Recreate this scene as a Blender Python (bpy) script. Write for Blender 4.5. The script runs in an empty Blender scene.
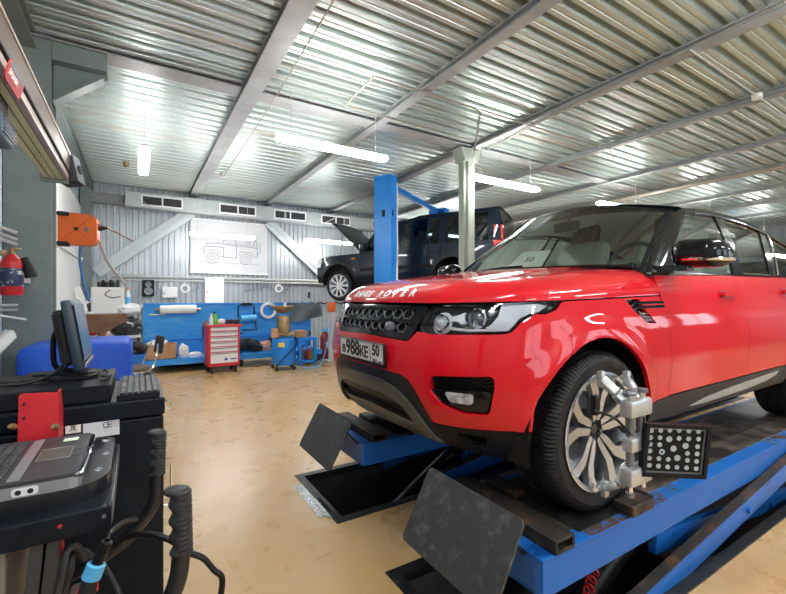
import bpy, bmesh, math, random
import numpy as np
from mathutils import Vector, Matrix
from mathutils.geometry import tessellate_polygon
rad = math.radians
SC = bpy.context.scene
COL = SC.collection

# ------------------------------------------------------------------ camera, sky, exposure
CAM_YAW, CAM_F, CAM_H = rad(31.6), 416.0, 1.40
cam_d = bpy.data.cameras.new('camera'); cam = bpy.data.objects.new('camera', cam_d); COL.objects.link(cam)
cam_d.sensor_width = 36.0; cam_d.lens = 36.0 * CAM_F / 786.0; cam_d.clip_start = 0.05
cam_d.shift_y = 1.0 / 786.0
cam.location = (0, 0, CAM_H); cam.rotation_euler = (rad(90), 0, -CAM_YAW)
SC.camera = cam
world = bpy.data.worlds.new('sky'); SC.world = world; world.use_nodes = True
world.node_tree.nodes['Background'].inputs[0].default_value = (0.80, 0.90, 1.0, 1)
world.node_tree.nodes['Background'].inputs[1].default_value = 2.2
SC.view_settings.view_transform = 'Standard'; SC.view_settings.look = 'None'
SC.view_settings.gamma = 1.0; SC.view_settings.use_curve_mapping = False
SC.view_settings.exposure = 0.66
TUBE_POWER = 42.0
def sky_portal(name, loc, rot, sx, sy, power):
    l = bpy.data.lights.new(name, 'AREA'); l.shape = 'RECTANGLE'; l.size = sx; l.size_y = sy; l.energy = power
    l.color = (0.95, 0.98, 1.0)
    o = bpy.data.objects.new(name, l); o.location = loc; o.rotation_euler = rot; COL.objects.link(o); return o
# daylight through the windows of the wall behind the camera
for wx in (1.2, 5.2, 9.2, 12.4, 15.6):
    sky_portal('window_daylight', (wx, -3.95, 2.0), (rad(90), 0, 0), 2.4, 1.7, 3)

# ------------------------------------------------------------------ helpers
_fw = Vector((math.sin(CAM_YAW), math.cos(CAM_YAW), 0)); _rt = Vector((math.cos(CAM_YAW), -math.sin(CAM_YAW), 0))
def _ray(px, py): return _fw + _rt * ((px - 393.0) / CAM_F) + Vector((0, 0, (298.0 - py) / CAM_F))
def atY(px, py, y): r = _ray(px, py); return Vector((0, 0, CAM_H)) + r * (y / r.y)
def atX(px, py, x): r = _ray(px, py); return Vector((0, 0, CAM_H)) + r * (x / r.x)
def atZ(px, py, z): r = _ray(px, py); return Vector((0, 0, CAM_H)) + r * ((z - CAM_H) / r.z)

def thing(name, label, cat, loc=(0, 0, 0), rotz=0, group=None):
    o = bpy.data.objects.new(name, None); COL.objects.link(o); o.empty_display_size = 0.1
    o.location = loc; o.rotation_euler = (0, 0, rotz)
    o['label'] = label; o['category'] = cat
    if group: o['group'] = group
    return o
def tag(o, label, cat, group=None, kind=None):
    o['label'] = label; o['category'] = cat
    if group: o['group'] = group
    if kind: o['kind'] = kind
    return o
def struct(o, label=None):
    o['kind'] = 'structure'
    if label: o['label'] = label
    return o
def kids(o): return [c for c in bpy.data.objects if c.parent == o]
def dup(root, loc=None, rotz=None, label=None, group=None):
    def rec(o, par):
        c = o.copy(); COL.objects.link(c)
        if par is not None: c.parent = par
        for k in kids(o): rec(k, c)
        return c
    src = list(bpy.data.objects)
    def rec2(o, par):
        c = o.copy(); COL.objects.link(c)
        if par is not None: c.parent = par
        for k in [x for x in src if x.parent == o]: rec2(k, c)
        return c
    c = rec2(root, None)
    if loc is not None: c.location = loc
    if rotz is not None: c.rotation_euler = (0, 0, rotz)
    if label: c['label'] = label
    if group: c['group'] = group
    return c

def catm(pts, n=8, closed=False):
    P = [Vector(p) for p in pts]
    if closed: P = [P[-1]] + P + P[:2]
    else: P = [2 * P[0] - P[1]] + P + [2 * P[-1] - P[-2]]
    out = []
    for i in range(1, len(P) - 2):
        a, b, c, d = P[i - 1:i + 3]
        for k in range(n):
            t = k / n
            out.append(0.5 * (2 * b + (c - a) * t + (2 * a - 5 * b + 4 * c - d) * t * t + (3 * b - a - 3 * c + d) * t ** 3))
    if not closed: out.append(P[-2].copy())
    return out
def rcorner(poly, r, n=5):
    out = []; N = len(poly)
    rs = r if isinstance(r, (list, tuple)) else [r] * N
    for i in range(N):
        a, b, c = (Vector((*poly[(i + k) % N], 0)).xy for k in (-1, 0, 1))
        q = rs[i]
        if q <= 0: out.append((b.x, b.y)); continue
        d1, d2 = (a - b), (c - b)
        q = min(q, d1.length * .49, d2.length * .49)
        p1 = b + d1.normalized() * q; p2 = b + d2.normalized() * q
        for k in range(n + 1):
            t = k / n
            p = p1 * (1 - t) ** 2 + b * 2 * t * (1 - t) + p2 * t * t
            out.append((p.x, p.y))
    return out
def circ(cx, cy, r, n=24, a0=0.0, a1=None):
    if a1 is None: return [(cx + r * math.cos(2 * math.pi * k / n), cy + r * math.sin(2 * math.pi * k / n)) for k in range(n)]
    return [(cx + r * math.cos(a0 + (a1 - a0) * k / n), cy + r * math.sin(a0 + (a1 - a0) * k / n)) for k in range(n + 1)]
def frame(o, x, y):
    x = Vector(x).normalized(); y = Vector(y); z = x.cross(y).normalized(); y = z.cross(x)
    M = Matrix.Identity(4)
    for k, v in enumerate((x, y, z)):
        for r in range(3): M[r][k] = v[r]
    M.translation = Vector(o); return M

class MB:
    def __init__(s): s.bm = bmesh.new(); s.mi = 0
    def _mark(s): return set(s.bm.faces)
    def _done(s, old):
        if s.mi:
            for f in s.bm.faces:
                if f not in old: f.material_index = s.mi
    def box(s, c, size, bev=0.0, M=None, seg=2):
        old = s._mark() if s.mi else None
        T = (M if M is not None else Matrix.Identity(4)) @ Matrix.Translation(c) @ Matrix.Diagonal((*size, 1))
        r = bmesh.ops.create_cube(s.bm, size=1.0, matrix=T)
        if bev > 0:
            es = list({e for v in r['verts'] for e in v.link_edges})
            bmesh.ops.bevel(s.bm, geom=es, offset=bev, segments=seg, profile=0.5, affect='EDGES', clamp_overlap=True)
        if s.mi: s._done(old)
        return s
    def box2(s, a, b, bev=0.0, M=None):
        a, b = Vector(a), Vector(b)
        return s.box((a + b) / 2, [abs(b[i] - a[i]) for i in range(3)], bev, M)
    def bar(s, p0, p1, w, h, bev=0.0, up=(0, 0, 1)):
        p0, p1 = Vector(p0), Vector(p1); d = p1 - p0
        up = Vector(up)
        if abs(d.normalized().dot(up)) > .99: up = Vector((1, 0, 0))
        side = d.cross(up)
        M = frame((p0 + p1) / 2, d, up)
        return s.box((0, 0, 0), (d.length, h, w), bev, M)
    def cyl(s, p0, p1, r, r2=None, seg=16):
        return s.lathe([(0, 0), (r, 0), (r if r2 is None else r2, (Vector(p1) - Vector(p0)).length), (0, (Vector(p1) - Vector(p0)).length)], p0, Vector(p1) - Vector(p0), seg)
    def lathe(s, prof, o, axis=(0, 0, 1), seg=24, closed=False):
        old = s._mark() if s.mi else None
        z = Vector(axis).normalized(); x = z.orthogonal().normalized(); y = z.cross(x); o = Vector(o)
        rings = []
        for r, h in prof:
            if r < 1e-6: rings.append([s.bm.verts.new(o + z * h)])
            else: rings.append([s.bm.verts.new(o + z * h + (x * math.cos(2 * math.pi * k / seg) + y * math.sin(2 * math.pi * k / seg)) * r) for k in range(seg)])
        prs = list(zip(rings[:-1], rings[1:])) + ([(rings[-1], rings[0])] if closed else [])
        for A, B in prs:
            for k in range(seg):
                k2 = (k + 1) % seg
                q = [A[k % len(A)], A[k2 % len(A)], B[k2 % len(B)], B[k % len(B)]]
                u = []
                for v in q:
                    if v not in u: u.append(v)
                if len(u) > 2:
                    try: s.bm.faces.new(u)
                    except ValueError: pass
        if s.mi: s._done(old)
        return s
    def tube(s, pts, r, seg=8, smooth=0, closed=False, caps=True):
        old = s._mark() if s.mi else None
        P = catm(pts, smooth, closed) if smooth else [Vector(p) for p in pts]
        n = len(P); rings = []
        prev = None
        for i in range(n):
            a = P[(i - 1) % n] if (closed or i > 0) else P[i]; b = P[(i + 1) % n] if (closed or i < n - 1) else P[i]
            t = (b - a).normalized()
            if prev is None: x = t.orthogonal().normalized()
            else: x = (prev - t * prev.dot(t)); x = x.normalized() if x.length > 1e-6 else t.orthogonal().normalized()
            prev = x; y = t.cross(x)
            rr = r[i * len(r) // n] if isinstance(r, (list, tuple)) else r
            rings.append([s.bm.verts.new(P[i] + (x * math.cos(2 * math.pi * k / seg) + y * math.sin(2 * math.pi * k / seg)) * rr) for k in range(seg)])
        for i in range(n if closed else n - 1):
            A, B = rings[i], rings[(i + 1) % n]
            for k in range(seg): s.bm.faces.new((A[k], A[(k + 1) % seg], B[(k + 1) % seg], B[k]))
        if caps and not closed:
            s.bm.faces.new(rings[0][::-1]); s.bm.faces.new(rings[-1])
        if s.mi: s._done(old)
        return s
    def prism(s, poly, M, depth, holes=()):
        """polygon in the local XY plane of M, from z=0 to z=depth"""
        old = s._mark() if s.mi else None
        loops = [list(poly)] + [list(h) for h in holes]
        V3 = [[Vector((x, y, 0)) for x, y in L] for L in loops]
        tris = tessellate_polygon(V3)
        flat = [v for L in V3 for v in L]
        lo = [s.bm.verts.new(M @ v) for v in flat]; hi = [s.bm.verts.new(M @ (v + Vector((0, 0, depth)))) for v in flat]
        if not holes:
            s.bm.faces.new(lo[::-1]); s.bm.faces.new(hi)
        else:
            for t in tris:
                try: s.bm.faces.new([lo[i] for i in t][::-1]); s.bm.faces.new([hi[i] for i in t])
                except ValueError: pass
        k0 = 0
        for L in loops:
            n = len(L)
            for k in range(n):
                a, b = k0 + k, k0 + (k + 1) % n
                s.bm.faces.new((lo[a], lo[b], hi[b], hi[a]))
            k0 += n
        if s.mi: s._done(old)
        return s
    def grid(s, fn, nu, nv):
        old = s._mark() if s.mi else None
        V = [[s.bm.verts.new(fn(i / nu, j / nv)) for j in range(nv + 1)] for i in range(nu + 1)]
        for i in range(nu):
            for j in range(nv):
                u = []
                for v in (V[i][j], V[i + 1][j], V[i + 1][j + 1], V[i][j + 1]): u.append(v)
                try: s.bm.faces.new(u)
                except ValueError: pass
        if s.mi: s._done(old)
        return s
    def ball(s, c, r, sx=1, sy=1, sz=1, seg=16, M=None):
        old = s._mark() if s.mi else None
        T = (M if M is not None else Matrix.Identity(4)) @ Matrix.Translation(c) @ Matrix.Diagonal((sx, sy, sz, 1))
        bmesh.ops.create_uvsphere(s.bm, u_segments=seg, v_segments=max(6, seg // 2), radius=r, matrix=T)
        if s.mi: s._done(old)
        return s
    def text(s, txt, size, M, depth=0.002, align='CENTER', bold=0.0, mapf=None):
        old = s._mark() if s.mi else None
        cu = bpy.data.curves.new('t', 'FONT'); cu.body = txt; cu.size = size; cu.align_x = align; cu.align_y = 'CENTER'
        cu.extrude = depth / 2; cu.offset = bold; cu.resolution_u = 3
        o = bpy.data.objects.new('t', cu); COL.objects.link(o); bpy.context.view_layer.update()
        me = bpy.data.meshes.new_from_object(o.evaluated_get(bpy.context.evaluated_depsgraph_get()))
        bpy.data.objects.remove(o); bpy.data.curves.remove(cu)
        for v in me.vertices:
            v.co = (mapf(v.co) if mapf else M @ v.co)
        s.bm.from_mesh(me); bpy.data.meshes.remove(me)
        if s.mi: s._done(old)
        return s
    def build(s, name, mats, parent=None, smooth=35, recalc=True, loc=None):
        if recalc: bmesh.ops.recalc_face_normals(s.bm, faces=s.bm.faces)
        me = bpy.data.meshes.new(name); s.bm.to_mesh(me); s.bm.free()
        for m in (mats if isinstance(mats, (list, tuple)) else [mats]): me.materials.append(m)
        if smooth:
            me.polygons.foreach_set('use_smooth', [True] * len(me.polygons))
            if smooth < 180: me.set_sharp_from_angle(angle=rad(smooth))
        o = bpy.data.objects.new(name, me); COL.objects.link(o)
        if parent is not None: o.parent = parent
        if loc is not None: o.location = loc
        return o

# ------------------------------------------------------------------ materials (all procedural)
def _nodes(name):
    m = bpy.data.materials.new(name); m.use_nodes = True
    nt = m.node_tree; return m, nt, nt.nodes['Principled BSDF']
def mat(name, col, rough=0.5, metal=0.0, var=0.0, scale=6.0, col2=None, bump=0.0, bscale=60.0, coat=0.0, spec=0.5, rvar=0.0, thresh=None, stretch=None):
    """base colour with an optional noise blend to col2 (dirt, wear), optional bump"""
    m, nt, b = _nodes(name)
    b.inputs['Roughness'].default_value = rough; b.inputs['Metallic'].default_value = metal
    b.inputs['Coat Weight'].default_value = coat; b.inputs['Coat Roughness'].default_value = 0.04
    b.inputs['Specular IOR Level'].default_value = spec
    c = (*col, 1)
    b.inputs['Base Color'].default_value = c
    tc = nt.nodes.new('ShaderNodeTexCoord')
    src = tc.outputs['Object']
    if stretch:
        mp = nt.nodes.new('ShaderNodeMapping'); mp.inputs['Scale'].default_value = stretch
        nt.links.new(src, mp.inputs[0]); src = mp.outputs[0]
    if var > 0 or col2 is not None:
        n = nt.nodes.new('ShaderNodeTexNoise'); n.inputs['Scale'].default_value = scale; n.inputs['Detail'].default_value = 6; n.inputs['Roughness'].default_value = 0.65
        nt.links.new(src, n.inputs['Vector'])
        r = nt.nodes.new('ShaderNodeValToRGB')
        lo, hi = thresh or (0.35, 0.7)
        r.color_ramp.elements[0].position = lo; r.color_ramp.elements[1].position = hi
        if col2 is None:
            col2 = tuple(min(1, x * (1 + var) + var * .02) for x in col); c = (*[x * (1 - var) for x in col], 1)
        r.color_ramp.elements[0].color = c; r.color_ramp.elements[1].color = (*col2, 1)
        nt.links.new(n.outputs['Fac'], r.inputs[0]); nt.links.new(r.outputs[0], b.inputs['Base Color'])
        if rvar:
            mr = nt.nodes.new('ShaderNodeMapRange'); mr.inputs[3].default_value = max(0, rough - rvar); mr.inputs[4].default_value = rough + rvar
            nt.links.new(n.outputs['Fac'], mr.inputs[0]); nt.links.new(mr.outputs[0], b.inputs['Roughness'])
    if bump > 0:
        n2 = nt.nodes.new('ShaderNodeTexNoise'); n2.inputs['Scale'].default_value = bscale; n2.inputs['Detail'].default_value = 4
        nt.links.new(src, n2.inputs['Vector'])
        bp = nt.nodes.new('ShaderNodeBump'); bp.inputs['Strength'].default_value = bump; bp.inputs['Distance'].default_value = 0.01
        nt.links.new(n2.outputs['Fac'], bp.inputs['Height']); nt.links.new(bp.outputs[0], b.inputs['Normal'])
    return m
def emit(name, col, power):
    m, nt, b = _nodes(name)
    b.inputs['Base Color'].default_value = (*col, 1); b.inputs['Emission Color'].default_value = (*col, 1); b.inputs['Emission Strength'].default_value = power
    return m
def glass(name, tint, rough=0.0, ior=1.5, extra=0.0):
    m, nt, b = _nodes(name); nt.nodes.remove(b)
    out = nt.nodes['Material Output']
    t = nt.nodes.new('ShaderNodeBsdfTransparent'); t.inputs[0].default_value = (*tint, 1)
    g = nt.nodes.new('ShaderNodeBsdfGlossy'); g.inputs['Roughness'].default_value = rough; g.inputs[0].default_value = (1, 1, 1, 1)
    f = nt.nodes.new('ShaderNodeFresnel'); f.inputs[0].default_value = ior
    mx = nt.nodes.new('ShaderNodeMixShader')
    ad = nt.nodes.new('ShaderNodeMath'); ad.operation = 'ADD'; ad.inputs[1].default_value = extra; ad.use_clamp = True
    nt.links.new(f.outputs[0], ad.inputs[0]); nt.links.new(ad.outputs[0], mx.inputs[0])
    nt.links.new(t.outputs[0], mx.inputs[1]); nt.links.new(g.outputs[0], mx.inputs[2]); nt.links.new(mx.outputs[0], out.inputs[0])
    return m
M = {}
M['red'] = mat('red_car_paint', (0.66, 0.008, 0.018), 0.5, 0.0, coat=1.0, spec=0.05)
M['black_gloss'] = mat('black_gloss', (0.004, 0.005, 0.007), 0.10, coat=0.0, spec=.5)
M['black_plastic'] = mat('black_plastic', (0.006, 0.007, 0.009), 0.5, spec=0.25)
M['grey_plastic'] = mat('grey_plastic', (0.015, 0.017, 0.020), 0.42, spec=0.3)
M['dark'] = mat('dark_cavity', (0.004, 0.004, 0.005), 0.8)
M['rubber'] = mat('tyre_rubber', (0.009, 0.010, 0.011), 0.5, spec=.3, col2=(0.05, 0.052, 0.055), scale=7, thresh=(0.5, 0.85), bump=0.15, bscale=120)
M['silver'] = mat('machined_silver', (0.60, 0.64, 0.70), 0.24, 0.85)
M['alloy_grey'] = mat('alloy_grey', (0.22, 0.24, 0.27), 0.35, 0.6)
M['chrome'] = mat('chrome', (0.85, 0.86, 0.88), 0.07, 1.0)
M['white_metal'] = mat('white_metal', (0.80, 0.81, 0.82), 0.35)
M['lens'] = glass('lamp_lens', (0.95, 0.97, 1.0), 0.02, 1.5)
M['screen_glass'] = glass('windscreen_glass', (0.84, 0.97, 0.90), 0.0, 1.5, 0.05)
M['side_glass'] = glass('side_glass', (0.70, 0.80, 0.76), 0.0, 1.5, 0.04)
M['dark_glass'] = glass('dark_glass', (0.10, 0.13, 0.14), 0.0, 1.5, 0.05)
M['navy'] = mat('navy_car_paint', (0.003, 0.009, 0.022), 0.3, 0.0, coat=0.5, spec=.3, col2=(0.006, 0.014, 0.030), scale=3)
M['blue'] = mat('blue_lift_paint', (0.010, 0.13, 0.50), 0.38, col2=(0.02, 0.19, 0.58), scale=3.5, thresh=(0.3, 0.75))
M['blue_worn'] = mat('worn_blue_paint', (0.010, 0.14, 0.52), 0.42, col2=(0.085, 0.045, 0.025), scale=4.0, thresh=(0.62, 0.70))
M['lift_blue'] = mat('bright_blue_paint', (0.012, 0.22, 0.72), 0.35, col2=(0.02, 0.28, 0.80), scale=2)
M['bench_blue'] = mat('bench_blue_paint', (0.015, 0.30, 0.80), 0.4, col2=(0.16, 0.46, 0.84), scale=2.6, thresh=(0.48, 0.85), stretch=(1, 1, 5))
M['tarp'] = mat('blue_cover_fabric', (0.006, 0.070, 0.58), 0.6, col2=(0.012, 0.12, 0.72), scale=2.5, bump=0.25, bscale=12)
M['rust'] = mat('rusty_steel', (0.030, 0.026, 0.024), 0.6, 0.3, col2=(0.16, 0.075, 0.035), scale=9, thresh=(0.5, 0.72), bump=0.3, bscale=40)
M['black_steel'] = mat('greasy_black_steel', (0.020, 0.021, 0.022), 0.42, 0.4, col2=(0.12, 0.12, 0.115), scale=10, thresh=(0.55, 0.85), bump=0.25, bscale=35)
M['deck_steel'] = mat('dirty_deck_plate', (0.040, 0.032, 0.027), 0.38, 0.2, col2=(0.26, 0.21, 0.17), scale=5, thresh=(0.42, 0.72), bump=0.35, bscale=25)
M['flap'] = mat('scratched_flap_plate', (0.055, 0.060, 0.060), 0.5, 0.2, col2=(0.20, 0.21, 0.20), scale=16, thresh=(0.52, 0.85), bump=0.2, bscale=70)
M['galv'] = mat('galvanised_steel', (0.46, 0.50, 0.50), 0.42, 0.6, var=0.12, scale=3)
M['beam'] = mat('painted_grey_steel', (0.33, 0.35, 0.35), 0.45, 0.1, var=0.15, scale=4)
M['green_grey'] = mat('green_grey_column_paint', (0.22, 0.27, 0.26), 0.5, 0.0, var=0.10, scale=4)
M['column'] = mat('column_paint', (0.30, 0.34, 0.29), 0.42, 0.0, var=0.08, scale=4)
M['console'] = mat('black_console_metal', (0.003, 0.006, 0.011), 0.42, 0.0, col2=(0.018, 0.024, 0.033), scale=5, thresh=(0.5, 0.85), bump=0.05, bscale=300, spec=.22)
M['screen'] = mat('monitor_screen', (0.10, 0.17, 0.24), 0.25)
M['key'] = mat('key_grey', (0.035, 0.037, 0.04), 0.45, col2=(0.12, 0.12, 0.12), scale=20, thresh=(0.5, 0.8))
M['laptop'] = mat('laptop_grey', (0.045, 0.05, 0.056), 0.38, 0.2, col2=(0.13, 0.13, 0.13), scale=8, thresh=(0.5, 0.85))
M['laptop_side'] = mat('laptop_silver_edge', (0.33, 0.35, 0.38), 0.35, 0.5)
M['red_metal'] = mat('red_painted_metal', (0.62, 0.022, 0.030), 0.4)
M['orange'] = mat('orange_plastic', (0.80, 0.15, 0.022), 0.42, var=0.08, scale=4)
M['white'] = mat('white_paint', (0.80, 0.81, 0.80), 0.5)
M['paper'] = mat('paper', (0.82, 0.82, 0.80), 0.8)
M['cardboard'] = mat('cardboard', (0.50, 0.28, 0.14), 0.8, var=0.15, scale=8)
M['brown'] = mat('brown_grimy_metal', (0.16, 0.085, 0.045), 0.5, 0.2, var=0.3, scale=6)
M['brass'] = mat('oily_brass', (0.35, 0.25, 0.12), 0.4, 0.5, var=0.3, scale=9)
M['tan'] = mat('anodised_bronze', (0.15, 0.10, 0.075), 0.42, 0.45)
M['tan_light'] = mat('bright_aluminium_edge', (0.62, 0.53, 0.45), 0.35, 0.6)
M['lime'] = mat('pale_green_strip', (0.74, 0.86, 0.62), 0.5)
M['cable'] = mat('black_cable', (0.008, 0.009, 0.010), 0.38, spec=.35)
M['conduit'] = mat('grey_conduit', (0.55, 0.56, 0.55), 0.45)
M['pipe'] = mat('dull_pipe', (0.36, 0.33, 0.28), 0.4, 0.4)
M['skin'] = mat('skin', (0.55, 0.30, 0.22), 0.5)
M['cloth_dark'] = mat('dark_workwear', (0.020, 0.026, 0.032), 0.85, var=0.3, scale=12, bump=0.3, bscale=20)
M['hair'] = mat('dark_hair', (0.012, 0.009, 0.008), 0.6)
M['tail_red'] = mat('red_tail_lens', (0.75, 0.03, 0.03), 0.15, coat=1)
M['amber'] = mat('amber_lens', (0.9, 0.30, 0.04), 0.2, coat=1)
M['leather'] = mat('pale_leather', (0.74, 0.73, 0.66), 0.5)
M['cabin'] = mat('dark_cabin_trim', (0.025, 0.026, 0.027), 0.6)
M['clear_bag'] = mat('white_plastic_bag', (0.75, 0.78, 0.80), 0.3, bump=0.6, bscale=14)
M['dark_bag'] = mat('black_plastic_bag', (0.03, 0.033, 0.037), 0.2, bump=0.8, bscale=14)
M['grey_fabric'] = mat('grey_cover', (0.22, 0.25, 0.27), 0.6, var=0.2, scale=8)
M['green'] = mat('green_bottle', (0.10, 0.45, 0.05), 0.35)
M['sticker'] = mat('silver_sticker', (0.62, 0.65, 0.70), 0.4)
M['ink'] = mat('black_ink', (0.01, 0.01, 0.012), 0.6)
M['sky_blue'] = mat('light_blue_plastic', (0.10, 0.45, 0.80), 0.4)
M['violet'] = mat('violet_tint', (0.30, 0.05, 0.45), 0.4)
M['tube'] = emit('lit_tube', (1.0, 0.985, 0.97), TUBE_POWER)
M['lamp_white'] = mat('lamp_reflector_white', (0.90, 0.92, 0.95), 0.2, 0.0)
M['tray_black'] = mat('glossy_black_tray', (.012, .014, .018), .28, col2=(.10, .10, .10), scale=9, thresh=(.58, .85))
M['alloy_dark'] = mat('dark_grey_metal', (.07, .07, .072), .45, .2)
M['cable_satin'] = mat('satin_black_tube', (.010, .012, .016), .3)
M['pod_blue'] = mat('slate_blue_plastic', (.10, .15, .22), .4)
M['monitor_shell'] = mat('monitor_shell', (.022, .035, .052), .4)
# ------------------------------------------------------------------ the hall
XL, XR, YB, YF, ZC = -1.0, 18.0, 10.6, -4.0, 3.80
def floor_mat():
    m, nt, b = _nodes('epoxy_floor')
    L = nt.links.new; N = nt.nodes.new
    tc = N('ShaderNodeTexCoord')
    def noise(sc, det=6, ro=.6, off=(0, 0, 0), st=(1, 1, 1)):
        mp = N('ShaderNodeMapping'); mp.inputs['Location'].default_value = off; mp.inputs['Scale'].default_value = st
        L(tc.outputs['Object'], mp.inputs[0])
        n = N('ShaderNodeTexNoise'); n.inputs['Scale'].default_value = sc; n.inputs['Detail'].default_value = det; n.inputs['Roughness'].default_value = ro
        L(mp.outputs[0], n.inputs['Vector']); return n.outputs['Fac']
    def ramp(s, a, c0, bb, c1):
        r = N('ShaderNodeValToRGB'); r.color_ramp.elements[0].position = a; r.color_ramp.elements[1].position = bb
        r.color_ramp.elements[0].color = (*c0, 1); r.color_ramp.elements[1].color = (*c1, 1); L(s, r.inputs[0]); return r.outputs[0]
    def mix(f, a, c):
        x = N('ShaderNodeMix'); x.data_type = 'RGBA'; L(f, x.inputs[0]); L(a, x.inputs[6])
        if hasattr(c, 'is_output'): L(c, x.inputs[7])
        else: x.inputs[7].default_value = (*c, 1)
        return x.outputs[2]
    base = ramp(noise(0.55, 5), .25, (0.47, 0.25, 0.080), .75, (0.62, 0.43, 0.20))
    f1 = ramp(noise(1.4, 8, .7, (3, 1, 0)), .38, (0, 0, 0), .88, (.6, .6, .6))
    c1 = mix(f1, base, (0.70, 0.57, 0.37))
    f2 = ramp(noise(1.5, 9, .72, (7, 2, 0), (1, 1.6, 1)), .52, (0, 0, 0), .90, (.6, .6, .6))
    c2 = mix(f2, c1, (0.40, 0.19, 0.05))
    f3 = ramp(noise(11, 9, .75, (1, 9, 0)), .60, (0, 0, 0), .78, (.45, .45, .45))
    c3 = mix(f3, c2, (0.30, 0.20, 0.11))
    f4 = ramp(noise(38, 4, .6, (5, 5, 0)), .70, (0, 0, 0), .76, (.8, .8, .8))
    c4 = mix(f4, c3, (0.14, 0.095, 0.06))
    L(c4, b.inputs['Base Color'])
    rr = ramp(noise(5.0, 3, .5, (2, 8, 0)), .2, (.24, .24, .24), .8, (.34, .34, .34)); L(rr, b.inputs['Roughness'])
    bp = N('ShaderNodeBump'); bp.inputs['Strength'].default_value = 0.12; bp.inputs['Distance'].default_value = 0.01
    L(noise(9, 6), bp.inputs['Height']); L(bp.outputs[0], b.inputs['Normal'])
    return m
M['floor'] = floor_mat()
M['deck'] = mat('galvanised_roof_deck', (0.58, 0.66, 0.63), 0.34, 0.65, col2=(0.56, 0.50, 0.42), scale=0.5, thresh=(0.54, 0.74), stretch=(1, 6, 1), rvar=.08)
M['wall_sheet'] = mat('grey_wall_sheet', (0.42, 0.46, 0.49), 0.36, 0.45, var=0.08, scale=2.0)
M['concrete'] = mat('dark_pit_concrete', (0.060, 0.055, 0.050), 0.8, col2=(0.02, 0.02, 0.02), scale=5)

PITS = [(1.13, 1.00, 7.2, 1.77), (1.11, 2.43, 7.2, 3.14)]
PD = 0.62
b = MB()
holes = [[(x0, y0), (x0, y1), (x1, y1), (x1, y0)] for x0, y0, x1, y1 in PITS]
b.prism([(XL - .1, YF - .1), (XR + .1, YF - .1), (XR + .1, YB + .1), (XL - .1, YB + .1)], Matrix.Translation((0, 0, -0.01)), 0.01, holes)
struct(b.build('floor', M['floor'], smooth=0), 'tan epoxy floor with brown stains and two lift pits')
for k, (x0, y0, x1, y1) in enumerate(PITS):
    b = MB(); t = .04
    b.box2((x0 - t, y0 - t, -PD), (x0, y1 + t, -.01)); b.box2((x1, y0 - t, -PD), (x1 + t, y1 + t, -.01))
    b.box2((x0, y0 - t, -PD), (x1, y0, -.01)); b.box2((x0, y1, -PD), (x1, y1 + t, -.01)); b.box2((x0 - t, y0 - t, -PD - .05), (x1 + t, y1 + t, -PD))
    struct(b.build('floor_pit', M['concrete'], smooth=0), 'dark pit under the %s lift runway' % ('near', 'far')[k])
    b = MB(); w = .055
    for a, c in (((x0 - w, y0 - w), (x0 + .004, y1 + w)), ((x1 - .004, y0 - w), (x1 + w, y1 + w)), ((x0, y0 - w), (x1, y0 + .004)), ((x0, y1 - .004), (x1, y1 + w))):
        b.box2((*a, -.05), (*c, .006), .002)
    struct(b.build('trim_%d' % (k + 1), M['black_steel'], smooth=0), 'steel edge frame around the %s lift pit' % ('near', 'far')[k])

def corrugated(name, L, W, pitch, h, fl, Mx, m, t=0.0, label=None):
    """trapezoid sheet: ribs run along local x (length L), profile along local y, height along local z"""
    prof = []; n = int(math.ceil(W / pitch))
    s = pitch * .1
    for k in range(n):
        y = k * pitch
        prof += [(y, 0), (y + pitch * fl, 0), (y + pitch * fl + s, h), (y + pitch - s, h)]
        
    prof.append((n * pitch, 0))
    b = MB(); V = []
    for x in (0, L): V.append([b.bm.verts.new(Mx @ Vector((x, min(y, W), z))) for y, z in prof])
    for i in range(len(prof) - 1): b.bm.faces.new((V[0][i], V[1][i], V[1][i + 1], V[0][i + 1]))
    o = b.build(name, m, smooth=0, recalc=False); struct(o, label); return o
# roof deck: ribs along X; small stiffening grooves come with the narrow flanges
def roof_deck():
    p, h = .1875, .075
    prof = []; y = YF
    while y < YB:
        prof += [(y, 0), (y + .042, 0), (y + .048, .012), (y + .060, .012), (y + .066, 0), (y + .108, 0), (y + .124, h), (y + .1715, h)]
        y += p
    b = MB(); V = []
    for x in (XL, 6.0, 12.0, XR): V.append([b.bm.verts.new((x, min(yy, YB), ZC + z)) for yy, z in prof])
    for q in range(3):
        for i in range(len(prof) - 1): b.bm.faces.new((V[q][i], V[q][i + 1], V[q + 1][i + 1], V[q + 1][i]))
    struct(b.build('ceiling', M['deck'], smooth=0, recalc=False), 'corrugated galvanised steel roof deck')
    b = MB(); b.box2((XL, YF, ZC + .09), (XR, YB, ZC + .2)); struct(b.build('ceiling_insulation', M['dark'], smooth=0))
roof_deck()
# walls
corrugated('wall_back', ZC + .1, XR - XL, .115, .024, .45, frame((XL, YB, 0), (0, 0, 1), (1, 0, 0)), M['wall_sheet'], label='grey corrugated sheet wall at the back')
corrugated('wall_left', ZC + .1, YB - YF, .115, .024, .45, frame((XL, YF, 0), (0, 0, 1), (0, 1, 0)), M['wall_sheet'], label='grey corrugated sheet wall on the left')
corrugated('wall_right', ZC + .1, YB - YF, .115, .024, .45, frame((XR, YB, 0), (0, 0, 1), (0, -1, 0)), M['wall_sheet'], label='grey corrugated wall at the far right end')
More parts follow.
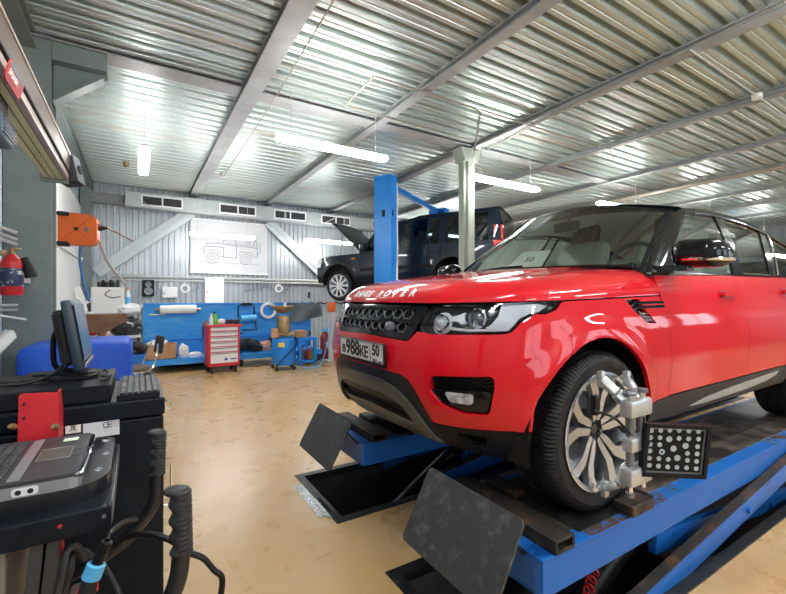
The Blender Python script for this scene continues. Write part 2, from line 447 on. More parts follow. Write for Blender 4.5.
# front wall (behind the camera) with three daylight windows
b = MB()
wins = [(wx - 1.2, 1.1, wx + 1.2, 2.9) for wx in (1.2, 5.2, 9.2, 12.4, 15.6)]
b.prism([(XL, 0), (XR, 0), (XR, ZC + .1), (XL, ZC + .1)], frame((0, YF, 0), (1, 0, 0), (0, 0, 1)), .1, [[(a, c), (a, d), (e, d), (e, c)] for a, c, e, d in wins])
struct(b.build('wall_front', M['wall_sheet'], smooth=0))
for k, (a, c, e, d) in enumerate(wins):
    b = MB()
    for x in (a, (a + e) / 2, e): b.box2((x - .03, YF - .08, c), (x + .03, YF - .02, d))
    for z in (c, d): b.box2((a, YF - .08, z - .03), (e, YF - .02, z + .03))
    struct(b.build('window_%d' % (k + 1), M['white'], smooth=0))
# outer backing behind the sheets keeps daylight out
b = MB()
b.box2((XL - .1, YF - .1, 0), (XL - .03, YB + .1, ZC + .2)); b.box2((XL - .1, YB + .03, 0), (XR + .1, YB + .1, ZC + .2)); b.box2((XR + .03, YF, 0), (XR + .1, YB, ZC + .2))
struct(b.build('wall_outer', M['beam'], smooth=0))
# roof beams along the hall depth
tn = 3
def beam(a, c, w, h, m=M['beam'], label=None, shape='I', name=None):
    """H-section beam between a and c, its underside at the given z"""
    global tn
    a, c = Vector(a), Vector(c); d = c - a; b = MB()
    up = Vector((0, 0, 1))
    if abs(d.normalized().z) > .9: up = Vector((0, 1, 0))
    Mx = frame(a, d, up.cross(d))      # local z is 'up' of the section
    Mx = frame(a, d, d.cross(up) * -1)
    t = .012
    L = d.length
    if shape == 'I':
        b.box2((0, -w / 2, 0), (L, w / 2, t), M=Mx); b.box2((0, -w / 2, h - t), (L, w / 2, h), M=Mx); b.box2((0, -t / 2, t), (L, t / 2, h - t), M=Mx)
    else: b.box2((0, -w / 2, 0), (L, w / 2, h), M=Mx)
    o = b.build(name or 'trim_%d' % tn, m, smooth=0); tn += 1
    struct(o, label); return o
for x, w in ((1.11, .20), (2.76, .12), (4.47, .13), (6.24, .10), (8.1, .10), (9.8, .10), (11.5, .10), (13.2, .10), (15, .10)):
    beam((x, YF, ZC - .082), (x, YB, ZC - .082), w, .08, label='steel roof beam running towards the back wall')
for x0, x1 in ((XL + .05, 1.0), (1.22, 2.69), (2.83, 4.39), (4.55, 6.18), (6.3, 8.04), (8.16, 9.74)):
    beam((x0, 4.95, ZC - .055), (x1, 4.95, ZC - .055), .24, .054, label='steel cross beam under the roof deck')
beam((XL + .12, YF, ZC - .16), (XL + .12, YB, ZC - .16), .22, .15, M['green_grey'], 'edge beam along the top of the left wall')
# left column with its bracket, corner column
def hcol(x, y, w, d, z1, m, label, name):
    b = MB(); t = .014
    b.box2((x - w / 2, y - d / 2, 0), (x + w / 2, y - d / 2 + t, z1)); b.box2((x - w / 2, y + d / 2 - t, 0), (x + w / 2, y + d / 2, z1)); b.box2((x - t / 2, y - d / 2 + t, 0), (x + t / 2, y + d / 2 - t, z1))
    return struct(b.build(name, m, smooth=0), label)
hcol(XL + .17, 5.0, .33, .26, ZC - .01, M['green_grey'], 'grey green steel column on the left wall', 'trim_column')
b = MB()
Mx = frame((XL + .335, 4.86, ZC - .06), (1, 0, 0), (0, 0, 1))
b.prism([(0, 0), (.42, 0), (.42, -.20), (.36, -.22), (0, -.52)], frame((XL + .335, 4.98, ZC - .06), (1, 0, 0), (0, 0, 1)), .012)
b.bar((XL + .335, 4.97, ZC - .585), (XL + .72, 4.97, ZC - .27), .16, .014, up=(0, 0, 1))
b.box2((XL + .335, 4.86, ZC - .22), (XL + .755, 5.08, ZC - .056), .004)
struct(b.build('trim_bracket', M['green_grey'], smooth=0), 'welded bracket joining the column to the roof beam')
b = MB(); b.box2((XL + .03, YB - .22, 0), (XL + .20, YB - .03, ZC - .02)); struct(b.build('trim_corner', M['green_grey'], smooth=0), 'steel column in the back left corner')
# free-standing column in the middle, with casing strips and cables
b = MB()
cx, cy = 4.40, 4.95
b.prism([(-.11, -.06), (-.06, -.06), (-.06, -.11), (.06, -.11), (.06, -.06), (.11, -.06), (.11, .06), (.06, .06), (.06, .11), (-.06, .11), (-.06, .06), (-.11, .06)], Matrix.Translation((cx, cy, 0)), ZC - .09)
b.prism([(-.20, 0), (.20, 0), (.13, -.20), (-.13, -.20)], frame((cx, cy + .11, ZC - .09), (1, 0, 0), (0, 0, 1)), .22)
struct(b.build('trim_middle_column', M['column'], smooth=0), 'pale grey steel column standing behind the red car')
# diagonal wall braces, as flat channel bars
for k, (p, q) in enumerate((((96, 273), (192, 212)), ((268, 222), (326, 278)))):
    a, c = atY(*p, YB - .09), atY(*q, YB - .09); bb = MB()
    bb.bar(a, c, .24, .05, .004, up=(0, 1, 0)); bb.bar(a - Vector((0, .03, 0)), c - Vector((0, .03, 0)), .03, .03, up=(0, 1, 0))
    struct(bb.build('trim_brace_%d' % (k + 1), mat('pale_brace_paint%d' % k, (0.50, 0.56, 0.58), .4, .2, var=.08), smooth=0), 'diagonal steel brace on the back wall, %s the projection screen' % ('left of', 'right of')[k])
beam((XL + .2, YB - .14, 3.36), (XR, YB - .14, 3.36), .14, .20, M['beam'], 'steel beam along the top of the back wall')
# white board cladding on the left wall beyond the column
b = MB(); b.box2((XL + .028, 7.35, 1.1), (XL + .06, 10.1, 3.2)); b.box2((XL + .06, 7.5, 2.12), (XL + .10, 10.1, 2.18))
struct(b.build('trim_board', M['white'], smooth=0), 'white board on the left wall behind the column')
b = MB(); b.box2((.985, 2.50, .0005), (1.075, 3.02, .004), .001); b.box2((1.03, 2.46, .0035), (1.09, 2.75, .006), .001)
struct(b.build('trim_plate', mat('worn_bright_steel', (.36, .38, .40), .25, .7, col2=(.16, .14, .11), scale=9, thresh=(.5, .7)), smooth=0), 'worn shiny steel plate on the floor at the open pit corner')
# ------------------------------------------------------------------ car body surfaces
def sst(a, b, x):
    t = min(1.0, max(0.0, (x - a) / (b - a))); return t * t * (3 - 2 * t)
def lerp(a, b, t): return a + (b - a) * t
class Body:
    """lower body skin of a car: a plan outline swept in height with front, side and rear set-back profiles.
    s runs along the outline from the middle of the nose (s<0 is the car's left), w is the height."""
    def __init__(self, PLAN, FT, ST, RT, arches, RA, blend, flare=.016, nose=0.0, conv=None):
        self.conv = conv
        self.FT, self.ST, self.RT = [np.array(x, float) for x in (FT, ST, RT)]
        self.arches, self.RA, self.flare = arches, RA, flare
        P = [np.array(p, float) for p in PLAN]
        P = [P[1] * (1, -1)] + P + [P[-2] * (1, -1)]
        out = []
        for i in range(1, len(P) - 2):
            p0, p1, p2, p3 = P[i - 1:i + 3]
            t0 = 0; t1 = t0 + np.linalg.norm(p1 - p0) ** .5; t2 = t1 + np.linalg.norm(p2 - p1) ** .5; t3 = t2 + np.linalg.norm(p3 - p2) ** .5
            for k in range(24):
                t = t1 + (t2 - t1) * k / 24
                A1 = (t1 - t) / (t1 - t0) * p0 + (t - t0) / (t1 - t0) * p1; A2 = (t2 - t) / (t2 - t1) * p1 + (t - t1) / (t2 - t1) * p2; A3 = (t3 - t) / (t3 - t2) * p2 + (t - t2) / (t3 - t2) * p3
                B1 = (t2 - t) / (t2 - t0) * A1 + (t - t0) / (t2 - t0) * A2; B2 = (t3 - t) / (t3 - t1) * A2 + (t - t1) / (t3 - t1) * A3
                out.append((t2 - t) / (t2 - t1) * B1 + (t - t1) / (t2 - t1) * B2)
        out.append(P[-2]); C = self.C = np.array(out)
        self.S = np.r_[0, np.cumsum(np.linalg.norm(np.diff(C, axis=0), axis=1))]; self.smax = self.S[-1]
        if nose: C[:, 0] += [nose * (1 - sst(0, .5, x)) for x in C[:, 0]]
        T = np.gradient(C, axis=0); T /= np.linalg.norm(T, axis=1)[:, None]
        for _ in range(6):
            T2 = T.copy(); T2[1:-1] = (T[:-2] + 2 * T[1:-1] + T[2:]) / 4; T = T2
        T[0] = (0, 1); T[-1] = (0, -1); T /= np.linalg.norm(T, axis=1)[:, None]
        self.N = np.c_[-T[:, 1], T[:, 0]]
        self.nf = int(np.argmax(C[:, 1] > C[:, 1].max() - .002))
        self.b = [self.SV(blend[0]), self.SU(blend[1]), self.SU(blend[2]), self.SU(blend[3])]
    def SU(self, u): return float(np.interp(u, self.C[:, 0], self.S))
    def SV(self, v): return float(np.interp(v, self.C[:self.nf, 1], self.S[:self.nf]))
    def plan(self, s):
        a = abs(s); u = np.interp(a, self.S, self.C[:, 0]); v = np.interp(a, self.S, self.C[:, 1])
        n = np.array([np.interp(a, self.S, self.N[:, 0]), np.interp(a, self.S, self.N[:, 1])]); n /= np.hypot(*n)
        return u, v, n
    def setback(self, s, w, u, v):
        a = abs(s)
        sm = lambda T: sum(np.interp(w + d, T[:, 0], T[:, 1]) * k for d, k in ((-.03, .15), (-.015, .2), (0, .3), (.015, .2), (.03, .15)))
        wf = 1 - sst(self.b[0], self.b[1], a); wr = sst(self.b[2], self.b[3], a)
        i = wf * sm(self.FT) + wr * sm(self.RT) + (1 - wf - wr) * sm(self.ST)
        if v > .9:
            i -= max(self.flare * (1 - sst(self.RA + .01, self.RA + .12, math.hypot(u - c[0], w - c[1]))) for c in self.arches)
        return i
    def cs(self, s):
        if self.conv is None: return s, 0.0
        a = abs(s); return (1 if s >= 0 else -1) * float(np.interp(a, self.conv[0], self.conv[1])), float(np.interp(a, self.conv[0], self.conv[2]))
    def planc(self, s): return self.plan(self.cs(s)[0])
    def P(self, s, w, off=0.0):
        s, kw = self.cs(s); w = w + (w - 1.01) * kw
        u, v, n = self.plan(s); k = off - self.setback(s, w, u, v)
        return Vector((u + n[0] * k, (v + n[1] * k) * (1 if s >= 0 else -1), w))
def patch(name, outer, m, parent, mapf, holes=(), off=0.0, thick=.016, grid=(.05, .05), mirror=False, mats=None, hole_depth=None):
    """a curved panel: polygon in the surface's two parameters, cut by a fine grid, mapped, with turned-in edges"""
    loops = [list(outer)] + [list(h) for h in holes]
    if mirror: loops = [[(-a, c) for a, c in L][::-1] for L in loops]
    V3 = [[Vector((a, c, 0)) for a, c in L] for L in loops]
    flat = [v for L in V3 for v in L]
    bm = bmesh.new(); vs = [bm.verts.new(v) for v in flat]
    for t in tessellate_polygon(V3):
        try: bm.faces.new([vs[i] for i in t])
        except ValueError: pass
    bmesh.ops.recalc_face_normals(bm, faces=bm.faces)
    mn = [min(v[i] for v in flat) for i in (0, 1)]; mx = [max(v[i] for v in flat) for i in (0, 1)]
    for ax in (0, 1):
        k = math.floor(mn[ax] / grid[ax]) + 1
        while k * grid[ax] < mx[ax]:
            co = [0, 0, 0]; no = [0, 0, 0]; co[ax] = k * grid[ax] + 1e-5; no[ax] = 1
            bmesh.ops.bisect_plane(bm, geom=bm.verts[:] + bm.edges[:] + bm.faces[:], plane_co=co, plane_no=no, dist=1e-6); k += 1
    bm.verts.ensure_lookup_table(); bm.verts.index_update()
    prm = [(v.co.x, v.co.y) for v in bm.verts]
    faces = [[v.index for v in f.verts] for f in bm.faces]
    bedges = []
    for e in bm.edges:
        if len(e.link_faces) == 1:
            f = e.link_faces[0]; idx = [v.index for v in f.verts]; i, j = e.verts[0].index, e.verts[1].index
            if idx[(idx.index(i) + 1) % len(idx)] != j: i, j = j, i
            bedges.append((i, j))
    bm.free()
    pos = [mapf(a, c, off) for a, c in prm]; nor = []
    h = 2e-3
    for (a, c), p in zip(prm, pos):
        n = (mapf(a + h, c, off) - mapf(a - h, c, off)).cross(mapf(a, c + h, off) - mapf(a, c - h, off)).normalized()
        if n.dot(mapf(a, c, off + .01) - p) < 0: n = -n
        nor.append(n)
    # orient faces with the normals
    fl = []
    flip = None
    for f in faces:
        fn = (pos[f[1]] - pos[f[0]]).cross(pos[f[2]] - pos[f[0]])
        fl.append(f[::-1] if fn.dot(nor[f[0]]) < 0 else f)
    sgn = 1
    if sum(1 for a, c in zip(fl, faces) if a is not c) > len(faces) / 2: sgn = -1
    nv = len(pos); verts = list(pos); norms = list(nor)
    if thick > 0:
        for i, j in bedges:
            if sgn < 0: i, j = j, i
            a, c = pos[i], pos[j]; d = thick
            q = [a, a - nor[i] * d, c - nor[j] * d, c]
            fn = (q[1] - q[0]).cross(q[2] - q[0])
            fn = fn.normalized() if fn.length > 1e-12 else nor[i]
            k = len(verts); verts += q; norms += [fn] * 4; fl.append([k, k + 1, k + 2, k + 3])
    me = bpy.data.meshes.new(name); me.from_pydata(verts, [], fl)
    for x in (mats or [m]): me.materials.append(x)
    me.polygons.foreach_set('use_smooth', [True] * len(me.polygons)); me.update()
    me.normals_split_custom_set_from_vertices(norms)
    o = bpy.data.objects.new(name, me); COL.objects.link(o); o.parent = parent
    return o
def arc_pts(B, c, r, w0, side='front', n=26, wend=None):
    """wheel-arch edge as (s,w) points, from the front foot over the top to the rear foot, feet at height w0"""
    a0 = math.asin(max(-1, min(1, (w0 - c[1]) / r)))
    return [(B.SU(c[0] - r * math.cos(a)), c[1] + r * math.sin(a)) for a in [a0 + (math.pi - 2 * a0) * k / n for k in range(n + 1)]]

# ------------------------------------------------------------------ wheels
def tyre_mb(R, W, rim_r, seg=360, tread=True):
    b = MB(); hw = W / 2
    prof = [(rim_r, -hw * .80), (rim_r + .012, -hw * .90), (rim_r + (R - rim_r) * .35, -hw * .985), (rim_r + (R - rim_r) * .62, -hw), (R - .026, -hw * .955), (R - .012, -hw * .885), (R - .004, -hw * .80)]
    tops = []
    gro = [-.62, -.22, .22, .62]
    ys = [-.74, -.66, -.655, -.585, -.58, -.26, -.255, -.185, -.18, .18, .185, .255, .26, .58, .585, .655, .66, .74]
    for y in ys:
        g = any(abs(y - q) < .037 for q in gro)
        prof.append((R - (.009 if g else 0) - .004 * abs(y) ** 3, y * hw))
    prof += [(r, -y) for r, y in prof[:7]][::-1]
    n = len(prof); rings = []
    for k in range(seg):
        a = 2 * math.pi * k / seg; ring = []
        for i, (r, y) in enumerate(prof):
            rr = r
            if tread and r > R - .03 and abs(y) > hw * .2 and abs(y) < hw * .97 and (k + (1 if abs(y) < hw * .6 else 0)) % 3 == 0: rr -= .008
            ring.append(b.bm.verts.new((rr * math.cos(a), y, rr * math.sin(a))))
        rings.append(ring)
    for k in range(seg):
        A, B_ = rings[k], rings[(k + 1) % seg]
        for i in range(n - 1): b.bm.faces.new((A[i], B_[i], B_[i + 1], A[i + 1]))
    return b
def make_wheel(name, parent, loc, R, W, rim_r, spokes, flip=False, caliper=False):
    """wheel whose outer face looks along local -Y"""
    w = bpy.data.objects.new(name, None); COL.objects.link(w); w.parent = parent; w.location = loc; w.empty_display_size = .1
    if flip: w.rotation_euler = (0, 0, math.pi)
    tyre_mb(R, W, rim_r).build('tyre', M['rubber'], w, smooth=22)
    hw = W / 2
    b = MB()
    prof = [(rim_r + .012, -hw * .92), (rim_r + .013, -hw * .97), (rim_r + .002, -hw * .985), (rim_r - .008, -hw * .96), (rim_r - .014, -hw * .80), (rim_r - .03, -hw * .55), (rim_r - .04, -hw * .1), (rim_r - .03, hw * .8), (rim_r + .01, hw * .9)]
    b.lathe(prof, (0, 0, 0), (0, 1, 0), 64); b.build('rim', M['silver'], w, smooth=50)
    spokes(w, rim_r, hw)
    b = MB(); b.lathe([(0, hw * .15), (rim_r * .72, hw * .15), (rim_r * .72, hw * .35), (0, hw * .35)], (0, 0, 0), (0, 1, 0), 40); b.build('brake_disc', M['alloy_grey'], w, smooth=40)
    b = MB(); b.lathe([(0, hw * .9), (rim_r * .98, hw * .9)], (0, 0, 0), (0, 1, 0), 40); b.build('wheel_back', M['dark'], w)
    return w
def split_spokes(w, rr, hw):
    """five forked spokes with machined faces"""
    for k in range(5):
        a = math.pi / 2 + 2 * math.pi * k / 5
        b = MB(); b.mi = 0
        er = rr - .012
        def pt(r, d): return (r, d)
        yf = -hw * .66
        for sg in (-1, 1):
            out = [(.045, .002 * sg), (.045, .026 * sg), (.085, .040 * sg), (.15, .048 * sg), (.20, .074 * sg), (er, .118 * sg), (er, .052 * sg), (.225, .036 * sg), (.18, .012 * sg), (.10, .007 * sg)]
            if sg < 0: out = out[::-1]
            Mx = Matrix.Rotation(-a, 4, 'Y') @ frame((0, yf + .0, 0), (1, 0, 0), (0, 0, 1))
            n0 = set(b.bm.verts)
            b.prism(rcorner(out, .006, 2), Mx, .030)
            for v in set(b.bm.verts) - n0:
                r = math.hypot(v.co.x, v.co.z); v.co.y += .030 * (1 - r / er) ** 1.0 * 1.0 - .012 * (r / er)
            # outer hooked branch reaching the rim between the forks
            out = [(.150, .044 * sg), (.195, .082 * sg), (.205, .120 * sg), (er * .97, .176 * sg), (er * .985, .140 * sg), (.235, .104 * sg), (.215, .070 * sg), (.18, .046 * sg)]
            if sg < 0: out = out[::-1]
            n0 = set(b.bm.verts)
            b.prism(rcorner(out, .005, 2), Mx, .028)
            for v in set(b.bm.verts) - n0:
                r = math.hypot(v.co.x, v.co.z); v.co.y += .030 * (1 - r / er) + .004
        bmesh.ops.recalc_face_normals(b.bm, faces=b.bm.faces)
        for f in b.bm.faces:
            if abs(f.normal.y) < .8: f.material_index = 1
        b.build('spoke', [M['silver'], M['alloy_grey']], w, smooth=25)
    b = MB(); b.lathe([(0, -hw * .56), (.035, -hw * .56), (.075, -hw * .47), (.085, -hw * .2), (0, -hw * .2)], (0, 0, 0), (0, 1, 0), 32); b.build('hub', M['alloy_grey'], w)
    b = MB(); b.lathe([(0, -hw * .63), (.024, -hw * .63), (.030, -hw * .55)], (0, 0, 0), (0, 1, 0), 24); b.build('centre_cap', M['black_gloss'], w)
    for k in range(5):
        a = math.pi / 2 + 2 * math.pi * (k + .5) / 5
        b = MB(); b.cyl((.055 * math.cos(a), -hw * .45, .055 * math.sin(a)), (.055 * math.cos(a), -hw * .66, .055 * math.sin(a)), .011, seg=8); b.build('wheel_nut', M['alloy_grey'], w)

# ------------------------------------------------------------------ the red car
CX0, CYC, CZ = 1.03, 2.13, .39
car = thing('car', 'shiny red off-road estate car with black roof parked on the blue scissor lift', 'car', (CX0, CYC, CZ))
RB = Body([(0, 0), (.008, .2), (.03, .4), (.072, .57), (.135, .70), (.22, .81), (.32, .893), (.43, .945), (.56, .972), (.80, .983), (1.4, .985), (2.5, .985), (3.5, .985), (4.0, .978), (4.35, .955), (4.6, .90), (4.75, .80), (4.82, .6), (4.845, .3), (4.85, 0)],
          [(.2, .26), (.25, .20), (.30, .12), (.36, .07), (.42, .045), (.48, .025), (.55, .008), (.62, 0), (.70, .0), (.78, .008), (.84, .022), (.90, .042), (.97, .075), (1.0, .092), (1.03, .12), (1.2, .3)],
          [(.2, .13), (.25, .10), (.34, .05), (.40, .03), (.47, .012), (.52, .012), (.58, .008), (.66, 0), (.75, .002), (.85, .008), (.90, .010), (.93, .018), (1.0, .032), (1.04, .040), (1.10, .056), (1.16, .080), (1.2, .1)],
          [(.2, .2), (.3, .1), (.45, .02), (.6, 0), (.8, .02), (1.0, .06), (1.2, .12)],
          [(.825, .385), (3.75, .385)], .44, (.70, .62, 4.2, 4.75), nose=.07,
          conv=([0, .49, .556, .60, .628, .663, .774, .805, .926, .999, 1.119, 1.261, 9], [0, .409, .481, .527, .556, .604, .725, .752, .892, .978, 1.113, 1.261, 9], [.048, .048, .047, .045, .043, .038, .029, .027, .015, .008, .001, 0, 0]))
AFc, ARc, RAr = (.825, .385), (3.75, .385), .44
U, Vv, PF = RB.SU, RB.SV, RB.P
def both(fn):
    fn(False); fn(True)
def wh(s):
    a = abs(s); return float(np.interp(a, [0, .6, 1.25, U(1.42), 9], [.985, .985, 1.000, 1.028, 1.028]))
# -- bonnet
def Tc(u, v):
    c = float(np.interp(u, [0, .1, .2, .4, .6, .9, 1.2, 1.5], [.99, 1.035, 1.068, 1.112, 1.143, 1.180, 1.203, 1.212]))
    x = abs(v)
    return c - .038 * (x / .85) ** 2 + .010 * (1 - sst(.52, .60, x)) * sst(.1, .4, u)
def gg(t): return math.sqrt(max(0, 1 - (1 - min(1, t)) ** 2))
def edgeP(s): return PF(s, wh(s))
def hoodh(u, v, d, s):
    R = lerp(.15, .19, sst(.6, 1.3, abs(s))); w0 = wh(s)
    return w0 + (max(Tc(u, v), w0) - w0) * gg(d / R)
def hood_sd(s, d, off=0):
    E = edgeP(s); u, v, n = RB.planc(s)
    uu = E.x - n[0] * d; vv = E.y - n[1] * d * (1 if s >= 0 else -1)
    return Vector((uu, vv, hoodh(uu, vv, d, s) + off))
SH = U(1.42)
def hood_ring(i, t, off=0.0):
    s = -SH + 2 * SH * i
    E = edgeP(s); a = abs(s)
    f = min(1, max(0, (a - .0) / SH)); cu = lerp(.42, 1.16, f ** 1.1)
    tt = t ** 1.8
    bow = .0
    x = lerp(E.x, cu, tt); y = lerp(E.y, 0, tt)
    if a > U(.5):                                # flanks: leave the edge squarely, then bend to the centre
        x = lerp(E.x, cu, sst(0, 1, tt) if tt > .0 else 0)
    d = math.hypot(x - E.x, y - E.y)
    return Vector((x, y, hoodh(x, y, d, s) + off))
b = MB(); b.grid(lambda i, t: hood_ring(i, t), 160, 30)
bmesh.ops.remove_doubles(b.bm, verts=b.bm.verts, dist=1e-5)
hood = b.build('hood', M['red'], car, smooth=180)
M['bar_grey'] = mat('bumper_bar_grey', (.085, .088, .09), .3, .3)
M['letter'] = mat('silver_letter', (.85, .86, .88), .35, .2)
from mathutils.bvhtree import BVHTree
hood_tree = BVHTree.FromPolygons([v.co.copy() for v in hood.data.vertices], [list(p.vertices) for p in hood.data.polygons])
def hoodtext(co):
    p = hood_sd(-co.x, .010 + (co.y) * .62)
    h = hood_tree.ray_cast(Vector((p.x, p.y, 2)), Vector((0, 0, -1)))
    return Vector((p.x, p.y, (h[0].z if h[0] else p.z) + .002 + co.z))
for txt, s0, s1 in (('RANGE', -.43, -.10), ('ROVER', -.03, .46)):
    n = len(txt)
    for k, ch in enumerate(txt):
        b = MB(); c0 = s0 + (s1 - s0) * (k + .5) / n
        b.text(ch, .078, None, .004, bold=.0022, mapf=lambda co, c0=c0: hoodtext(Vector((-(c0 + co.x * 1.15 + co.y * .15), co.y, co.z))) if False else hoodtext(Vector((c0 + co.x * 1.15 + co.y * .15, co.y + .030, co.z))))
        b.build('hood_letter', M['letter'], car, smooth=0)
# -- inner shell (dark) so that panel gaps and openings look into shade
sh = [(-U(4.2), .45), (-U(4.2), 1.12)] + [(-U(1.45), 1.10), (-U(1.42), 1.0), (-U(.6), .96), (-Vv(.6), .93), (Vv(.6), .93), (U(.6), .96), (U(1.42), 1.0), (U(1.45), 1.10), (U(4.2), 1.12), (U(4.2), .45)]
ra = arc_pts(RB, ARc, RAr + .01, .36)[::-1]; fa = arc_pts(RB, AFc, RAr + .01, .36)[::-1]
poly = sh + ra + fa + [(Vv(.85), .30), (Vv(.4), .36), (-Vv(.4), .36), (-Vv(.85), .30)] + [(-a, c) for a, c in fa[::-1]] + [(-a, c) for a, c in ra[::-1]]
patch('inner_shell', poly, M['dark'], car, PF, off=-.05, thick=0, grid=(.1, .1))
# -- front bumper skin with holes for the fog-lamp openings
fogh = rcorner([(.640, .662), (.925, .676), (.930, .634), (.905, .500), (.770, .502), (.678, .533), (.634, .592)], [.02, .03, .02, .03, .02, .02, .015], 4)
lowred = [(0, .652), (.30, .650), (.44, .645), (.505, .628), (.545, .585), (.58, .525), (.625, .440), (.66, .436), (.78, .434), (.93, .435), (1.090, .437)]
archf = arc_pts(RB, AFc, RAr, .437)
archf_b = [p for p in archf if p[1] <= .775 and p[0] < U(.7)]
archf_b = [(max(a, 1.092), c) for a, c in archf_b]
seam = [archf_b[-1], (1.292, .850), (1.225, .905), (1.163, .934), (1.123, .941)]
hl = [(1.048, .908), (1.020, .880), (.995, .860), (.96, .853), (.80, .849), (.62, .845), (.60, .850)]   # lamp's lower edge, outer to inner
grl = [(.545, .853), (.500, .808), (.47, .803), (.44, .806), (.0, .815)]
half = lowred[1:] + archf_b[1:] + seam[1:] + hl + grl[:-1]
front = [(-a, c) for a, c in half][::-1] + [lowred[0]] + half + [grl[-1]]
front = [(0, .652)] + half + [(0, .815)] + [(-a, c) for a, c in half][::-1]
patch('front_bumper', front, M['red'], car, PF, holes=[fogh, [(-a, c) for a, c in fogh][::-1]], thick=.035, grid=(.04, .03))
# -- grille
gr = [(-.55, .974), (.55, .974), (.575, .960), (.545, .900), (.500, .815), (.47, .808), (.44, .812), (-.44, .812), (-.47, .808), (-.500, .815), (-.545, .900), (-.575, .960)]
openings = [rcorner([(-.50, .955), (.50, .955), (.475, .905), (-.475, .905)], .012, 2), rcorner([(-.47, .890), (.47, .890), (.445, .842), (-.445, .842)], .012, 2)]
patch('grille_frame', gr, M['black_gloss'], car, PF, holes=openings, off=-.002, thick=.03, grid=(.05, .02))
patch('grille_backing', [(-.54, .96), (.54, .96), (.47, .83), (-.47, .83)], M['dark'], car, PF, off=-.035, thick=0, grid=(.06, .05))
b = MB()
for z0, z1, s1 in ((.905, .955, .475), (.842, .890, .445)):
    n = 9
    for k in range(n):
        s0 = -s1 + 2 * s1 * (k + .5) / n; hwid = s1 / n * .9; zc = (z0 + z1) / 2; hz = (z1 - z0) / 2 * .86
        for r, zz in ((0, hz),):
            pts = [PF(s0 + hwid * q, zc + hz * v, -.016) for q, v in ((-1, 0), (-.55, 1), (.55, 1), (1, 0), (.55, -1), (-.55, -1))]
            b.tube(pts, .0045, 5, closed=True)
b.build('grille_mesh', M['alloy_grey'], car, smooth=40)
b = MB(); q = PF(-.30, .868, .004); nrm = Vector((-1, -.12, .2)).normalized()
b.lathe([(0, 0), (.030, 0), (.034, .004), (.028, .007), (0, .009)], q - nrm * .004, nrm, 24)
for v in b.bm.verts: v.co.y = q.y + (v.co.y - q.y) * 1.35; v.co.z = q.z + (v.co.z - q.z) * .75
b.build('grille_badge', M['alloy_grey'], car)
# -- number plate with its frame
pl = bpy.data.objects.new('number_plate', None)
COL.objects.link(pl); pl.parent = car; pl.location = (.052, -.012, .713); pl.rotation_euler = (0, rad(-2), 0)
pl.empty_display_size = .05
b = MB(); b.box((.006, 0, -.004), (.014, .545, .128), .003); b.build('plate_frame', M['black_plastic'], pl)
b = MB(); b.prism(rcorner([(-.260, -.050), (.260, -.050), (.260, .056), (-.260, .056)], .008, 3), frame((0, 0, 0), (0, -1, 0), (0, 0, 1)), .003); b.build('plate_panel', M['white'], pl)
def PM(y, z): return frame((-.0045, y, z), (0, -1, 0), (0, 0, 1))
b = MB()
b.text('в', .085, PM(.205, -.004), .002, bold=.002); b.text('988', .118, PM(.085, .004), .002, bold=.0025); b.text('КЕ', .085, PM(-.055, -.006), .002, bold=.002)
b.text('50', .082, PM(-.190, .016), .002, bold=.002)
b.text('RUS', .026, PM(-.178, -.038), .002)
b.box((-.004, -.128, .003), (.002, .004, .104)); 
for z in (-.0475, .0535): b.box((-.004, 0, z), (.002, .515, .003))
for y in (-.2575, .2575): b.box((-.004, y, .003), (.002, .003, .104))
b.build('plate_characters', M['ink'], pl, smooth=0)
b = MB()
for z, k in ((-.031, 0), (-.038, 1), (-.045, 2)):
    b.mi = k; b.box((-.004, -.232, z), (.002, .034, .007))
b.build('plate_flag', [M['white'], mat('flag_blue', (.02, .05, .5)), mat('flag_red', (.7, .02, .03))], pl, smooth=0)
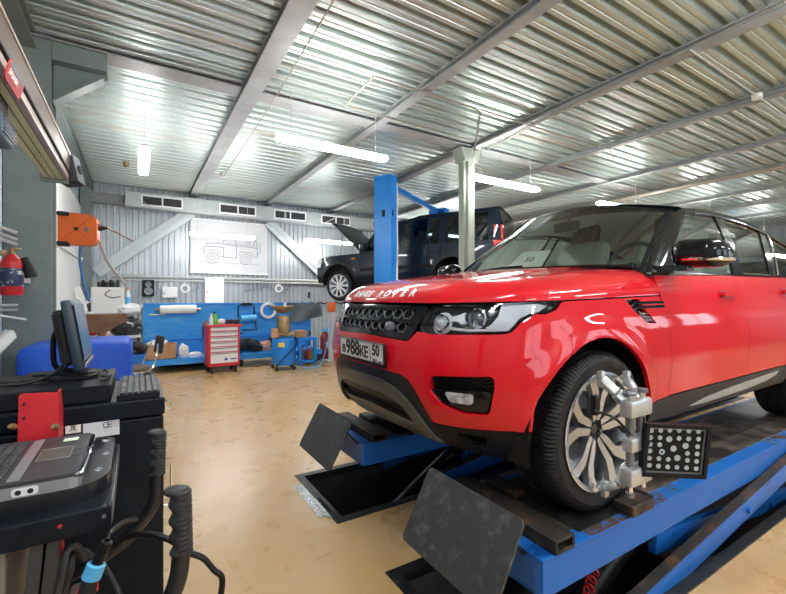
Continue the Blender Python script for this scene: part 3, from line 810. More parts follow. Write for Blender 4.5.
# -- head lamps
lamp = [(.578, .852), (.80, .852), (.96, .856), (.997, .864), (1.020, .884), (1.048, .912), (1.085, .932), (1.123, .944), (1.165, .944), (1.220, .958), (1.262, .998), (.912, .984), (.608, .974), (.575, .955), (.560, .915), (.560, .870)]
tub = lambda o: [(lerp(.86, a, .97), lerp(.915, c, .95)) for a, c in lamp]
def lamp_unit(mir):
    h = bpy.data.objects.new('headlamp', None); COL.objects.link(h); h.parent = car
    sg = 1 if mir else -1
    lp = [(-a, c) for a, c in lamp] if not mir else lamp
    patch('lamp_housing', lp, M['black_gloss'], h, PF, off=-.045, thick=0, grid=(.05, .03))
    patch('lamp_cover', lp, M['lens'], h, PF, off=0, thick=.03, grid=(.04, .02))
    # round projector units with bright rings
    for s0, w0, r in ((.655, .893, .036), (.848, .918, .040)):
        c = PF(sg * s0, w0, -.040); u, v, n = RB.planc(s0); ax = Vector((n[0] * .9 - .4, n[1] * sg * .5, .12)).normalized()
        b = MB(); b.lathe([(r + .006, .0), (r + .008, .020), (r, .024), (r - .003, .012), (r - .004, 0)], c, ax, 28); b.build('lamp_ring', M['chrome'], h)
        b = MB(); b.lathe([(r * .9, .004), (r * .75, .016), (r * .4, .026), (0, .030)], c, ax, 24); b.build('projector_lens', M['lamp_white'] if r < .038 else mat('projector_glass', (.25, .28, .3), .05, .6), h)
    patch('reflector_bowl', [(sg * a, c) for a, c in circ(.655, .893, .050, 24)], M['lamp_white'], h, PF, off=-.040, thick=.004, grid=(.03, .03))
    # bright light-guide blades
    for poly in ([(.700, .868), (.80, .862), (.93, .866), (.955, .876), (.80, .872), (.71, .880)], [(.735, .930), (.775, .945), (.775, .915), (.79, .900), (.765, .890), (.735, .905), (.705, .905), (.705, .925)],
                 [(.915, .865), (.985, .868), (1.012, .890), (1.045, .920), (1.10, .942), (1.150, .950), (1.20, .975), (1.15, .984), (.98, .978), (.955, .975), (.940, .930), (.905, .890), (.885, .880)]):
        pp = [(sg * a, c) for a, c in poly]
        patch('light_guide', pp, M['lamp_white'], h, PF, off=-.018, thick=.014, grid=(.03, .03))
lamp_unit(False); lamp_unit(True)
# -- fog-lamp openings
M['fog_glass'] = mat('fog_lamp_glass', (.80, .83, .87), .22, .4, col2=(.20, .22, .25), scale=26, thresh=(.45, .62))
def fog_unit(mir):
    sg = 1 if mir else -1
    f = bpy.data.objects.new('fog_lamp_bezel', None); COL.objects.link(f); f.parent = car
    big = [(sg * lerp(.78, a, 1.06), lerp(.59, c, 1.08)) for a, c in fogh]
    patch('bezel_back', big, M['black_plastic'], f, PF, off=-.042, thick=0, grid=(.05, .04))
    for w0 in (.612, .630, .648, .665):
        b = MB(); b.tube([PF(sg * (.66 + .026 * k), w0 + .006 * (-1) ** k, -.026) for k in range(11)], .004, 5); b.build('bezel_mesh', M['black_gloss'], f)
    patch('bezel_bar', [(sg * a, c) for a, c in rcorner([(.634, .594), (.66, .604), (.90, .608), (.915, .60), (.895, .515), (.80, .515), (.70, .540), (.672, .548)], .01, 2)], M['black_gloss'], f, PF, off=-.010, thick=.03, grid=(.04, .04))
    patch('fog_lamp', [(sg * a, c) for a, c in rcorner([(.700, .594), (.840, .592), (.835, .546), (.725, .550)], .014, 3)], M['fog_glass'], f, PF, off=-.003, thick=.008, grid=(.015, .02))
    patch('bezel_trim', [(sg * a, c) for a, c in ((.634, .594), (.640, .598), (.680, .548), (.672, .545))], M['chrome'], f, PF, off=-.006, thick=.01)
    patch('bezel_trim', [(sg * a, c) for a, c in ((.640, .652), (.648, .652), (.664, .622), (.654, .622))], M['chrome'], f, PF, off=-.006, thick=.01)
fog_unit(False); fog_unit(True)
# -- black lower bumper: centre surround, corner pieces, centre intake
cs = [(0, .648), (.30, .646), (.438, .641), (.50, .624), (.54, .582), (.574, .522), (.620, .436), (.655, .36), (.665, .320), (.615, .318), (.595, .335), (.560, .412), (.515, .470), (.47, .500), (.40, .510), (0, .514)]
cs_full = cs + [(-a, c) for a, c in cs[1:-1]][::-1]
patch('bumper_surround', [(-a, c) for a, c in cs[1:-1]][::-1] + cs[:1] + cs[1:-1] + [cs[-1]], M['grey_plastic'], car, PF, off=.006, thick=.03, grid=(.05, .03)) if False else None
top_half = [(0, .650), (.30, .648), (.438, .643), (.50, .626), (.54, .584), (.574, .524), (.620, .438), (.655, .36), (.668, .318)]
in_half = [(.610, .320), (.560, .412), (.515, .455), (.47, .478), (.40, .488), (0, .494)]
hh = top_half + in_half
patch('bumper_surround', [(a, c) for a, c in hh] + [(-a, c) for a, c in hh[1:-1]][::-1], M['grey_plastic'], car, PF, off=.004, thick=.03, grid=(.04, .03))
bar = [(0, .604), (.25, .600), (.40, .572), (.49, .530), (.555, .455), (.642, .330), (.590, .332), (.505, .430), (.46, .480), (.38, .512), (.25, .530), (0, .534)]
patch('bumper_bar', bar + [(-a, c) for a, c in bar[1:-1]][::-1], M['bar_grey'], car, PF, off=.020, thick=.018, grid=(.04, .02))
ch = [(0, .484), (.40, .478), (.46, .468), (.49, .452), (.50, .44), (.47, .408), (.0, .436)]
patch('bumper_intake', ch[:-1] + [ch[-1]] + [(-a, c) for a, c in ch[1:-1]][::-1], M['dark'], car, PF, off=-.03, thick=0)
sk = [(0, .437), (.47, .409), (.50, .436), (.55, .41), (.59, .345), (.57, .318), (.50, .322), (.36, .325), (.33, .337), (0, .342)]
patch('skid_plate', sk + [(-a, c) for a, c in sk[1:-1]][::-1], mat('skid_plate_grey', (.10, .10, .10), .38, .4), car, PF, off=-.003, thick=.03, grid=(.05, .03))
def bump_corner(mir):
    af = [p for p in arc_pts(RB, AFc, RAr, .27) if p[1] < .43 and p[0] < AFc[0] + 1.2]
    pts = [(.628, .432), (.66, .432), (.78, .430), (.93, .431), (1.086, .433), (1.092, .36), (1.085, .262), (.98, .268), (.86, .284), (.72, .312), (.672, .318)]
    hol = rcorner([(.735, .405), (.89, .405), (.885, .350), (.80, .345)], .01, 2)
    patch('bumper_corner', [(-a, c) for a, c in pts] if not mir else pts, M['black_plastic'], car, PF, holes=[[(-a, c) for a, c in hol] if not mir else hol], off=.002, thick=.03, grid=(.05, .03))
    patch('tow_eye_recess', [((-a if not mir else a), c) for a, c in ((.72, .41), (.90, .41), (.90, .34), (.76, .34))], M['black_gloss'], car, PF, off=-.028, thick=0)
both(bump_corner)
# -- wings, doors, rear quarters, sills, arch lips
G = .003
ar_r = arc_pts(RB, ARc, RAr, .478)
def side_panels(mir):
    f = (lambda L: L) if mir else (lambda L: [(-a, c) for a, c in L])
    # front wing
    top = [(U(1.42) - G, 1.020)] + [(s, wh(s) - .007) for s in np.linspace(U(1.40), 1.275, 14)]
    lampedge = [(1.262, .985), (1.228, .955), (1.170, .939), (1.130, .937)]
    sm_ = [(1.166, .930), (1.229, .901), (1.296, .846), (archf_b[-1][0] + .004, archf_b[-1][1])]
    arch = [p for p in archf if p[0] > archf_b[-1][0] + .01]
    arch = [p for p in arch if p[1] >= .46]
    wing = top + lampedge + sm_ + arch + [(U(1.262), .455), (U(1.47) - G, .470), (U(1.485) - G, .60), (U(1.475) - G, .80), (U(1.44) - G, .97)]
    vent = [(U(1.07), 1.004), (U(1.20), 1.004), (U(1.235), .955), (U(1.335), .875), (U(1.24), .880), (U(1.15), .935)]
    patch('front_wing', f(wing), M['red'], car, PF, holes=[f(rcorner(vent, .006, 2))], thick=.022, grid=(.05, .04))
    patch('wing_vent', f([(lerp(U(1.2), a, 1.05), lerp(.94, c, 1.06)) for a, c in vent]), M['black_gloss'], car, PF, off=-.020, thick=0)
    for w0 in (.985, .962):
        patch('vent_blade', f([(U(1.13), w0 + .006), (U(1.44), w0 + .010), (U(1.44), w0 - .004), (U(1.13), w0 - .008)]), M['black_gloss'], car, PF, off=.004, thick=.016, grid=(.05, .02))
    vv = MB()
    for k in range(5): vv.tube([PF((1 if mir else -1) * U(1.19 + .030 * k), .940 - .012 * k, -.008), PF((1 if mir else -1) * U(1.24 + .024 * k), .890, -.008)], .004, 5)
    for k in range(3): vv.tube([PF((1 if mir else -1) * U(1.19 + .02 * k), .93 - .018 * k, -.008), PF((1 if mir else -1) * U(1.31), .925 - .018 * k, -.008)], .004, 5)
    vv.build('vent_mesh', M['alloy_grey'], car)
    # doors
    d1 = [(U(1.42), 1.135), (U(1.44), .97), (U(1.475), .80), (U(1.485), .60), (U(1.47), .474), (U(2.505) - G, .486), (U(2.53) - G, .60), (U(2.545) - G, .80), (U(2.50) - G, 1.0), (U(2.47) - G, 1.165)]
    d2 = [(U(2.47), 1.165), (U(2.50), 1.0), (U(2.545), .80), (U(2.53), .60), (U(2.505), .486), (U(3.262), .492)]
    arr = [p for p in ar_r if p[0] < U(3.62)]
    d2 += arr[1:] + [(U(3.56) - G, .86), (U(3.62) - G, .95), (U(3.60) - G, 1.05), (U(3.56) - G, 1.178)]
    patch('front_door', f(d1), M['red'], car, PF, thick=.022, grid=(.06, .03))
    patch('rear_door', f(d2), M['red'], car, PF, thick=.022, grid=(.06, .03))
    qp = [(U(3.56), 1.178), (U(3.60), 1.05), (U(3.62), .95), (U(3.56), .86)] + [p for p in ar_r if p[0] >= U(3.60)] + [(U(4.35), .47), (U(4.72), .50), (RB.smax - .3, .50), (RB.smax - .3, 1.10), (U(4.6), 1.17)]
    patch('rear_quarter', f(qp), M['red'], car, PF, thick=.022, grid=(.06, .04))
    # window sill strips
    patch('waist_trim', f([(U(1.43), 1.137), (U(2.5), 1.170), (U(3.6), 1.183), (U(3.6), 1.195), (U(2.5), 1.183), (U(1.43), 1.150)]), M['black_gloss'], car, PF, off=.004, thick=.02, grid=(.08, .03))
    # sills
    sl = [(U(1.262), .450), (U(1.47), .466), (U(2.505), .480), (U(3.262), .487), (U(3.30), .40), (U(3.25), .345), (U(2.5), .335), (U(1.6), .330), (U(1.36), .340), (U(1.272), .36)]
    patch('sill', f(sl), M['grey_plastic'], car, PF, off=.004, thick=.05, grid=(.06, .03))
    ins = [(U(1.75), .368), (U(1.95), .402), (U(2.3), .425), (U(2.62), .440), (U(3.12), .462), (U(3.08), .432), (U(2.9), .400), (U(2.6), .380), (U(2.2), .368), (U(1.95), .362)]
    patch('sill_insert', f(rcorner(ins, .02, 2)), M['sill_silver'], car, PF, off=.007, thick=.008, grid=(.06, .03))
    # door handles
    for u0, w0 in ((2.28, 1.035), (3.38, 1.06)):
        patch('handle_cup', f(rcorner([(U(u0 - .09), w0 + .028), (U(u0 + .08), w0 + .028), (U(u0 + .08), w0 - .03), (U(u0 - .09), w0 - .03)], .028, 4)), M['handle_dark'], car, PF, off=.0015, thick=.003)
        patch('door_handle', f(rcorner([(U(u0 - .115), w0 + .016), (U(u0 + .105), w0 + .018), (U(u0 + .105), w0 - .010), (U(u0 - .115), w0 - .012)], .012, 3)), M['red'], car, PF, off=.030, thick=.016)
    # inner arch liners
    for c in (AFc, ARc):
        bb = MB(); sgn = 1 if mir else -1
        prof = [(RAr + .012, .0), (RAr + .004, .30), (0.0, .30)]
        n = 28
        V = []
        for r, dy in ((RAr + .006, .93), (RAr - .002, .80), (RAr - .002, .60), (.02, .60)):
            V.append([bb.bm.verts.new((c[0] + r * math.cos(a), sgn * dy, c[1] + r * math.sin(a))) for a in [-.25 + (math.pi + .5) * k / n for k in range(n + 1)]])
        for A, B_ in zip(V[:-1], V[1:]):
            for k in range(n): bb.bm.faces.new((A[k], A[k + 1], B_[k + 1], B_[k]))
        bb.build('arch_liner', M['black_plastic'], car)
M['sill_silver'] = mat('sill_insert_silver', (.42, .45, .46), .35, .3)
M['handle_dark'] = mat('red_handle_cup', (.45, .010, .014), .3, coat=1.0)
both(side_panels)
# underbody
b = MB(); b.box2((.75, -.55, .27), (4.5, .55, .50), .03); b.box2((.35, -.60, .33), (.80, .60, .60), .03); b.box2((1.32, -.86, .34), (3.20, .86, .50), .03); b.build('underbody', M['dark'], car)
for y in (-1, 1):
    b = MB(); b.tube([(.87, .25 * y, .30), (.86, .72 * y, .28)], .03, 8); b.build('suspension_arm', M['black_steel'], car)
# -- greenhouse: side surface between waist and roof rail
def SG(u, w, off=0.0, sg=-1):
    t = (w - 1.16) / .47
    v = .905 - .180 * t + .030 * 4 * t * (1 - t) * .6 - .05 * sst(3.8, 4.8, u)
    return Vector((u, sg * (v + off * .86), w + off * .5))
def wr(u): return float(np.interp(u, [1.9, 2.24, 2.49, 2.74, 2.97, 3.2, 3.51, 3.9, 4.26, 4.7], [1.56, 1.618, 1.640, 1.644, 1.642, 1.628, 1.580, 1.495, 1.395, 1.28]))
def ws_base(q): return Vector((1.17 + .25 * q * q, .862 * q, 1.185 - .034 * q * q))
def ws_head(q): return Vector((1.86 + .24 * q * q, .705 * q, 1.712 - .082 * q * q))
def wscreen(i, t):
    q = -1 + 2 * i
    a, c = ws_base(q), ws_head(q); p = a.lerp(c, t)
    k = 4 * t * (1 - t) * .022
    return p + Vector((-.55, 0, .83)) * k
b = MB(); b.grid(wscreen, 36, 14); b.build('windscreen', M['screen_glass'], car, smooth=180)
# black border of the screen
b = MB()
for q0, q1 in ((0, .014), (.986, 1)): b.grid(lambda i, t: wscreen(lerp(q0, q1, i), t) + Vector((-.001, 0, .002)), 2, 14)
b.grid(lambda i, t: wscreen(i, lerp(.93, 1, t)) + Vector((-.001, 0, .002)), 30, 2)
b.grid(lambda i, t: wscreen(i, lerp(0, .06, t)) + Vector((-.001, 0, .002)), 30, 2)
b.build('windscreen_border', M['black_gloss'], car, smooth=180)
# cowl below the screen and behind the bonnet
b = MB(); b.grid(lambda i, t: Vector((hood_ring(0, (1 - abs(1 - 2 * i)) if False else 0).x, 0, 0)) if False else (lambda q: (Vector((lerp(1.16, 1.42, q * q), .93 * q if False else q * .94, 1.175 - .05 * q * q))).lerp(ws_base(q) + Vector((.02, 0, .004)), t))(-1 + 2 * i), 30, 4)
b.build('cowl', M['black_plastic'], car, smooth=180)
for y0 in (-.35, .25):
    b = MB(); b.tube([wscreen(.5 + y0 / 1.64, .02) + Vector((-.01, 0, .018)), wscreen(.5 + (y0 - .25) / 1.64, .035) + Vector((-.01, 0, .018)), wscreen(.5 + (y0 - .42) / 1.64, .05) + Vector((-.008, 0, .012))], .008, 6); b.build('wiper', M['black_plastic'], car)
# roof
def roofc(u): return float(np.interp(u, [1.9, 2.1, 2.4, 2.8, 3.2, 3.6, 4.0, 4.4, 4.7], [1.712, 1.740, 1.765, 1.778, 1.772, 1.735, 1.66, 1.55, 1.46]))
def roofp(i, t):
    q = -1 + 2 * i; h = ws_head(q); u = lerp(h.x, 4.68, t)
    e = SG(u, wr(u) + .012).y * -1
    v = q * (e + .006)
    edge = wr(u) + .016
    w = edge + (max(roofc(u), edge) - edge) * (1 - abs(q) ** 2.6)
    w = lerp(h.z, w, sst(0, .16, t))
    return Vector((u, v, w))
b = MB(); b.grid(roofp, 36, 40); b.build('roof', M['black_gloss'], car, smooth=180)
def glasshouse(mir):
    sg = 1 if mir else -1
    mp = lambda u, w, off=0.0: SG(u, w, off, sg)
    # A pillar: from the screen edge round to the door glass
    def ap(i, t):
        e = wscreen(1.0 if mir else 0.0, t); g = SG(lerp(1.49, 2.21, t), lerp(1.150, wr(2.21) + .012, t), 0.012, sg)
        m = e.lerp(g, i); bulge = 4 * i * (1 - i) * .008
        return m + Vector((-.3, sg * .8, .4)) * bulge
    b = MB(); b.grid(ap, 8, 16); b.build('pillar', M['black_gloss'], car, smooth=180)
    railt = [(u, wr(u) + .018) for u in np.linspace(2.16, 4.62, 16)]
    railb = [(u, wr(u) - .020) for u in np.linspace(4.50, 2.16, 16)]
    patch('roof_rail', railt + railb, M['black_gloss'], car, mp, off=.008, thick=.03, grid=(.1, .04))
    patch('pillar', [(2.50, 1.165), (2.63, 1.168), (2.72, 1.40), (2.80, wr(2.80)), (2.66, wr(2.66)), (2.58, 1.40)], M['black_gloss'], car, mp, off=.006, thick=.02, grid=(.1, .06))
    patch('pillar', [(3.17, 1.175), (3.32, 1.177), (3.44, 1.40), (3.56, wr(3.56)), (3.44, wr(3.44)), (3.29, 1.40)], M['black_gloss'], car, mp, off=.006, thick=.02, grid=(.1, .06))
    patch('pillar', [(4.36, 1.18), (4.66, 1.18), (4.62, wr(4.62)), (4.30, wr(4.3))], M['black_gloss'], car, mp, off=.006, thick=.02, grid=(.1, .06))
    def gl(nm, pts): patch(nm, pts, M['side_glass'], car, mp, off=0, thick=0, grid=(.1, .06))
    gl('door_glass', [(1.50, 1.148), (2.56, 1.165), (2.64, 1.40), (2.72, wr(2.72)), (2.18, wr(2.18)), (1.95, 1.46), (1.75, 1.33)])
    gl('door_glass', [(2.56, 1.165), (3.25, 1.178), (3.36, 1.40), (3.50, wr(3.5)), (2.72, wr(2.72)), (2.64, 1.40)])
    gl('quarter_glass', [(3.25, 1.178), (4.45, 1.18), (4.30, wr(4.30)), (3.90, wr(3.9)), (3.50, wr(3.5)), (3.36, 1.40)])
    b = MB(); b.tube([SG(lerp(2.64, 3.16, k / 8), 1.178 + .003 * k / 8, .012, sg) for k in range(9)], .006, 6)
    b.tube([SG(lerp(3.33, 3.56, k / 8), lerp(1.19, wr(3.56) - .02, k / 8), .012, sg) for k in range(9)], .007, 6)
    b.tube([SG(u, wr(u) - .026, .012, sg) for u in np.linspace(2.3, 4.3, 20)], .006, 6); b.build('window_trim', M['chrome'], car)
    # front quarter trim triangle at the mirror
    patch('mirror_base', [(1.46, 1.145), (1.66, 1.150), (1.80, 1.36), (1.62, 1.24)], M['black_gloss'], car, mp, off=.004, thick=.03)
    # door mirror
    mr = bpy.data.objects.new('door_mirror', None); COL.objects.link(mr); mr.parent = car
    b = MB(); c = Vector((1.585, sg * 1.075, 1.258))
    b.box((0, 0, 0), (.165, .265, .158), .066, M=Matrix.Translation(c) @ Matrix.Rotation(sg * rad(10), 4, 'Z'), seg=5)
    for v in b.bm.verts:
        f_ = (v.co.y - c.y) * sg                      # the outer end is lower and slimmer
        v.co.z = c.z + (v.co.z - c.z) * (1.0 - .9 * max(0, f_) ** 1.3) - .10 * max(0, f_); v.co.x += .25 * max(0, f_)
    b.build('mirror_housing', M['black_gloss'], mr, smooth=60)
    b = MB(); b.tube([(1.52, sg * 1.02, 1.222), (1.507, sg * 1.09, 1.218), (1.545, sg * 1.190, 1.212), (1.625, sg * 1.212, 1.214)], .010, 6, smooth=6); b.build('mirror_indicator', M['chrome'], mr)
    b = MB(); b.prism(rcorner([(-.10, 0), (.08, -.02), (.08, .14), (-.02, .16)], .02, 3), frame((1.575, sg * .880, 1.165), (1, 0, 0), (0, sg, 0)), .028 * sg); b.build('mirror_arm', M['black_gloss'], mr)
    b = MB(); b.box((1.670, sg * 1.085, 1.248), (.006, .20, .10), .003); b.build('mirror_glass', M['chrome'], mr)
both(glasshouse)
# tail end
b = MB(); b.grid(lambda i, t: Vector((lerp(4.83, 4.67, t), lerp(-.80, .80, i) * lerp(1, .86, t), lerp(1.10, 1.40, t))), 10, 8); b.build('rear_window', M['black_gloss'], car)
b = MB(); b.grid(lambda i, t: Vector((4.84, lerp(-.62, .62, i), lerp(.45, 1.12, t))), 4, 4); b.build('tailgate', M['red'], car)
# cabin
b = MB(); b.grid(lambda i, t: roofp(lerp(.06, .94, i), lerp(.05, .95, t)) + Vector((0, 0, -.045)), 16, 16); b.build('headliner', M['leather'], car, smooth=180)
b = MB(); b.box2((1.32, -.80, .95), (1.85, .80, 1.13), .06); b.box2((1.45, -.78, 1.06), (1.72, .78, 1.165), .04); b.build('dashboard', M['cabin'], car)
for sg in (-1, 1):
    st = bpy.data.objects.new('seat', None); COL.objects.link(st); st.parent = car
    b = MB(); b.box((2.35, .40 * sg, .85), (.55, .52, .22), .07, seg=3); b.build('seat_cushion', M['leather'], st)
    b = MB(); b.box((0, 0, .32), (.16, .50, .66), .06, M=Matrix.Translation((2.62, .40 * sg, .92)) @ Matrix.Rotation(rad(14), 4, 'Y'), seg=3); b.build('seat_back', M['leather'], st)
    b = MB(); b.box((0, 0, .76), (.11, .28, .19), .045, M=Matrix.Translation((2.63, .40 * sg, .90)) @ Matrix.Rotation(rad(12), 4, 'Y'), seg=3); b.build('head_rest', M['cabin'], st)
b = MB(); b.box2((3.25, -.62, .72), (3.5, .62, 1.42), .08); b.build('rear_seat', M['leather'], car)
b = MB(); b.tube([Vector((2.15, -.40, 1.25)) + Vector((math.sin(a) * .065, math.cos(a) * .185, math.sin(a) * .175)) for a in [2 * math.pi * k / 32 for k in range(32)]], .017, 8, closed=True)
b.tube([(2.15, -.40, 1.25), (1.80, -.40, 1.06)], .035, 8); b.bar((2.155, -.57, 1.25), (2.155, -.23, 1.25), .02, .04); b.bar((2.155, -.40, 1.25), (2.12, -.40, 1.09), .04, .02); b.build('steering_wheel', M['cabin'], car)
b = MB(); b.box((1.93, 0, 1.585), (.03, .23, .075), .012); b.tube([(1.94, 0, 1.60), (1.98, 0, 1.68)], .012, 6); b.build('cabin_mirror', M['cabin'], car)
# notice behind the screen
nb = bpy.data.objects.new('screen_notice', None); COL.objects.link(nb); nb.parent = car
sp = wscreen(.42, .10) + Vector((.03, 0, -.02)); e1 = (wscreen(.36, .10) - wscreen(.48, .10)).normalized(); e2 = (wscreen(.42, .45) - wscreen(.42, .10)).normalized()
Mn = frame(sp, e1, e2)
b = MB(); b.prism(rcorner([(-.14, -.02), (.14, -.02), (.12, .19), (-.12, .19)], .02, 3), Mn, .002); b.build('notice_sheet', M['notice'] if 'notice' in M else M['paper'], nb)
b = MB(); b.text('50', .075, Mn @ Matrix.Translation((0, .085, .004)), .002); b.build('notice_number', M['ink'], nb, smooth=0)
# wheels
make_wheel('front_wheel', car, (.845, -.845, .3785), .377, .27, .268, split_spokes)
make_wheel('front_wheel', car, (.845, .845, .3785), .377, .27, .268, split_spokes, flip=True)
make_wheel('rear_wheel', car, (3.768, -.845, .3785), .377, .27, .268, split_spokes)
make_wheel('rear_wheel', car, (3.768, .845, .3785), .377, .27, .268, split_spokes, flip=True)
# ------------------------------------------------------------------ scissor lift runways
M['worn_edge'] = mat('flaking_blue_paint', (0.010, 0.15, 0.50), 0.5, col2=(0.10, 0.050, 0.026), scale=9.0, thresh=(0.47, 0.53), bump=.3, bscale=40)
def lift_runway():
    t = thing('scissor_lift', 'near blue scissor lift runway under the wheels with clamp and dotted target', 'car lift', (1.33, 1.06, 0), 0, 'scissor lift runways under the red car')
    L, W = 5.9, .62
    b = MB(); b.box2((0, .0, .235), (L, .016, .384), .004); b.box2((0, W - .016, .235), (L, W, .384), .004); b.box2((0, .016, .235), (.016, W - .016, .384), .003); b.box2((0, .0, .372), (L, .10, .385), .003); b.box2((0, W - .10, .372), (L, W, .385), .003); b.box2((0, .016, .235), (L, W - .016, .245))
    b.box2((0, .016, .372), (.10, W - .016, .385), .003)
    b.build('runway', M['blue_worn'], t, smooth=0)
    b = MB(); b.box2((.32, .002, .3846), (1.15, .10, .3856)); b.build('worn_edge', M['worn_edge'], t, smooth=0)
    b = MB(); b.box2((2.4, .002, .3846), (3.3, .10, .3856)); b.build('worn_edge', M['worn_edge'], t, smooth=0)
    b = MB(); b.box2((.13, .085, .376), (L, W - .04, .3875), .002)
    for x in np.arange(1.25, L, .62): b.box2((x, .085, .3865), (x + .012, W - .04, .3885))
    for y in (.24, .40): b.box2((1.1, y, .3865), (L, y + .012, .3885))
    b.build('deck_plate', M['deck_steel'], t, smooth=0)
    b = MB(); b.box2((.07, -.005, .385), (.19, W + .02, .397), .003); b.box2((.07, -.005, .385), (.084, W + .02, .44), .003); b.box2((.176, -.005, .385), (.19, W + .02, .44), .003); b.box2((.07, -.005, .430), (.19, W + .02, .442), .003)
    b.build('stop_rail', M['rust'], t, smooth=0)
    b = MB(); b.box2((.30, .05, .385), (.92, .56, .3895), .002); b.box2((.66, .035, .388), (.80, .06, .396), .002); b.build('turntable', M['black_steel'], t, smooth=0)
    b = MB(); b.box2((.61, -.012, .3885), (.80, .083, .436), .006); b.build('rubber_block', M['rust'], t, smooth=0)
    b = MB(); b.box2((.27, .40, .386), (.36, .60, .425), .004); b.build('rubber_block', M['rust'], t, smooth=0)
    # raised end flap
    Mx = frame((-.06, .03, .545), (0, 1, 0), (-.17, 0, -.305))
    b = MB(); b.prism(rcorner([(0, 0), (.60, 0), (.60, .355), (0, .355)], .03, 4), Mx, .012); b.build('end_flap', M['flap'], t, smooth=0)
    for y in (.10, .54):
        b = MB(); b.bar((.0, y, .37), (-.10, y, .48), .03, .012); b.build('flap_bracket', M['black_steel'], t, smooth=0)
    # scissor legs, ram and hose
    for y, p, q in ((-.035, (.50, .05), (3.2, .385)), (.10, (1.0, .16), (4.4, -.25)), (W - .02, (.50, .02), (2.6, .22))):
        b = MB(); b.bar((p[0], y, p[1] - .055), (q[0], y, q[1] - .075), .045, .115, .006); b.cyl((lerp(p[0], q[0], .47), y - .04, lerp(p[1] - .055, q[1] - .075, .47)), (lerp(p[0], q[0], .47), y + .04, lerp(p[1] - .055, q[1] - .075, .47)), .022); b.build('scissor_leg', M['blue_worn'], t, smooth=30)
    b = MB(); b.bar((.55, -.035, .058), (3.15, -.035, .370), .05, .006, .001); b.build('leg_flange', M['rust'], t, smooth=0)
    b = MB(); b.tube([(.35, .24, -.30), (1.05, .22, .12)], .055, 14); b.tube([(.95, .22, .06), (1.5, .22, .20)], .028, 10); b.build('hydraulic_ram', M['black_steel'], t)
    b = MB(); b.box2((.95, .10, .10), (1.25, .36, .22), .02); b.build('ram_mount', M['black_steel'], t, smooth=30)
    b = MB(); b.tube([(.30 + .002 * k, .10 + .024 * math.cos(k * .8), -.25 + .0042 * k + .024 * math.sin(k * .8)) for k in range(110)], .005, 5); b.build('coiled_hose', M['red_metal'], t)
    b = MB(); b.box2((-.02, -.02, -.615), (3.5, W, -.58)); b.box2((1.6, .1, -.58), (1.9, .5, -.30)); b.build('base_frame', M['black_steel'], t, smooth=0)
    return t
near_lift = lift_runway()
far_lift = dup(near_lift, (1.33, 2.555, 0), 0, 'far blue scissor lift runway beyond, its grey end flap near the open pit')

for k_ in kids(far_lift):    # coiled_far: that hose is on the near runway only
    if k_.name.startswith('coiled_hose'): bpy.data.objects.remove(k_)

# ------------------------------------------------------------------ wheel clamp with its target board
t = thing('wheel_clamp', 'silver wheel clamp holding a black dotted target board on the front wheel', 'wheel clamp', (1.868, 1.146, .778))
b = MB()
for x in (-.015, .09): b.cyl((x, -.13, -.235), (x, -.13, .20), .0115)
b.build('guide_rod', M['chrome'], t)
b = MB(); b.cyl((-.015, -.13, -.12), (-.015, -.13, -.055), .017); b.build('rod_sleeve', M['alloy_grey'], t); b = MB()
b.cyl((-.015, -.13, .012), (-.015, -.13, .095), .0165)
for k in range(7): b.lathe([(.0185, 0), (.0185, .006)], (-.015, -.13, .02 + .011 * k), seg=14)
b.build('clamp_spring', M['alloy_grey'], t)
def bracket(z, tips, sgz):
    b = MB(); b.box((.035, -.13, z), (.175, .060, .078), .012)
    for (tx, tz) in tips:
        p0 = Vector((.0 if tx < .05 else .08, -.115, z + .012 * sgz)); p2 = Vector((tx, -.035, tz))
        pm = Vector((lerp(p0.x, p2.x, .62), -.085, lerp(p0.z, p2.z, .48)))
        b.bar(p0, pm, .050, .040, .008, up=(0, 1, 0)); b.bar(pm, p2, .044, .030, .007, up=(0, 1, 0))
        b.box((tx, -.032, tz), (.030, .03, .075), .007); b.cyl((tx, -.04, tz), (tx, -.006, tz + .004 * sgz), .012)
    b.build('clamp_bracket', M['clamp'], t, smooth=30)
M['clamp'] = mat('clamp_aluminium', (.60, .62, .62), .34, .7)
bracket(.135, ((-.075, .255), (.135, .235)), 1)
bracket(-.165, ((-.045, -.250),), -1)
b = MB(); b.box((.035, -.13, -.025), (.15, .05, .062), .010); b.build('clamp_slider', M['clamp'], t, smooth=30)
for prof, o in (([(0, 0), (.026, 0), (.030, .008), (.026, .018), (.012, .022), (0, .022)], (-.015, -.13, .195)), ([(0, 0), (.022, 0), (.022, .016), (0, .016)], (.09, -.13, .195)), ([(0, 0), (.018, 0), (.018, .02), (0, .02)], (-.015, -.13, -.255))):
    b = MB(); b.lathe(prof, o, seg=14); b.build('clamp_knob', M['alloy_grey'], t)
b = MB(); b.tube([(-.02, -.14, .02), (-.10, -.11, .10), (-.17, -.06, .13)], .006, 6, smooth=4); b.box((-.145, -.05, .15), (.035, .03, .09), .008); b.build('safety_strap', M['cable'], t, smooth=30)
ex = Vector((.868, -.494, -.055)).normalized(); ez = Vector((.03, -.10, 1)); ey = ez.cross(ex)
Mt = frame((.030, -.163, -.045), ex, ez)
W_, H_ = .292, .238
b = MB(); b.prism([(0, -H_ / 2), (W_, -H_ / 2), (W_, H_ / 2), (0, H_ / 2)], Mt @ Matrix.Translation((0, 0, -.022)), .020)
b.prism([(0, -H_ / 2), (W_, -H_ / 2), (W_, H_ / 2), (0, H_ / 2)], Mt, .010, [[(.016, -H_ / 2 + .016), (.016, H_ / 2 - .016), (W_ - .016, H_ / 2 - .016), (W_ - .016, -H_ / 2 + .016)]])
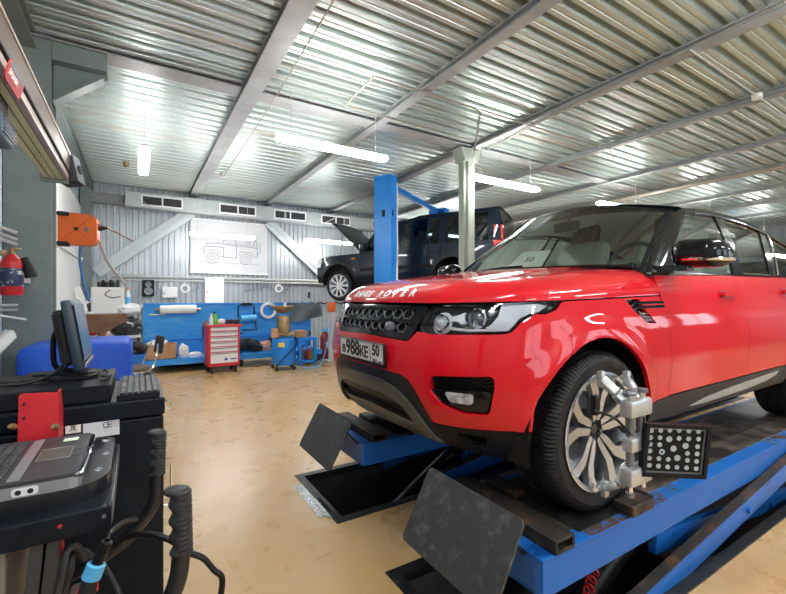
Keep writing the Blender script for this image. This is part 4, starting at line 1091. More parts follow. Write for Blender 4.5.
b.build('target_board', M['black_plastic'], t, smooth=0)
b = MB(); b.prism([(.016, -H_ / 2 + .016), (W_ - .016, -H_ / 2 + .016), (W_ - .016, H_ / 2 - .016), (.016, H_ / 2 - .016)], Mt @ Matrix.Translation((0, 0, -.0015)), .002, [[(.024, -H_ / 2 + .024), (.024, H_ / 2 - .024), (W_ - .024, H_ / 2 - .024), (W_ - .024, -H_ / 2 + .024)]]); b.build('target_border', M['alloy_grey'], t, smooth=0)
dots = [(387, 328), (414, 328), (440, 328), (467, 329), (495, 331), (523, 333), (387, 350), (414, 351), (469, 354), (497, 356), (525, 357), (388, 371), (415, 373), (525, 381), (389, 392), (498, 402), (526, 404), (390, 415), (417, 417), (444, 420), (500, 424), (527, 428), (392, 438), (418, 441), (445, 444), (472, 446), (500, 448), (528, 451), (441, 356, 1), (456, 386, 1), (490, 378, 1), (470, 416, 1), (424, 396, 2)]
dotm = mat('reflective_dot', (.46, .54, .58), .4, .2)
for d in dots:
    b = MB()
    u = (d[0] - 369) / (556 - 369); v = (d[1] - 312 - u * 12) / (466 - 312 - 0)
    x, y = u * W_, H_ / 2 - (v * .93 + .045) * H_
    big = len(d) > 2; r = .0135 if big else .0102
    Md = Mt @ Matrix.Translation((x, y, -.0015))
    if big and d[2] == 2: b.prism(circ(0, 0, .0125, 20), Md, .0025, [circ(0, 0, .006, 16)[::-1]])
    else: b.prism(circ(0, 0, r, 20), Md, .0025)
    b.build('target_dot', dotm, t, smooth=0)
b = MB(); b.bar((.05, -.135, -.02), (.07, -.165, -.03), .05, .05, .004); b.build('board_mount', M['black_plastic'], t, smooth=0)

# ------------------------------------------------------------------ the dark off-roader on the two-post lift
DX, DY = 3.864, 8.603; DR = math.atan2(-2.257, 1.474); K = .92
du, dv = Vector((math.cos(DR), math.sin(DR), 0)), Vector((-math.sin(DR), math.cos(DR), 0))
dorg = Vector((DX, DY, 1.36)) - du * (.84 * K) + dv * (.93 * K)
suv = thing('off_road_car', 'dark blue boxy off-road car raised on the two-post lift with its hood open', 'car', dorg, DR)
suv.rotation_euler = (0, rad(-1.2), DR); suv.scale = (K, K, K)
DB = Body([(0, 0), (.01, .3), (.03, .55), (.08, .75), (.17, .87), (.32, .93), (.6, .95), (.84, .955), (1.5, .955), (2.5, .955), (3.7, .955), (4.4, .95), (4.7, .92), (4.80, .85), (4.83, .6), (4.84, .3), (4.84, 0)],
          [(.2, .1), (.4, .03), (.6, 0), (.9, .02), (1.05, .05), (1.2, .08)], [(.2, .08), (.4, .03), (.55, .0), (.75, .008), (.95, .015), (1.1, .025), (1.2, .035)], [(.2, .1), (.4, .02), (.6, 0), (1, .01), (1.2, .03)], ((.84, .40), (3.725, .40)), .47, (.75, .5, 4.3, 4.7), .012)
DU, DP = DB.SU, DB.P
fa_ = arc_pts(DB, (.84, .40), .47, .42, n=20); ra_ = arc_pts(DB, (3.725, .40), .47, .42, n=20)
def suv_side(mir):
    sg = 1 if mir else -1
    f = (lambda L: L) if mir else (lambda L: [(-a, c) for a, c in L])
    patch('front_wing', f([(DU(1.42), 1.08), (DU(.62), 1.06), (DU(.30), 1.02), (DU(.22), .70)] + [p for p in fa_ if p[0] > 0] + [(DU(1.40), .42), (DU(1.45), .7)]), M['navy'], suv, DP, grid=(.12, .12))
    patch('front_door', f([(DU(1.43), 1.13), (DU(1.455), .7), (DU(1.41), .42), (DU(2.42), .42), (DU(2.45), .7), (DU(2.45), 1.15)]), M['navy'], suv, DP, grid=(.12, .12))
    patch('rear_door', f([(DU(2.46), 1.15), (DU(2.46), .7), (DU(2.43), .42)] + [p for p in ra_ if p[0] < DU(3.40)] + [(DU(3.46), .95), (DU(3.50), 1.16)]), M['navy'], suv, DP, grid=(.12, .12))
    patch('rear_quarter', f([(DU(3.51), 1.16), (DU(3.47), .95)] + [p for p in ra_ if p[0] > DU(3.42)] + [(DU(4.5), .36), (DB.smax - .3, .42), (DB.smax - .25, 1.16)]), M['navy'], suv, DP, grid=(.12, .12))
    for c in ((.84, .40), (3.725, .40)):
        o = [(DU(c[0] + .53 * math.cos(a)), c[1] + .53 * math.sin(a)) for a in np.linspace(math.pi, 0, 18)]
        i = [(DU(c[0] + .455 * math.cos(a)), c[1] + .455 * math.sin(a)) for a in np.linspace(0, math.pi, 18)]
        patch('wheel_arch_flare', f(o + i), M['grey_plastic'], suv, DP, off=.016, thick=.03, grid=(.15, .15))
        bb = MB(); n = 20; V = []
        for r, y in ((.46, .92), (.45, .55), (.02, .55)): V.append([bb.bm.verts.new((c[0] + r * math.cos(a), sg * y, c[1] + r * math.sin(a))) for a in [-.1 + (math.pi + .2) * k / n for k in range(n + 1)]])
        for A, B_ in zip(V[:-1], V[1:]):
            for k in range(n): bb.bm.faces.new((A[k], A[k + 1], B_[k + 1], B_[k]))
        bb.build('arch_liner', M['dark'], suv)
    patch('side_moulding', f([(DU(1.47), .72), (DU(3.28), .72), (DU(3.28), .64), (DU(1.47), .64)]), M['black_plastic'], suv, DP, off=.012, thick=.02, grid=(.2, .1))
    patch('sill', f([(DU(1.32), .425), (DU(3.25), .425), (DU(3.25), .31), (DU(1.32), .31)]), M['black_plastic'], suv, DP, off=.006, thick=.04, grid=(.2, .1))
    sd = lambda u, w, off=0.0: Vector((u, sg * (.93 - .125 * (w - 1.12) / .68 + off), w))
    rl = lambda u: float(np.interp(u, [1.9, 2.3, 2.75, 2.95, 4.7], [1.72, 1.76, 1.79, 1.84, 1.85]))
    patch('pillar', [(1.45, 1.12), (1.62, 1.13), (2.06, 1.68), (2.3, 1.72), (2.3, rl(2.3)), (1.98, 1.74)], M['navy'], suv, sd, off=.004, thick=.05)
    patch('roof_rail', [(2.0, 1.70)] + [(u, rl(u) - .09) for u in (2.3, 2.75, 2.95, 4.62)] + [(u, rl(u)) for u in (4.70, 2.95, 2.75, 2.3, 1.98)], M['navy'], suv, sd, off=.004, thick=.05)
    patch('pillar', [(2.40, 1.14), (2.54, 1.14), (2.54, 1.74), (2.40, 1.70)], M['navy'], suv, sd, off=.004, thick=.05)
    patch('pillar', [(3.42, 1.15), (3.60, 1.15), (3.60, 1.78), (3.42, 1.78)], M['navy'], suv, sd, off=.004, thick=.05)
    patch('pillar', [(4.50, 1.15), (4.78, 1.15), (4.72, 1.80), (4.50, 1.80)], M['navy'], suv, sd, off=.004, thick=.05)
    for nm, L in (('front_window', [(1.60, 1.12), (2.42, 1.14), (2.42, 1.72), (2.05, 1.70)]), ('rear_window', [(2.52, 1.14), (3.44, 1.15), (3.44, 1.79), (2.52, 1.74)]), ('quarter_window', [(3.58, 1.15), (4.52, 1.15), (4.52, 1.79), (3.58, 1.79)])):
        patch(nm, L, M['suv_glass'], suv, sd, thick=0, grid=(.3, .3))
    for u0 in (2.30, 3.36): patch('door_handle', f(rcorner([(DU(u0 - .11), 1.0), (DU(u0 + .08), 1.0), (DU(u0 + .08), .965), (DU(u0 - .11), .965)], .01, 2)), M['navy'], suv, DP, off=.035, thick=.03)
    b = MB(); b.box((1.62, sg * 1.06, 1.20), (.12, .22, .17), .04, seg=3); b.build('side_mirror', M['navy'], suv, smooth=50)
    # lamps
    patch('tail_lamp', f([(DB.smax - 1.06, 1.46), (DB.smax - .84, 1.46), (DB.smax - .84, .92), (DB.smax - 1.06, .92)]), M['tail_red'], suv, lambda s, w, off=0.0: DP(s, min(w, 1.15), off) + Vector((0, -sg * .10 * max(0, w - 1.12), w - min(w, 1.15))), off=.012, thick=.05, grid=(.05, .1))
    patch('tail_lamp_stripe', f([(DB.smax - 1.06, 1.24), (DB.smax - .84, 1.24), (DB.smax - .84, 1.21), (DB.smax - 1.06, 1.21)]), M['amber'], suv, lambda s, w, off=0.0: DP(s, min(w, 1.15), off) + Vector((0, -sg * .10 * max(0, w - 1.12), w - min(w, 1.15))), off=.016, thick=.01, grid=(.05, .1))
    patch('side_repeater', f([(DU(1.22), .98), (DU(1.32), .98), (DU(1.32), .95), (DU(1.22), .95)]), M['amber'], suv, DP, off=.006, thick=.01)
    patch('head_lamp', f([(DB.SV(.55), .98), (DU(.10), 1.0), (DU(.36), .99), (DU(.30), .80), (DB.SV(.55), .80)]), M['lamp_white'], suv, DP, off=.008, thick=.02, grid=(.08, .08))
M['suv_glass'] = glass('tinted_car_glass', (.16, .20, .21), 0.0, 1.5, .04)
both(suv_side)
hf = [(0, .42), (DB.SV(.7), .42), (DU(.2), .44), (DU(.30), .62), (DU(.31), 1.0), (DB.SV(.5), 1.0), (0, 1.0)]
patch('front_bumper', hf + [(-a, c) for a, c in hf[1:-1]][::-1], M['black_plastic'], suv, DP, off=-.004, thick=.03, grid=(.15, .15))
b = MB()
rl = lambda u: float(np.interp(u, [1.9, 2.3, 2.75, 2.95, 4.7], [1.72, 1.76, 1.79, 1.84, 1.85]))
def rfp(i, t):
    q = -1 + 2 * i; u = lerp(1.96, 4.72, t); return Vector((u, q * (.825), rl(u) + .035 * (1 - q ** 4)))
b.grid(rfp, 14, 30); b.build('roof', M['navy'], suv, smooth=60)
b = MB(); b.grid(lambda i, t: Vector((lerp(1.42, 1.98, t), (-1 + 2 * i) * lerp(.84, .80, t), lerp(1.13, 1.74, t))), 6, 6); b.build('windscreen', M['suv_glass'], suv)
b = MB(); b.grid(lambda i, t: Vector((lerp(4.83, 4.73, t), (-1 + 2 * i) * lerp(.86, .80, t), lerp(1.12, 1.82, t))), 6, 6); b.build('tailgate_glass', M['suv_glass'], suv)
b = MB(); b.grid(lambda i, t: Vector((4.84, (-1 + 2 * i) * .85, lerp(.45, 1.14, t))), 4, 4); b.build('tailgate', M['navy'], suv)
b = MB(); b.tube([(4.62, .28, 1.885), (4.66, .28, 1.93)], .035, 10); b.build('roof_aerial', M['black_plastic'], suv)
# raised bonnet: outer skin, inner frame and hinges
h0, h1 = Vector((1.38, 0, 1.16)), Vector((.52, 0, 1.97)); hn = (h1 - h0).cross(Vector((0, 1, 0))).normalized()
b = MB(); b.grid(lambda i, t: h0.lerp(h1, t) + Vector((0, (-1 + 2 * i) * lerp(.80, .74, t), 0)) + hn * (-.035 * (1 - (2 * i - 1) ** 4) + .03 * t * t), 12, 10); b.build('raised_hood', M['navy'], suv, smooth=60)
b = MB()
for y in (-.68, -.25, .25, .68): b.bar(h0.lerp(h1, .05) + Vector((0, y, 0)) + hn * .02, h0.lerp(h1, .95) + Vector((0, y * .92, 0)) + hn * .02, .07, .03)
for t_ in (.08, .92): b.bar(h0.lerp(h1, t_) + Vector((0, -.70, 0)) + hn * .02, h0.lerp(h1, t_) + Vector((0, .70, 0)) + hn * .02, .07, .03)
b.build('hood_frame', M['black_plastic'], suv, smooth=0)
b = MB(); b.tube([(.75, -.70, 1.05), h0.lerp(h1, .62) + Vector((0, -.68, 0))], .012, 6); b.build('hood_strut', M['alloy_grey'], suv)
b = MB(); b.box2((.20, -.80, .55), (1.40, .80, .98), .04); b.box2((.45, -.45, .95), (1.1, .45, 1.06), .05); b.build('engine_bay', M['dark'], suv)
b = MB(); b.box2((1.3, -.82, .34), (4.3, .82, .60), .02); b.box2((.4, -.55, .30), (4.5, .55, .55), .02); b.build('underbody', M['dark'], suv, smooth=0)
for y in (-1, 1):
    b = MB(); b.box((2.15, .40 * y, .85), (.55, .5, .3), .06); b.box((2.50, .40 * y, 1.2), (.16, .48, .7), .06); b.box((2.53, .40 * y, 1.60), (.10, .28, .18), .04); b.build('seat', M['leather'], suv)
b = MB(); b.box2((1.4, -.8, .85), (1.75, .8, 1.10), .05); b.build('dashboard', M['cabin'], suv)
def multi_spokes(w, rr, hw):
    for k in range(10):
        a = math.pi * 2 * k / 10
        b = MB(); Mx = Matrix.Rotation(-a, 4, 'Y') @ frame((0, -hw * .82, 0), (1, 0, 0), (0, 0, 1))
        b.prism([(.04, -.012), (rr - .008, -.026), (rr - .008, .026), (.04, .012)], Mx, .03); b.build('spoke', M['white_metal'], w, smooth=0)
    b = MB(); b.lathe([(0, -hw * .90), (.05, -hw * .9), (.07, -hw * .75), (.07, 0)], (0, 0, 0), (0, 1, 0), 20); b.build('hub', M['white_metal'], w)
for n_, u_ in (('front_wheel', .84), ('rear_wheel', 3.725)):
    for sgn in (-1, 1): make_wheel(n_, suv, (u_, sgn * .80, .325), .372, .255, .262, multi_spokes, flip=sgn > 0)

# ------------------------------------------------------------------ two-post lift
P1 = Vector((4.05, 6.86, 0)); ld = Vector((.855, .518, 0)).normalized(); LL = 2.95
t = thing('two_post_lift', 'bright blue two-post lift holding up the dark off-road car', 'car lift', P1, math.atan2(ld.y, ld.x))
for nm, x, sg in (('post', 0, 1), ('post', LL, -1)):
    top = 3.72 if sg > 0 else 3.66
    b = MB(); b.prism([(-.11, -.185), (.13, -.185), (.13, -.13), (-.07, -.13), (-.07, .13), (.13, .13), (.13, .185), (-.11, .185)] if sg > 0 else [(.11, -.185), (-.13, -.185), (-.13, -.13), (.07, -.13), (.07, .13), (-.13, .13), (-.13, .185), (.11, .185)], Matrix.Translation((x, 0, 0)), top)
    b.box((x, 0, .02), (.45, .5, .04), .004); b.box((x, 0, top - .03), (.26, .39, .06), .01); b.build(nm, M['lift_blue'], t, smooth=0)
    b = MB(); b.box((x + .04 * sg, 0, 1.62), (.20, .25, 1.0), .006); b.build('carriage', M['lift_blue'], t, smooth=0)
    for dy in (-1, 1):
        b = MB(); b.bar((x + .10 * sg, .10 * dy, 1.46), (x + .86 * sg, .62 * dy, 1.46), .09, .08, .006); b.cyl((x + .84 * sg, .60 * dy, 1.48), (x + .84 * sg, .60 * dy, 1.62), .05); b.build('lift_arm', M['lift_blue'], t, smooth=30)
b = MB(); b.bar((0, .10, 3.66), (LL, .10, 3.62), .10, .10, .005); b.build('crossbar', M['lift_blue'], t, smooth=0)
b = MB(); b.bar((0, .10, 3.605), (LL, .10, 3.565), .06, .02, .003); b.build('crossbar_cover', mat('pale_blue_paint', (.25, .45, .75), .4), t, smooth=0)
b = MB(); b.box((LL - .25, .10, 3.50), (.16, .16, .14), .01); b.build('motor_bracket', M['lift_blue'], t, smooth=0)
b = MB(); b.box((-.112, -.02, 3.00), (.008, .06, .13), .002); b.box((-.05, -.187, 3.0), (.05, .006, .12), .002); b.build('post_slot', M['dark'], t, smooth=0)
b = MB(); b.box((.11, -.19, 1.75), (.03, .012, .55), .002); b.box((-.02, -.19, 1.62), (.10, .006, .04)); b.build('post_label', M['white'], t, smooth=0)
b = MB(); b.tube([(.10, -.20, 3.6), (.11, -.20, 2.6), (.11, -.20, 1.3)], .012, 6); b.box((.11, -.205, 3.25), (.05, .04, .12), .006); b.build('post_cable', M['white_metal'], t)
# ------------------------------------------------------------------ tube lights
def tube_light(label, c, along='X', L=1.45, group='hanging tube lights', top=ZC - .01):
    t = thing('tube_light', label, 'lamp', c, 0 if along == 'X' else rad(90), group)
    b = MB(); b.box((0, 0, .040), (L, .055, .035), .010); b.build('housing', M['white'], t, smooth=30)
    b = MB(); b.box((0, 0, .0), (L - .02, .125, .055), .025, seg=4); b.build('diffuser', M['tube'], t, smooth=60)
    for x in (-L * .38, L * .38):
        b = MB(); b.tube([(x, 0, .06), (x, 0, top - c[2])], .004, 5); b.build('hanging_wire', M['conduit'], t)
    return t
TZ = 3.20
tube_light('long lit tube light hanging left of the blue lift post', (2.05, 4.66, TZ))
tube_light('lit tube light hanging just right of the grey middle column', (4.98, 4.66, TZ))
tube_light('lit tube light seen low above the red car windscreen', (8.15, 4.66, TZ))
tube_light('lit tube light seen end-on near the back left corner', (.08, 6.6, TZ + .05), 'Y', 1.25)
tube_light('lit tube light hanging before the projection screen', (1.55, 9.35, 2.70), L=1.30)
tube_light('lit tube light partly behind the raised hood of the dark car', (4.05, 9.6, 2.78), L=1.28)
for p in ((11.5, 4.66), (15, 4.66), (7.6, 9.4)): tube_light('lit tube light far down the hall beyond the cars', (*p, TZ), group='far tube lights')
for p in ((.2, .9), (3.4, .45), (7.6, .3), (11.0, .3), (.6, -2.2), (3.9, -2.2), (7.2, -2.2)): tube_light('lit tube light over the near side of the hall', (*p, TZ), group='near tube lights')
# ------------------------------------------------------------------ ceiling pipes, cables, fittings
PZ = ZC - .10
def pipe(label, pts, r=.011, m='pipe', name='ceiling_pipe', cat='pipe', group=None, smooth=0):
    b = MB(); b.tube(pts, r, 6, smooth=smooth); o = b.build(name, M[m], smooth=60); return tag(o, label, cat, group)
pipe('thin steel pipe looping under the deck and down to the middle column', [atZ(345, 105, PZ), atZ(374, 76, PZ), atZ(420, 91, PZ), atZ(474, 108, PZ), atZ(480, 110, PZ) + Vector((0, 0, -.03)), (4.36, 4.78, 3.40), (4.34, 4.80, 3.30)], .012)
pipe('thin steel pipe running straight above the lit tube to the middle column', [atZ(347, 106, PZ), atZ(420, 127, PZ), atZ(474, 141, PZ)], .010)
pipe('grey cable run crossing the deck from the right edge to the column', [atZ(482, 110, PZ), atZ(560, 135, PZ), atZ(610, 149, PZ), atZ(613, 158, PZ)], .011)
pipe('long tan pipe hung low across the far right ceiling', [atZ(500, 226, 3.55), atZ(600, 204, 3.55), atZ(786, 166, 3.55)], .035, 'pipe')
pipe('grey cable stretched along the deck left of the first roof beam', [atZ(334, 0, PZ), atZ(280, 90, PZ), atZ(224, 176, PZ)], .007)
pipe('cable clipped beside the third roof beam at the upper right', [atZ(786, 2, PZ), atZ(690, 48, PZ), atZ(560, 112, PZ), atZ(486, 150, PZ)], .010)
pipe('pale conduit from the junction box to the right edge', [atZ(690, 50, PZ), atZ(757, 96, PZ), atZ(786, 116, PZ)], .010, 'conduit')
b = MB(); q = atZ(757, 96, PZ); b.lathe([(0, 0), (.05, 0), (.05, .05), (0, .05)], q - Vector((0, 0, .03)), seg=20); tag(b.build('junction_box', M['white']), 'round white junction box on the deck at the upper right', 'junction box')
b = MB(); q = atZ(224, 176, PZ); b.lathe([(0, 0), (.045, .01), (.06, .05), (.06, .09), (0, .09)], q - Vector((0, 0, .03)), seg=20); tag(b.build('smoke_detector', M['white']), 'small white smoke detector under the deck near the back wall', 'smoke detector')
b = MB(); q = atZ(126, 166, PZ); b.lathe([(0, 0), (.04, .01), (.05, .09), (0, .09)], q - Vector((0, 0, .02)), seg=16); tag(b.build('smoke_detector', M['brass']), 'small brown smoke detector left of the end-on tube light', 'smoke detector')
for px, py, y, w_, lab in ((571, 217, 8.5, .28, 'blue lift post top showing above the red car roof centre'), (731, 215, 5.6, .42, 'blue lift post top behind the red car roof on the right')):
    p = atY(px, py, y); b = MB(); b.box2((p.x - w_ / 2, y - .15, 0), (p.x + w_ / 2, y + .15, p.z)); b.box((p.x, y, p.z - .02), (w_ + .08, .40, .06), .01); tag(b.build('lift_post', M['blue'], smooth=0), lab, 'lift post', 'lift posts behind the red car')
# ------------------------------------------------------------------ ventilation duct on the back wall
t = thing('ventilation_duct', 'long galvanised ventilation duct with five grilles on the back wall', 'duct', (0, YB - .42, 3.28))
x0 = atY(125, 200, YB - .42).x
b = MB(); b.box2((x0, 0, .02), (9.5, .26, .33), .004)
for x in (1.55, 3.1, 4.7, 6.4): b.box2((x, -.012, .01), (x + .05, .27, .34))
b.build('duct_body', M['galv'], t, smooth=0)
for (a, c) in (((141, 197), (183, 209)), ((219, 201), (256, 214)), ((274, 208), (306, 218)), ((321, 213), (350, 223)), ((372, 218), (398, 227))):
    xa, xb = atY(*a, YB - .42).x, atY(*c, YB - .42).x
    v = bpy.data.objects.new('vent_grille', None); COL.objects.link(v); v.parent = t
    b = MB(); b.prism([(xa, .06), (xb, .06), (xb, .29), (xa, .29)], frame((0, -.004, 0), (1, 0, 0), (0, 0, 1)), .016, [[(xa + .03, .09), (xa + .03, .26), (xb - .03, .26), (xb - .03, .09)]]); b.box(((xa + xb) / 2, -.012, .175), (.03, .016, .18)); b.build('vent_frame', M['white_metal'], v, smooth=0)
    b = MB(); b.box2((xa + .03, -.006, .09), (xb - .03, -.002, .26))
    for k in range(5): b.box2((xa + .03, -.012, .105 + .033 * k), (xb - .03, -.006, .115 + .033 * k))
    b.build('vent_slats', M['cabin'], v, smooth=0)
b = MB(); b.bar((x0 + .02, .0, .33), (x0 + .5, .0, .02), .01, .04, up=(0, 1, 0)); b.bar((4.0, .0, .0), (4.5, -.02, .25), .02, .05, up=(0, 1, 0)); b.bar((2.5, .0, .0), (2.7, -.02, .12), .02, .04, up=(0, 1, 0)); b.build('duct_hanger', M['galv'], t, smooth=0)
# ------------------------------------------------------------------ projection screen with a line drawing of an off-road car
yw = YB - .05
a, c = atY(190, 219, yw), atY(267, 274, yw)
t = thing('projection_screen', 'white projection screen on the back wall showing a faint car drawing', 'screen', (a.x, yw, c.z))
SW, SH_ = c.x - a.x, a.z - c.z
b = MB(); b.box2((0, -.03, 0), (SW, .0, SH_), .004); b.build('screen_sheet', mat('screen_cloth', (.62, .64, .66), .8), t, smooth=0)
for z_ in (SH_, -.03): b = MB(); b.box2((-.02, -.035, z_), (SW + .02, .01, z_ + .03)); b.build('screen_bar', M['white_metal'], t, smooth=0)
b = MB()
def ln(pts, w=.012, cl=False):
    P = [Vector((p[0] * SW, -.032, p[1] * SH_)) for p in pts]
    b.tube(P, w / 2, 5, closed=cl)
ln([(.17, .33), (.16, .47), (.19, .50), (.20, .56), (.40, .58), (.44, .73), (.47, .75), (.74, .76), (.83, .74), (.86, .52), (.86, .34), (.80, .33)])
ln([(.37, .31), (.58, .29)]); ln([(.41, .50), (.41, .31)]); ln([(.57, .74), (.58, .30)]); ln([(.40, .56), (.86, .52)]); ln([(.19, .50), (.40, .50)])
ln([(.44, .58), (.46, .70), (.55, .70), (.56, .57)], .010, True); ln([(.60, .57), (.61, .70), (.72, .70), (.72, .56)], .010, True); ln([(.75, .56), (.75, .70), (.81, .69), (.82, .55)], .010, True)
for cx_, r in ((.27, .075), (.70, .075)):
    for rr in (r, r * .62, r * .3): ln([(cx_ + rr * math.cos(q), .28 + rr * math.sin(q) * SW / SH_) for q in [2 * math.pi * k / 20 for k in range(20)]], .011 if rr == r else .008, True)
ln([(.18, .38), (.20, .43), (.34, .43), (.37, .34)], .01); ln([(.61, .35), (.63, .43), (.77, .42), (.80, .34)], .01); ln([(.84, .40), (.90, .42), (.90, .62), (.86, .63)], .010); ln([(.10, .20), (.90, .18)], .006)
b.build('car_drawing', mat('pale_drawing_ink', (.16, .18, .21), .8), t, smooth=0)
# ------------------------------------------------------------------ conduits, boxes, tools on the back wall
for k, (py, r) in enumerate(((276, .028), (279.5, .020))):
    p = atY(112, py, YB - .06); pipe(('upper', 'lower')[k] + ' pale conduit running along the back wall above the workbench', [(p.x, YB - .06, p.z), (9.0, YB - .06, p.z)], r, 'conduit', 'wall_conduit', 'conduit', 'conduits on the back wall')
for k, py in enumerate((307, 327)):
    p = atY(108, py, YB - .07); pipe(('upper', 'lower')[k] + ' horizontal pipe on the wall left of the blue workbench', [(p.x - .5, YB - .07, p.z), (1.2, YB - .07, p.z)], .045, 'conduit', 'wall_pipe', 'pipe', 'pipes low on the back wall')
def wallbox(name, label, cat, p0, p1, m, depth=.12, y=YB - .03, bev=.008):
    a, c = atY(*p0, y), atY(*p1, y)
    t = thing(name, label, cat, ((a.x + c.x) / 2, y, c.z)); w, h = c.x - a.x, a.z - c.z
    b = MB(); b.box2((-w / 2, -depth, 0), (w / 2, 0, h), bev); b.build('body', m, t, smooth=0)
    return t, w, h
t, w, h = wallbox('electrical_box', 'small white electrical box with a keyhole on the back wall', 'electrical box', (162, 287), (177, 298), M['white'])
b = MB(); b.box2((-w / 2 + .015, -.128, .015), (w / 2 - .015, -.118, h - .015), .003); b.build('door', M['white'], t, smooth=0); b = MB(); b.cyl((-w * .38, -.127, h * .4), (-w * .38, -.14, h * .4), .015, seg=10); b.build('lock', M['ink'], t)
t, w, h = wallbox('electrical_cabinet', 'tall white electrical cabinet on the back wall above the tool chest', 'electrical cabinet', (204, 278.5), (223, 304), M['white'])
b = MB(); b.box2((-w / 2 + .015, -.128, .015), (w / 2 - .015, -.118, h - .015), .003); b.build('door', M['white'], t, smooth=0); b = MB(); b.cyl((-w * .38, -.127, h * .48), (-w * .38, -.14, h * .48), .014, seg=10); b.build('lock', M['ink'], t)
t, w, h = wallbox('loudspeaker', 'black loudspeaker with two grey cones on the back wall', 'loudspeaker', (142.5, 280), (154, 296), M['black_plastic'], .16)
for z, r in ((.30, .075), (.72, .055)):
    b = MB(); b.lathe([(r * 1.1, 0), (r * 1.1, .01), (r, .012), (r * .4, .0), (r * .3, .012), (0, .018)], (0, -.160, h * z), (0, -1, 0), 20); b.build('cone', M['alloy_grey'], t)
def toolrow(x0p, x1p, n, y):
    random.seed(int(x0p))
    for k in range(n):
        qx = lerp(x0p, x1p, (k + .5) / n)
        if min(abs(qx - 185), abs(qx - 278.5)) < 6 or 159 < qx < 180: continue
        p = atY(qx, 281, y)
        L_ = random.uniform(.12, .22); b = MB(); b.bar(p, p - Vector((0, 0, L_)), .022, .012); b.lathe([(.018, 0), (.034, 0), (.034, .014), (.018, .014)], p + Vector((0, .007, -L_ - .02)), (0, -1, 0), 10, closed=True); b.lathe([(.012, 0), (.024, 0), (.024, .014), (.012, .014)], p + Vector((0, .007, .0)), (0, -1, 0), 10, closed=True)
        tag(b.build('wrench', M['alloy_grey'], smooth=0), 'spanner hanging in a row under the conduit ' + ('left of' if x0p < 200 else 'right of') + ' the tall white cabinet', 'spanner', 'spanners hanging ' + ('left of' if x0p < 200 else 'right of') + ' the white cabinet')
toolrow(156, 200, 12, YB - .05); toolrow(244, 292, 13, YB - .05)
for px, lab in ((185, 'round white ring gauge hanging between the two white boxes'), (278.5, 'round white ring gauge hanging right of the tall white cabinet')):
    p = atY(px, 288.5, YB - .06); b = MB(); b.lathe([(.06, 0), (.10, 0), (.10, .03), (.06, .03)], p, (0, -1, 0), 20, closed=True); b.bar(p + Vector((0, 0, .10)), p + Vector((0, 0, .20)), .02, .02); tag(b.build('ring_gauge', M['white']), lab, 'gauge', 'ring gauges on the back wall')
p = atY(309, 295, YB - .05); b = MB(); b.box(p, (.06, .04, .16), .02); tag(b.build('wall_hook', M['cabin'], smooth=0), 'small dark hook on the bare wall right of the bench', 'hook')
a = atY(298, 304, YB - .06); pts = [(a.x + .12 * k, YB - .06, a.z + .04 * (k % 2)) for k in range(26)]
pipe('black chain strung along the wall behind the lifted car', pts, .018, 'cable', 'wall_chain', 'chain')
# ------------------------------------------------------------------ blue workbench with back panel
BY = 9.45
xa, xb = atY(143, 304, BY).x, atY(311, 304, BY).x
zt = atY(200, 304.5, BY).z
t = thing('workbench', 'long blue workbench with a tall back panel and a low shelf', 'workbench', (xa, BY, 0))
BW = xb - xa
b = MB(); b.box2((0, 0, .20), (BW, .04, zt), .004); b.build('back_panel', M['bench_blue'], t, smooth=0)
b = MB(); b.box2((0, -.68, .20), (BW, .0, .25), .004); b.box2((0, -.70, .15), (BW, -.66, .26), .004); b.build('shelf', M['bench_blue'], t, smooth=0)
b = MB(); b.box2((0, -.03, zt), (BW, .05, zt + .03), .004); b.box2((.0, -.035, .55), (BW, -.0, .58), .004); b.build('top_rail', M['lift_blue'], t, smooth=0)
for x in (.05, BW / 2, BW - .05):
    for y in (-.6, .0):
        b = MB(); b.box2((x - .03, y - .03, 0), (x + .03, y + .03, .2)); b.build('leg', M['cabin'], t, smooth=0)
SZ = .252
# roll of white paper on the bench panel
a, c = atY(160, 305.5, BY - .10), atY(196, 313, BY - .10)
t = thing('paper_roll', 'white paper towel roll fixed to the blue bench panel', 'paper roll', ((a.x + c.x) / 2, BY - .106, (a.z + c.z) / 2)); w = (c.x - a.x)
b = MB(); b.cyl((-w / 2, 0, 0), (w / 2, 0, 0), .085, seg=24); b.build('roll', M['paper'], t)
b = MB(); b.cyl((-w / 2 - .08, 0, 0), (w / 2 + .08, 0, 0), .025, seg=10); b.box2((-w / 2 - .08, .0, -.02), (-w / 2 - .05, .10, .02)); b.box2((w / 2 + .05, .0, -.02), (w / 2 + .08, .10, .02)); b.build('holder', M['brass'], t, smooth=30)
p = atY(157, 314.5, BY - .012); b = MB(); b.box(p, (.28, .012, .025)); tag(b.build('label_strip', M['lime'], smooth=0), 'pale green label strip on the blue bench panel', 'label')
p = atY(203, 332, BY - .012); b = MB(); b.box(p, (.022, .012, .26), .004); tag(b.build('marker_strap', M['navy'], smooth=0), 'dark strap hanging on the blue panel beside the tool chest', 'strap')
# hose reel frame on the panel
p = atY(246, 316, BY - .02)
t = thing('wall_rack', 'black wire rack with a blue sheet roll on the bench panel', 'rack', p)
b = MB(); b.tube([(-.16, -.02, -.02), (-.17, -.02, .20), (-.12, -.06, .26), (.13, -.06, .26), (.17, -.02, .20), (.17, -.02, .0), (.22, -.02, -.30), (-.10, -.02, -.30)], .012, 6); b.build('wire_frame', M['cable'], t)
b = MB(); b.box((.0, -.06, .26), (.20, .06, .06), .012); b.build('hook_bar', M['cable'], t, smooth=0)
b = MB(); b.cyl((-.12, -.08, -.06), (.20, -.08, -.04), .07, seg=16); b.build('blue_roll', M['sky_blue'], t)
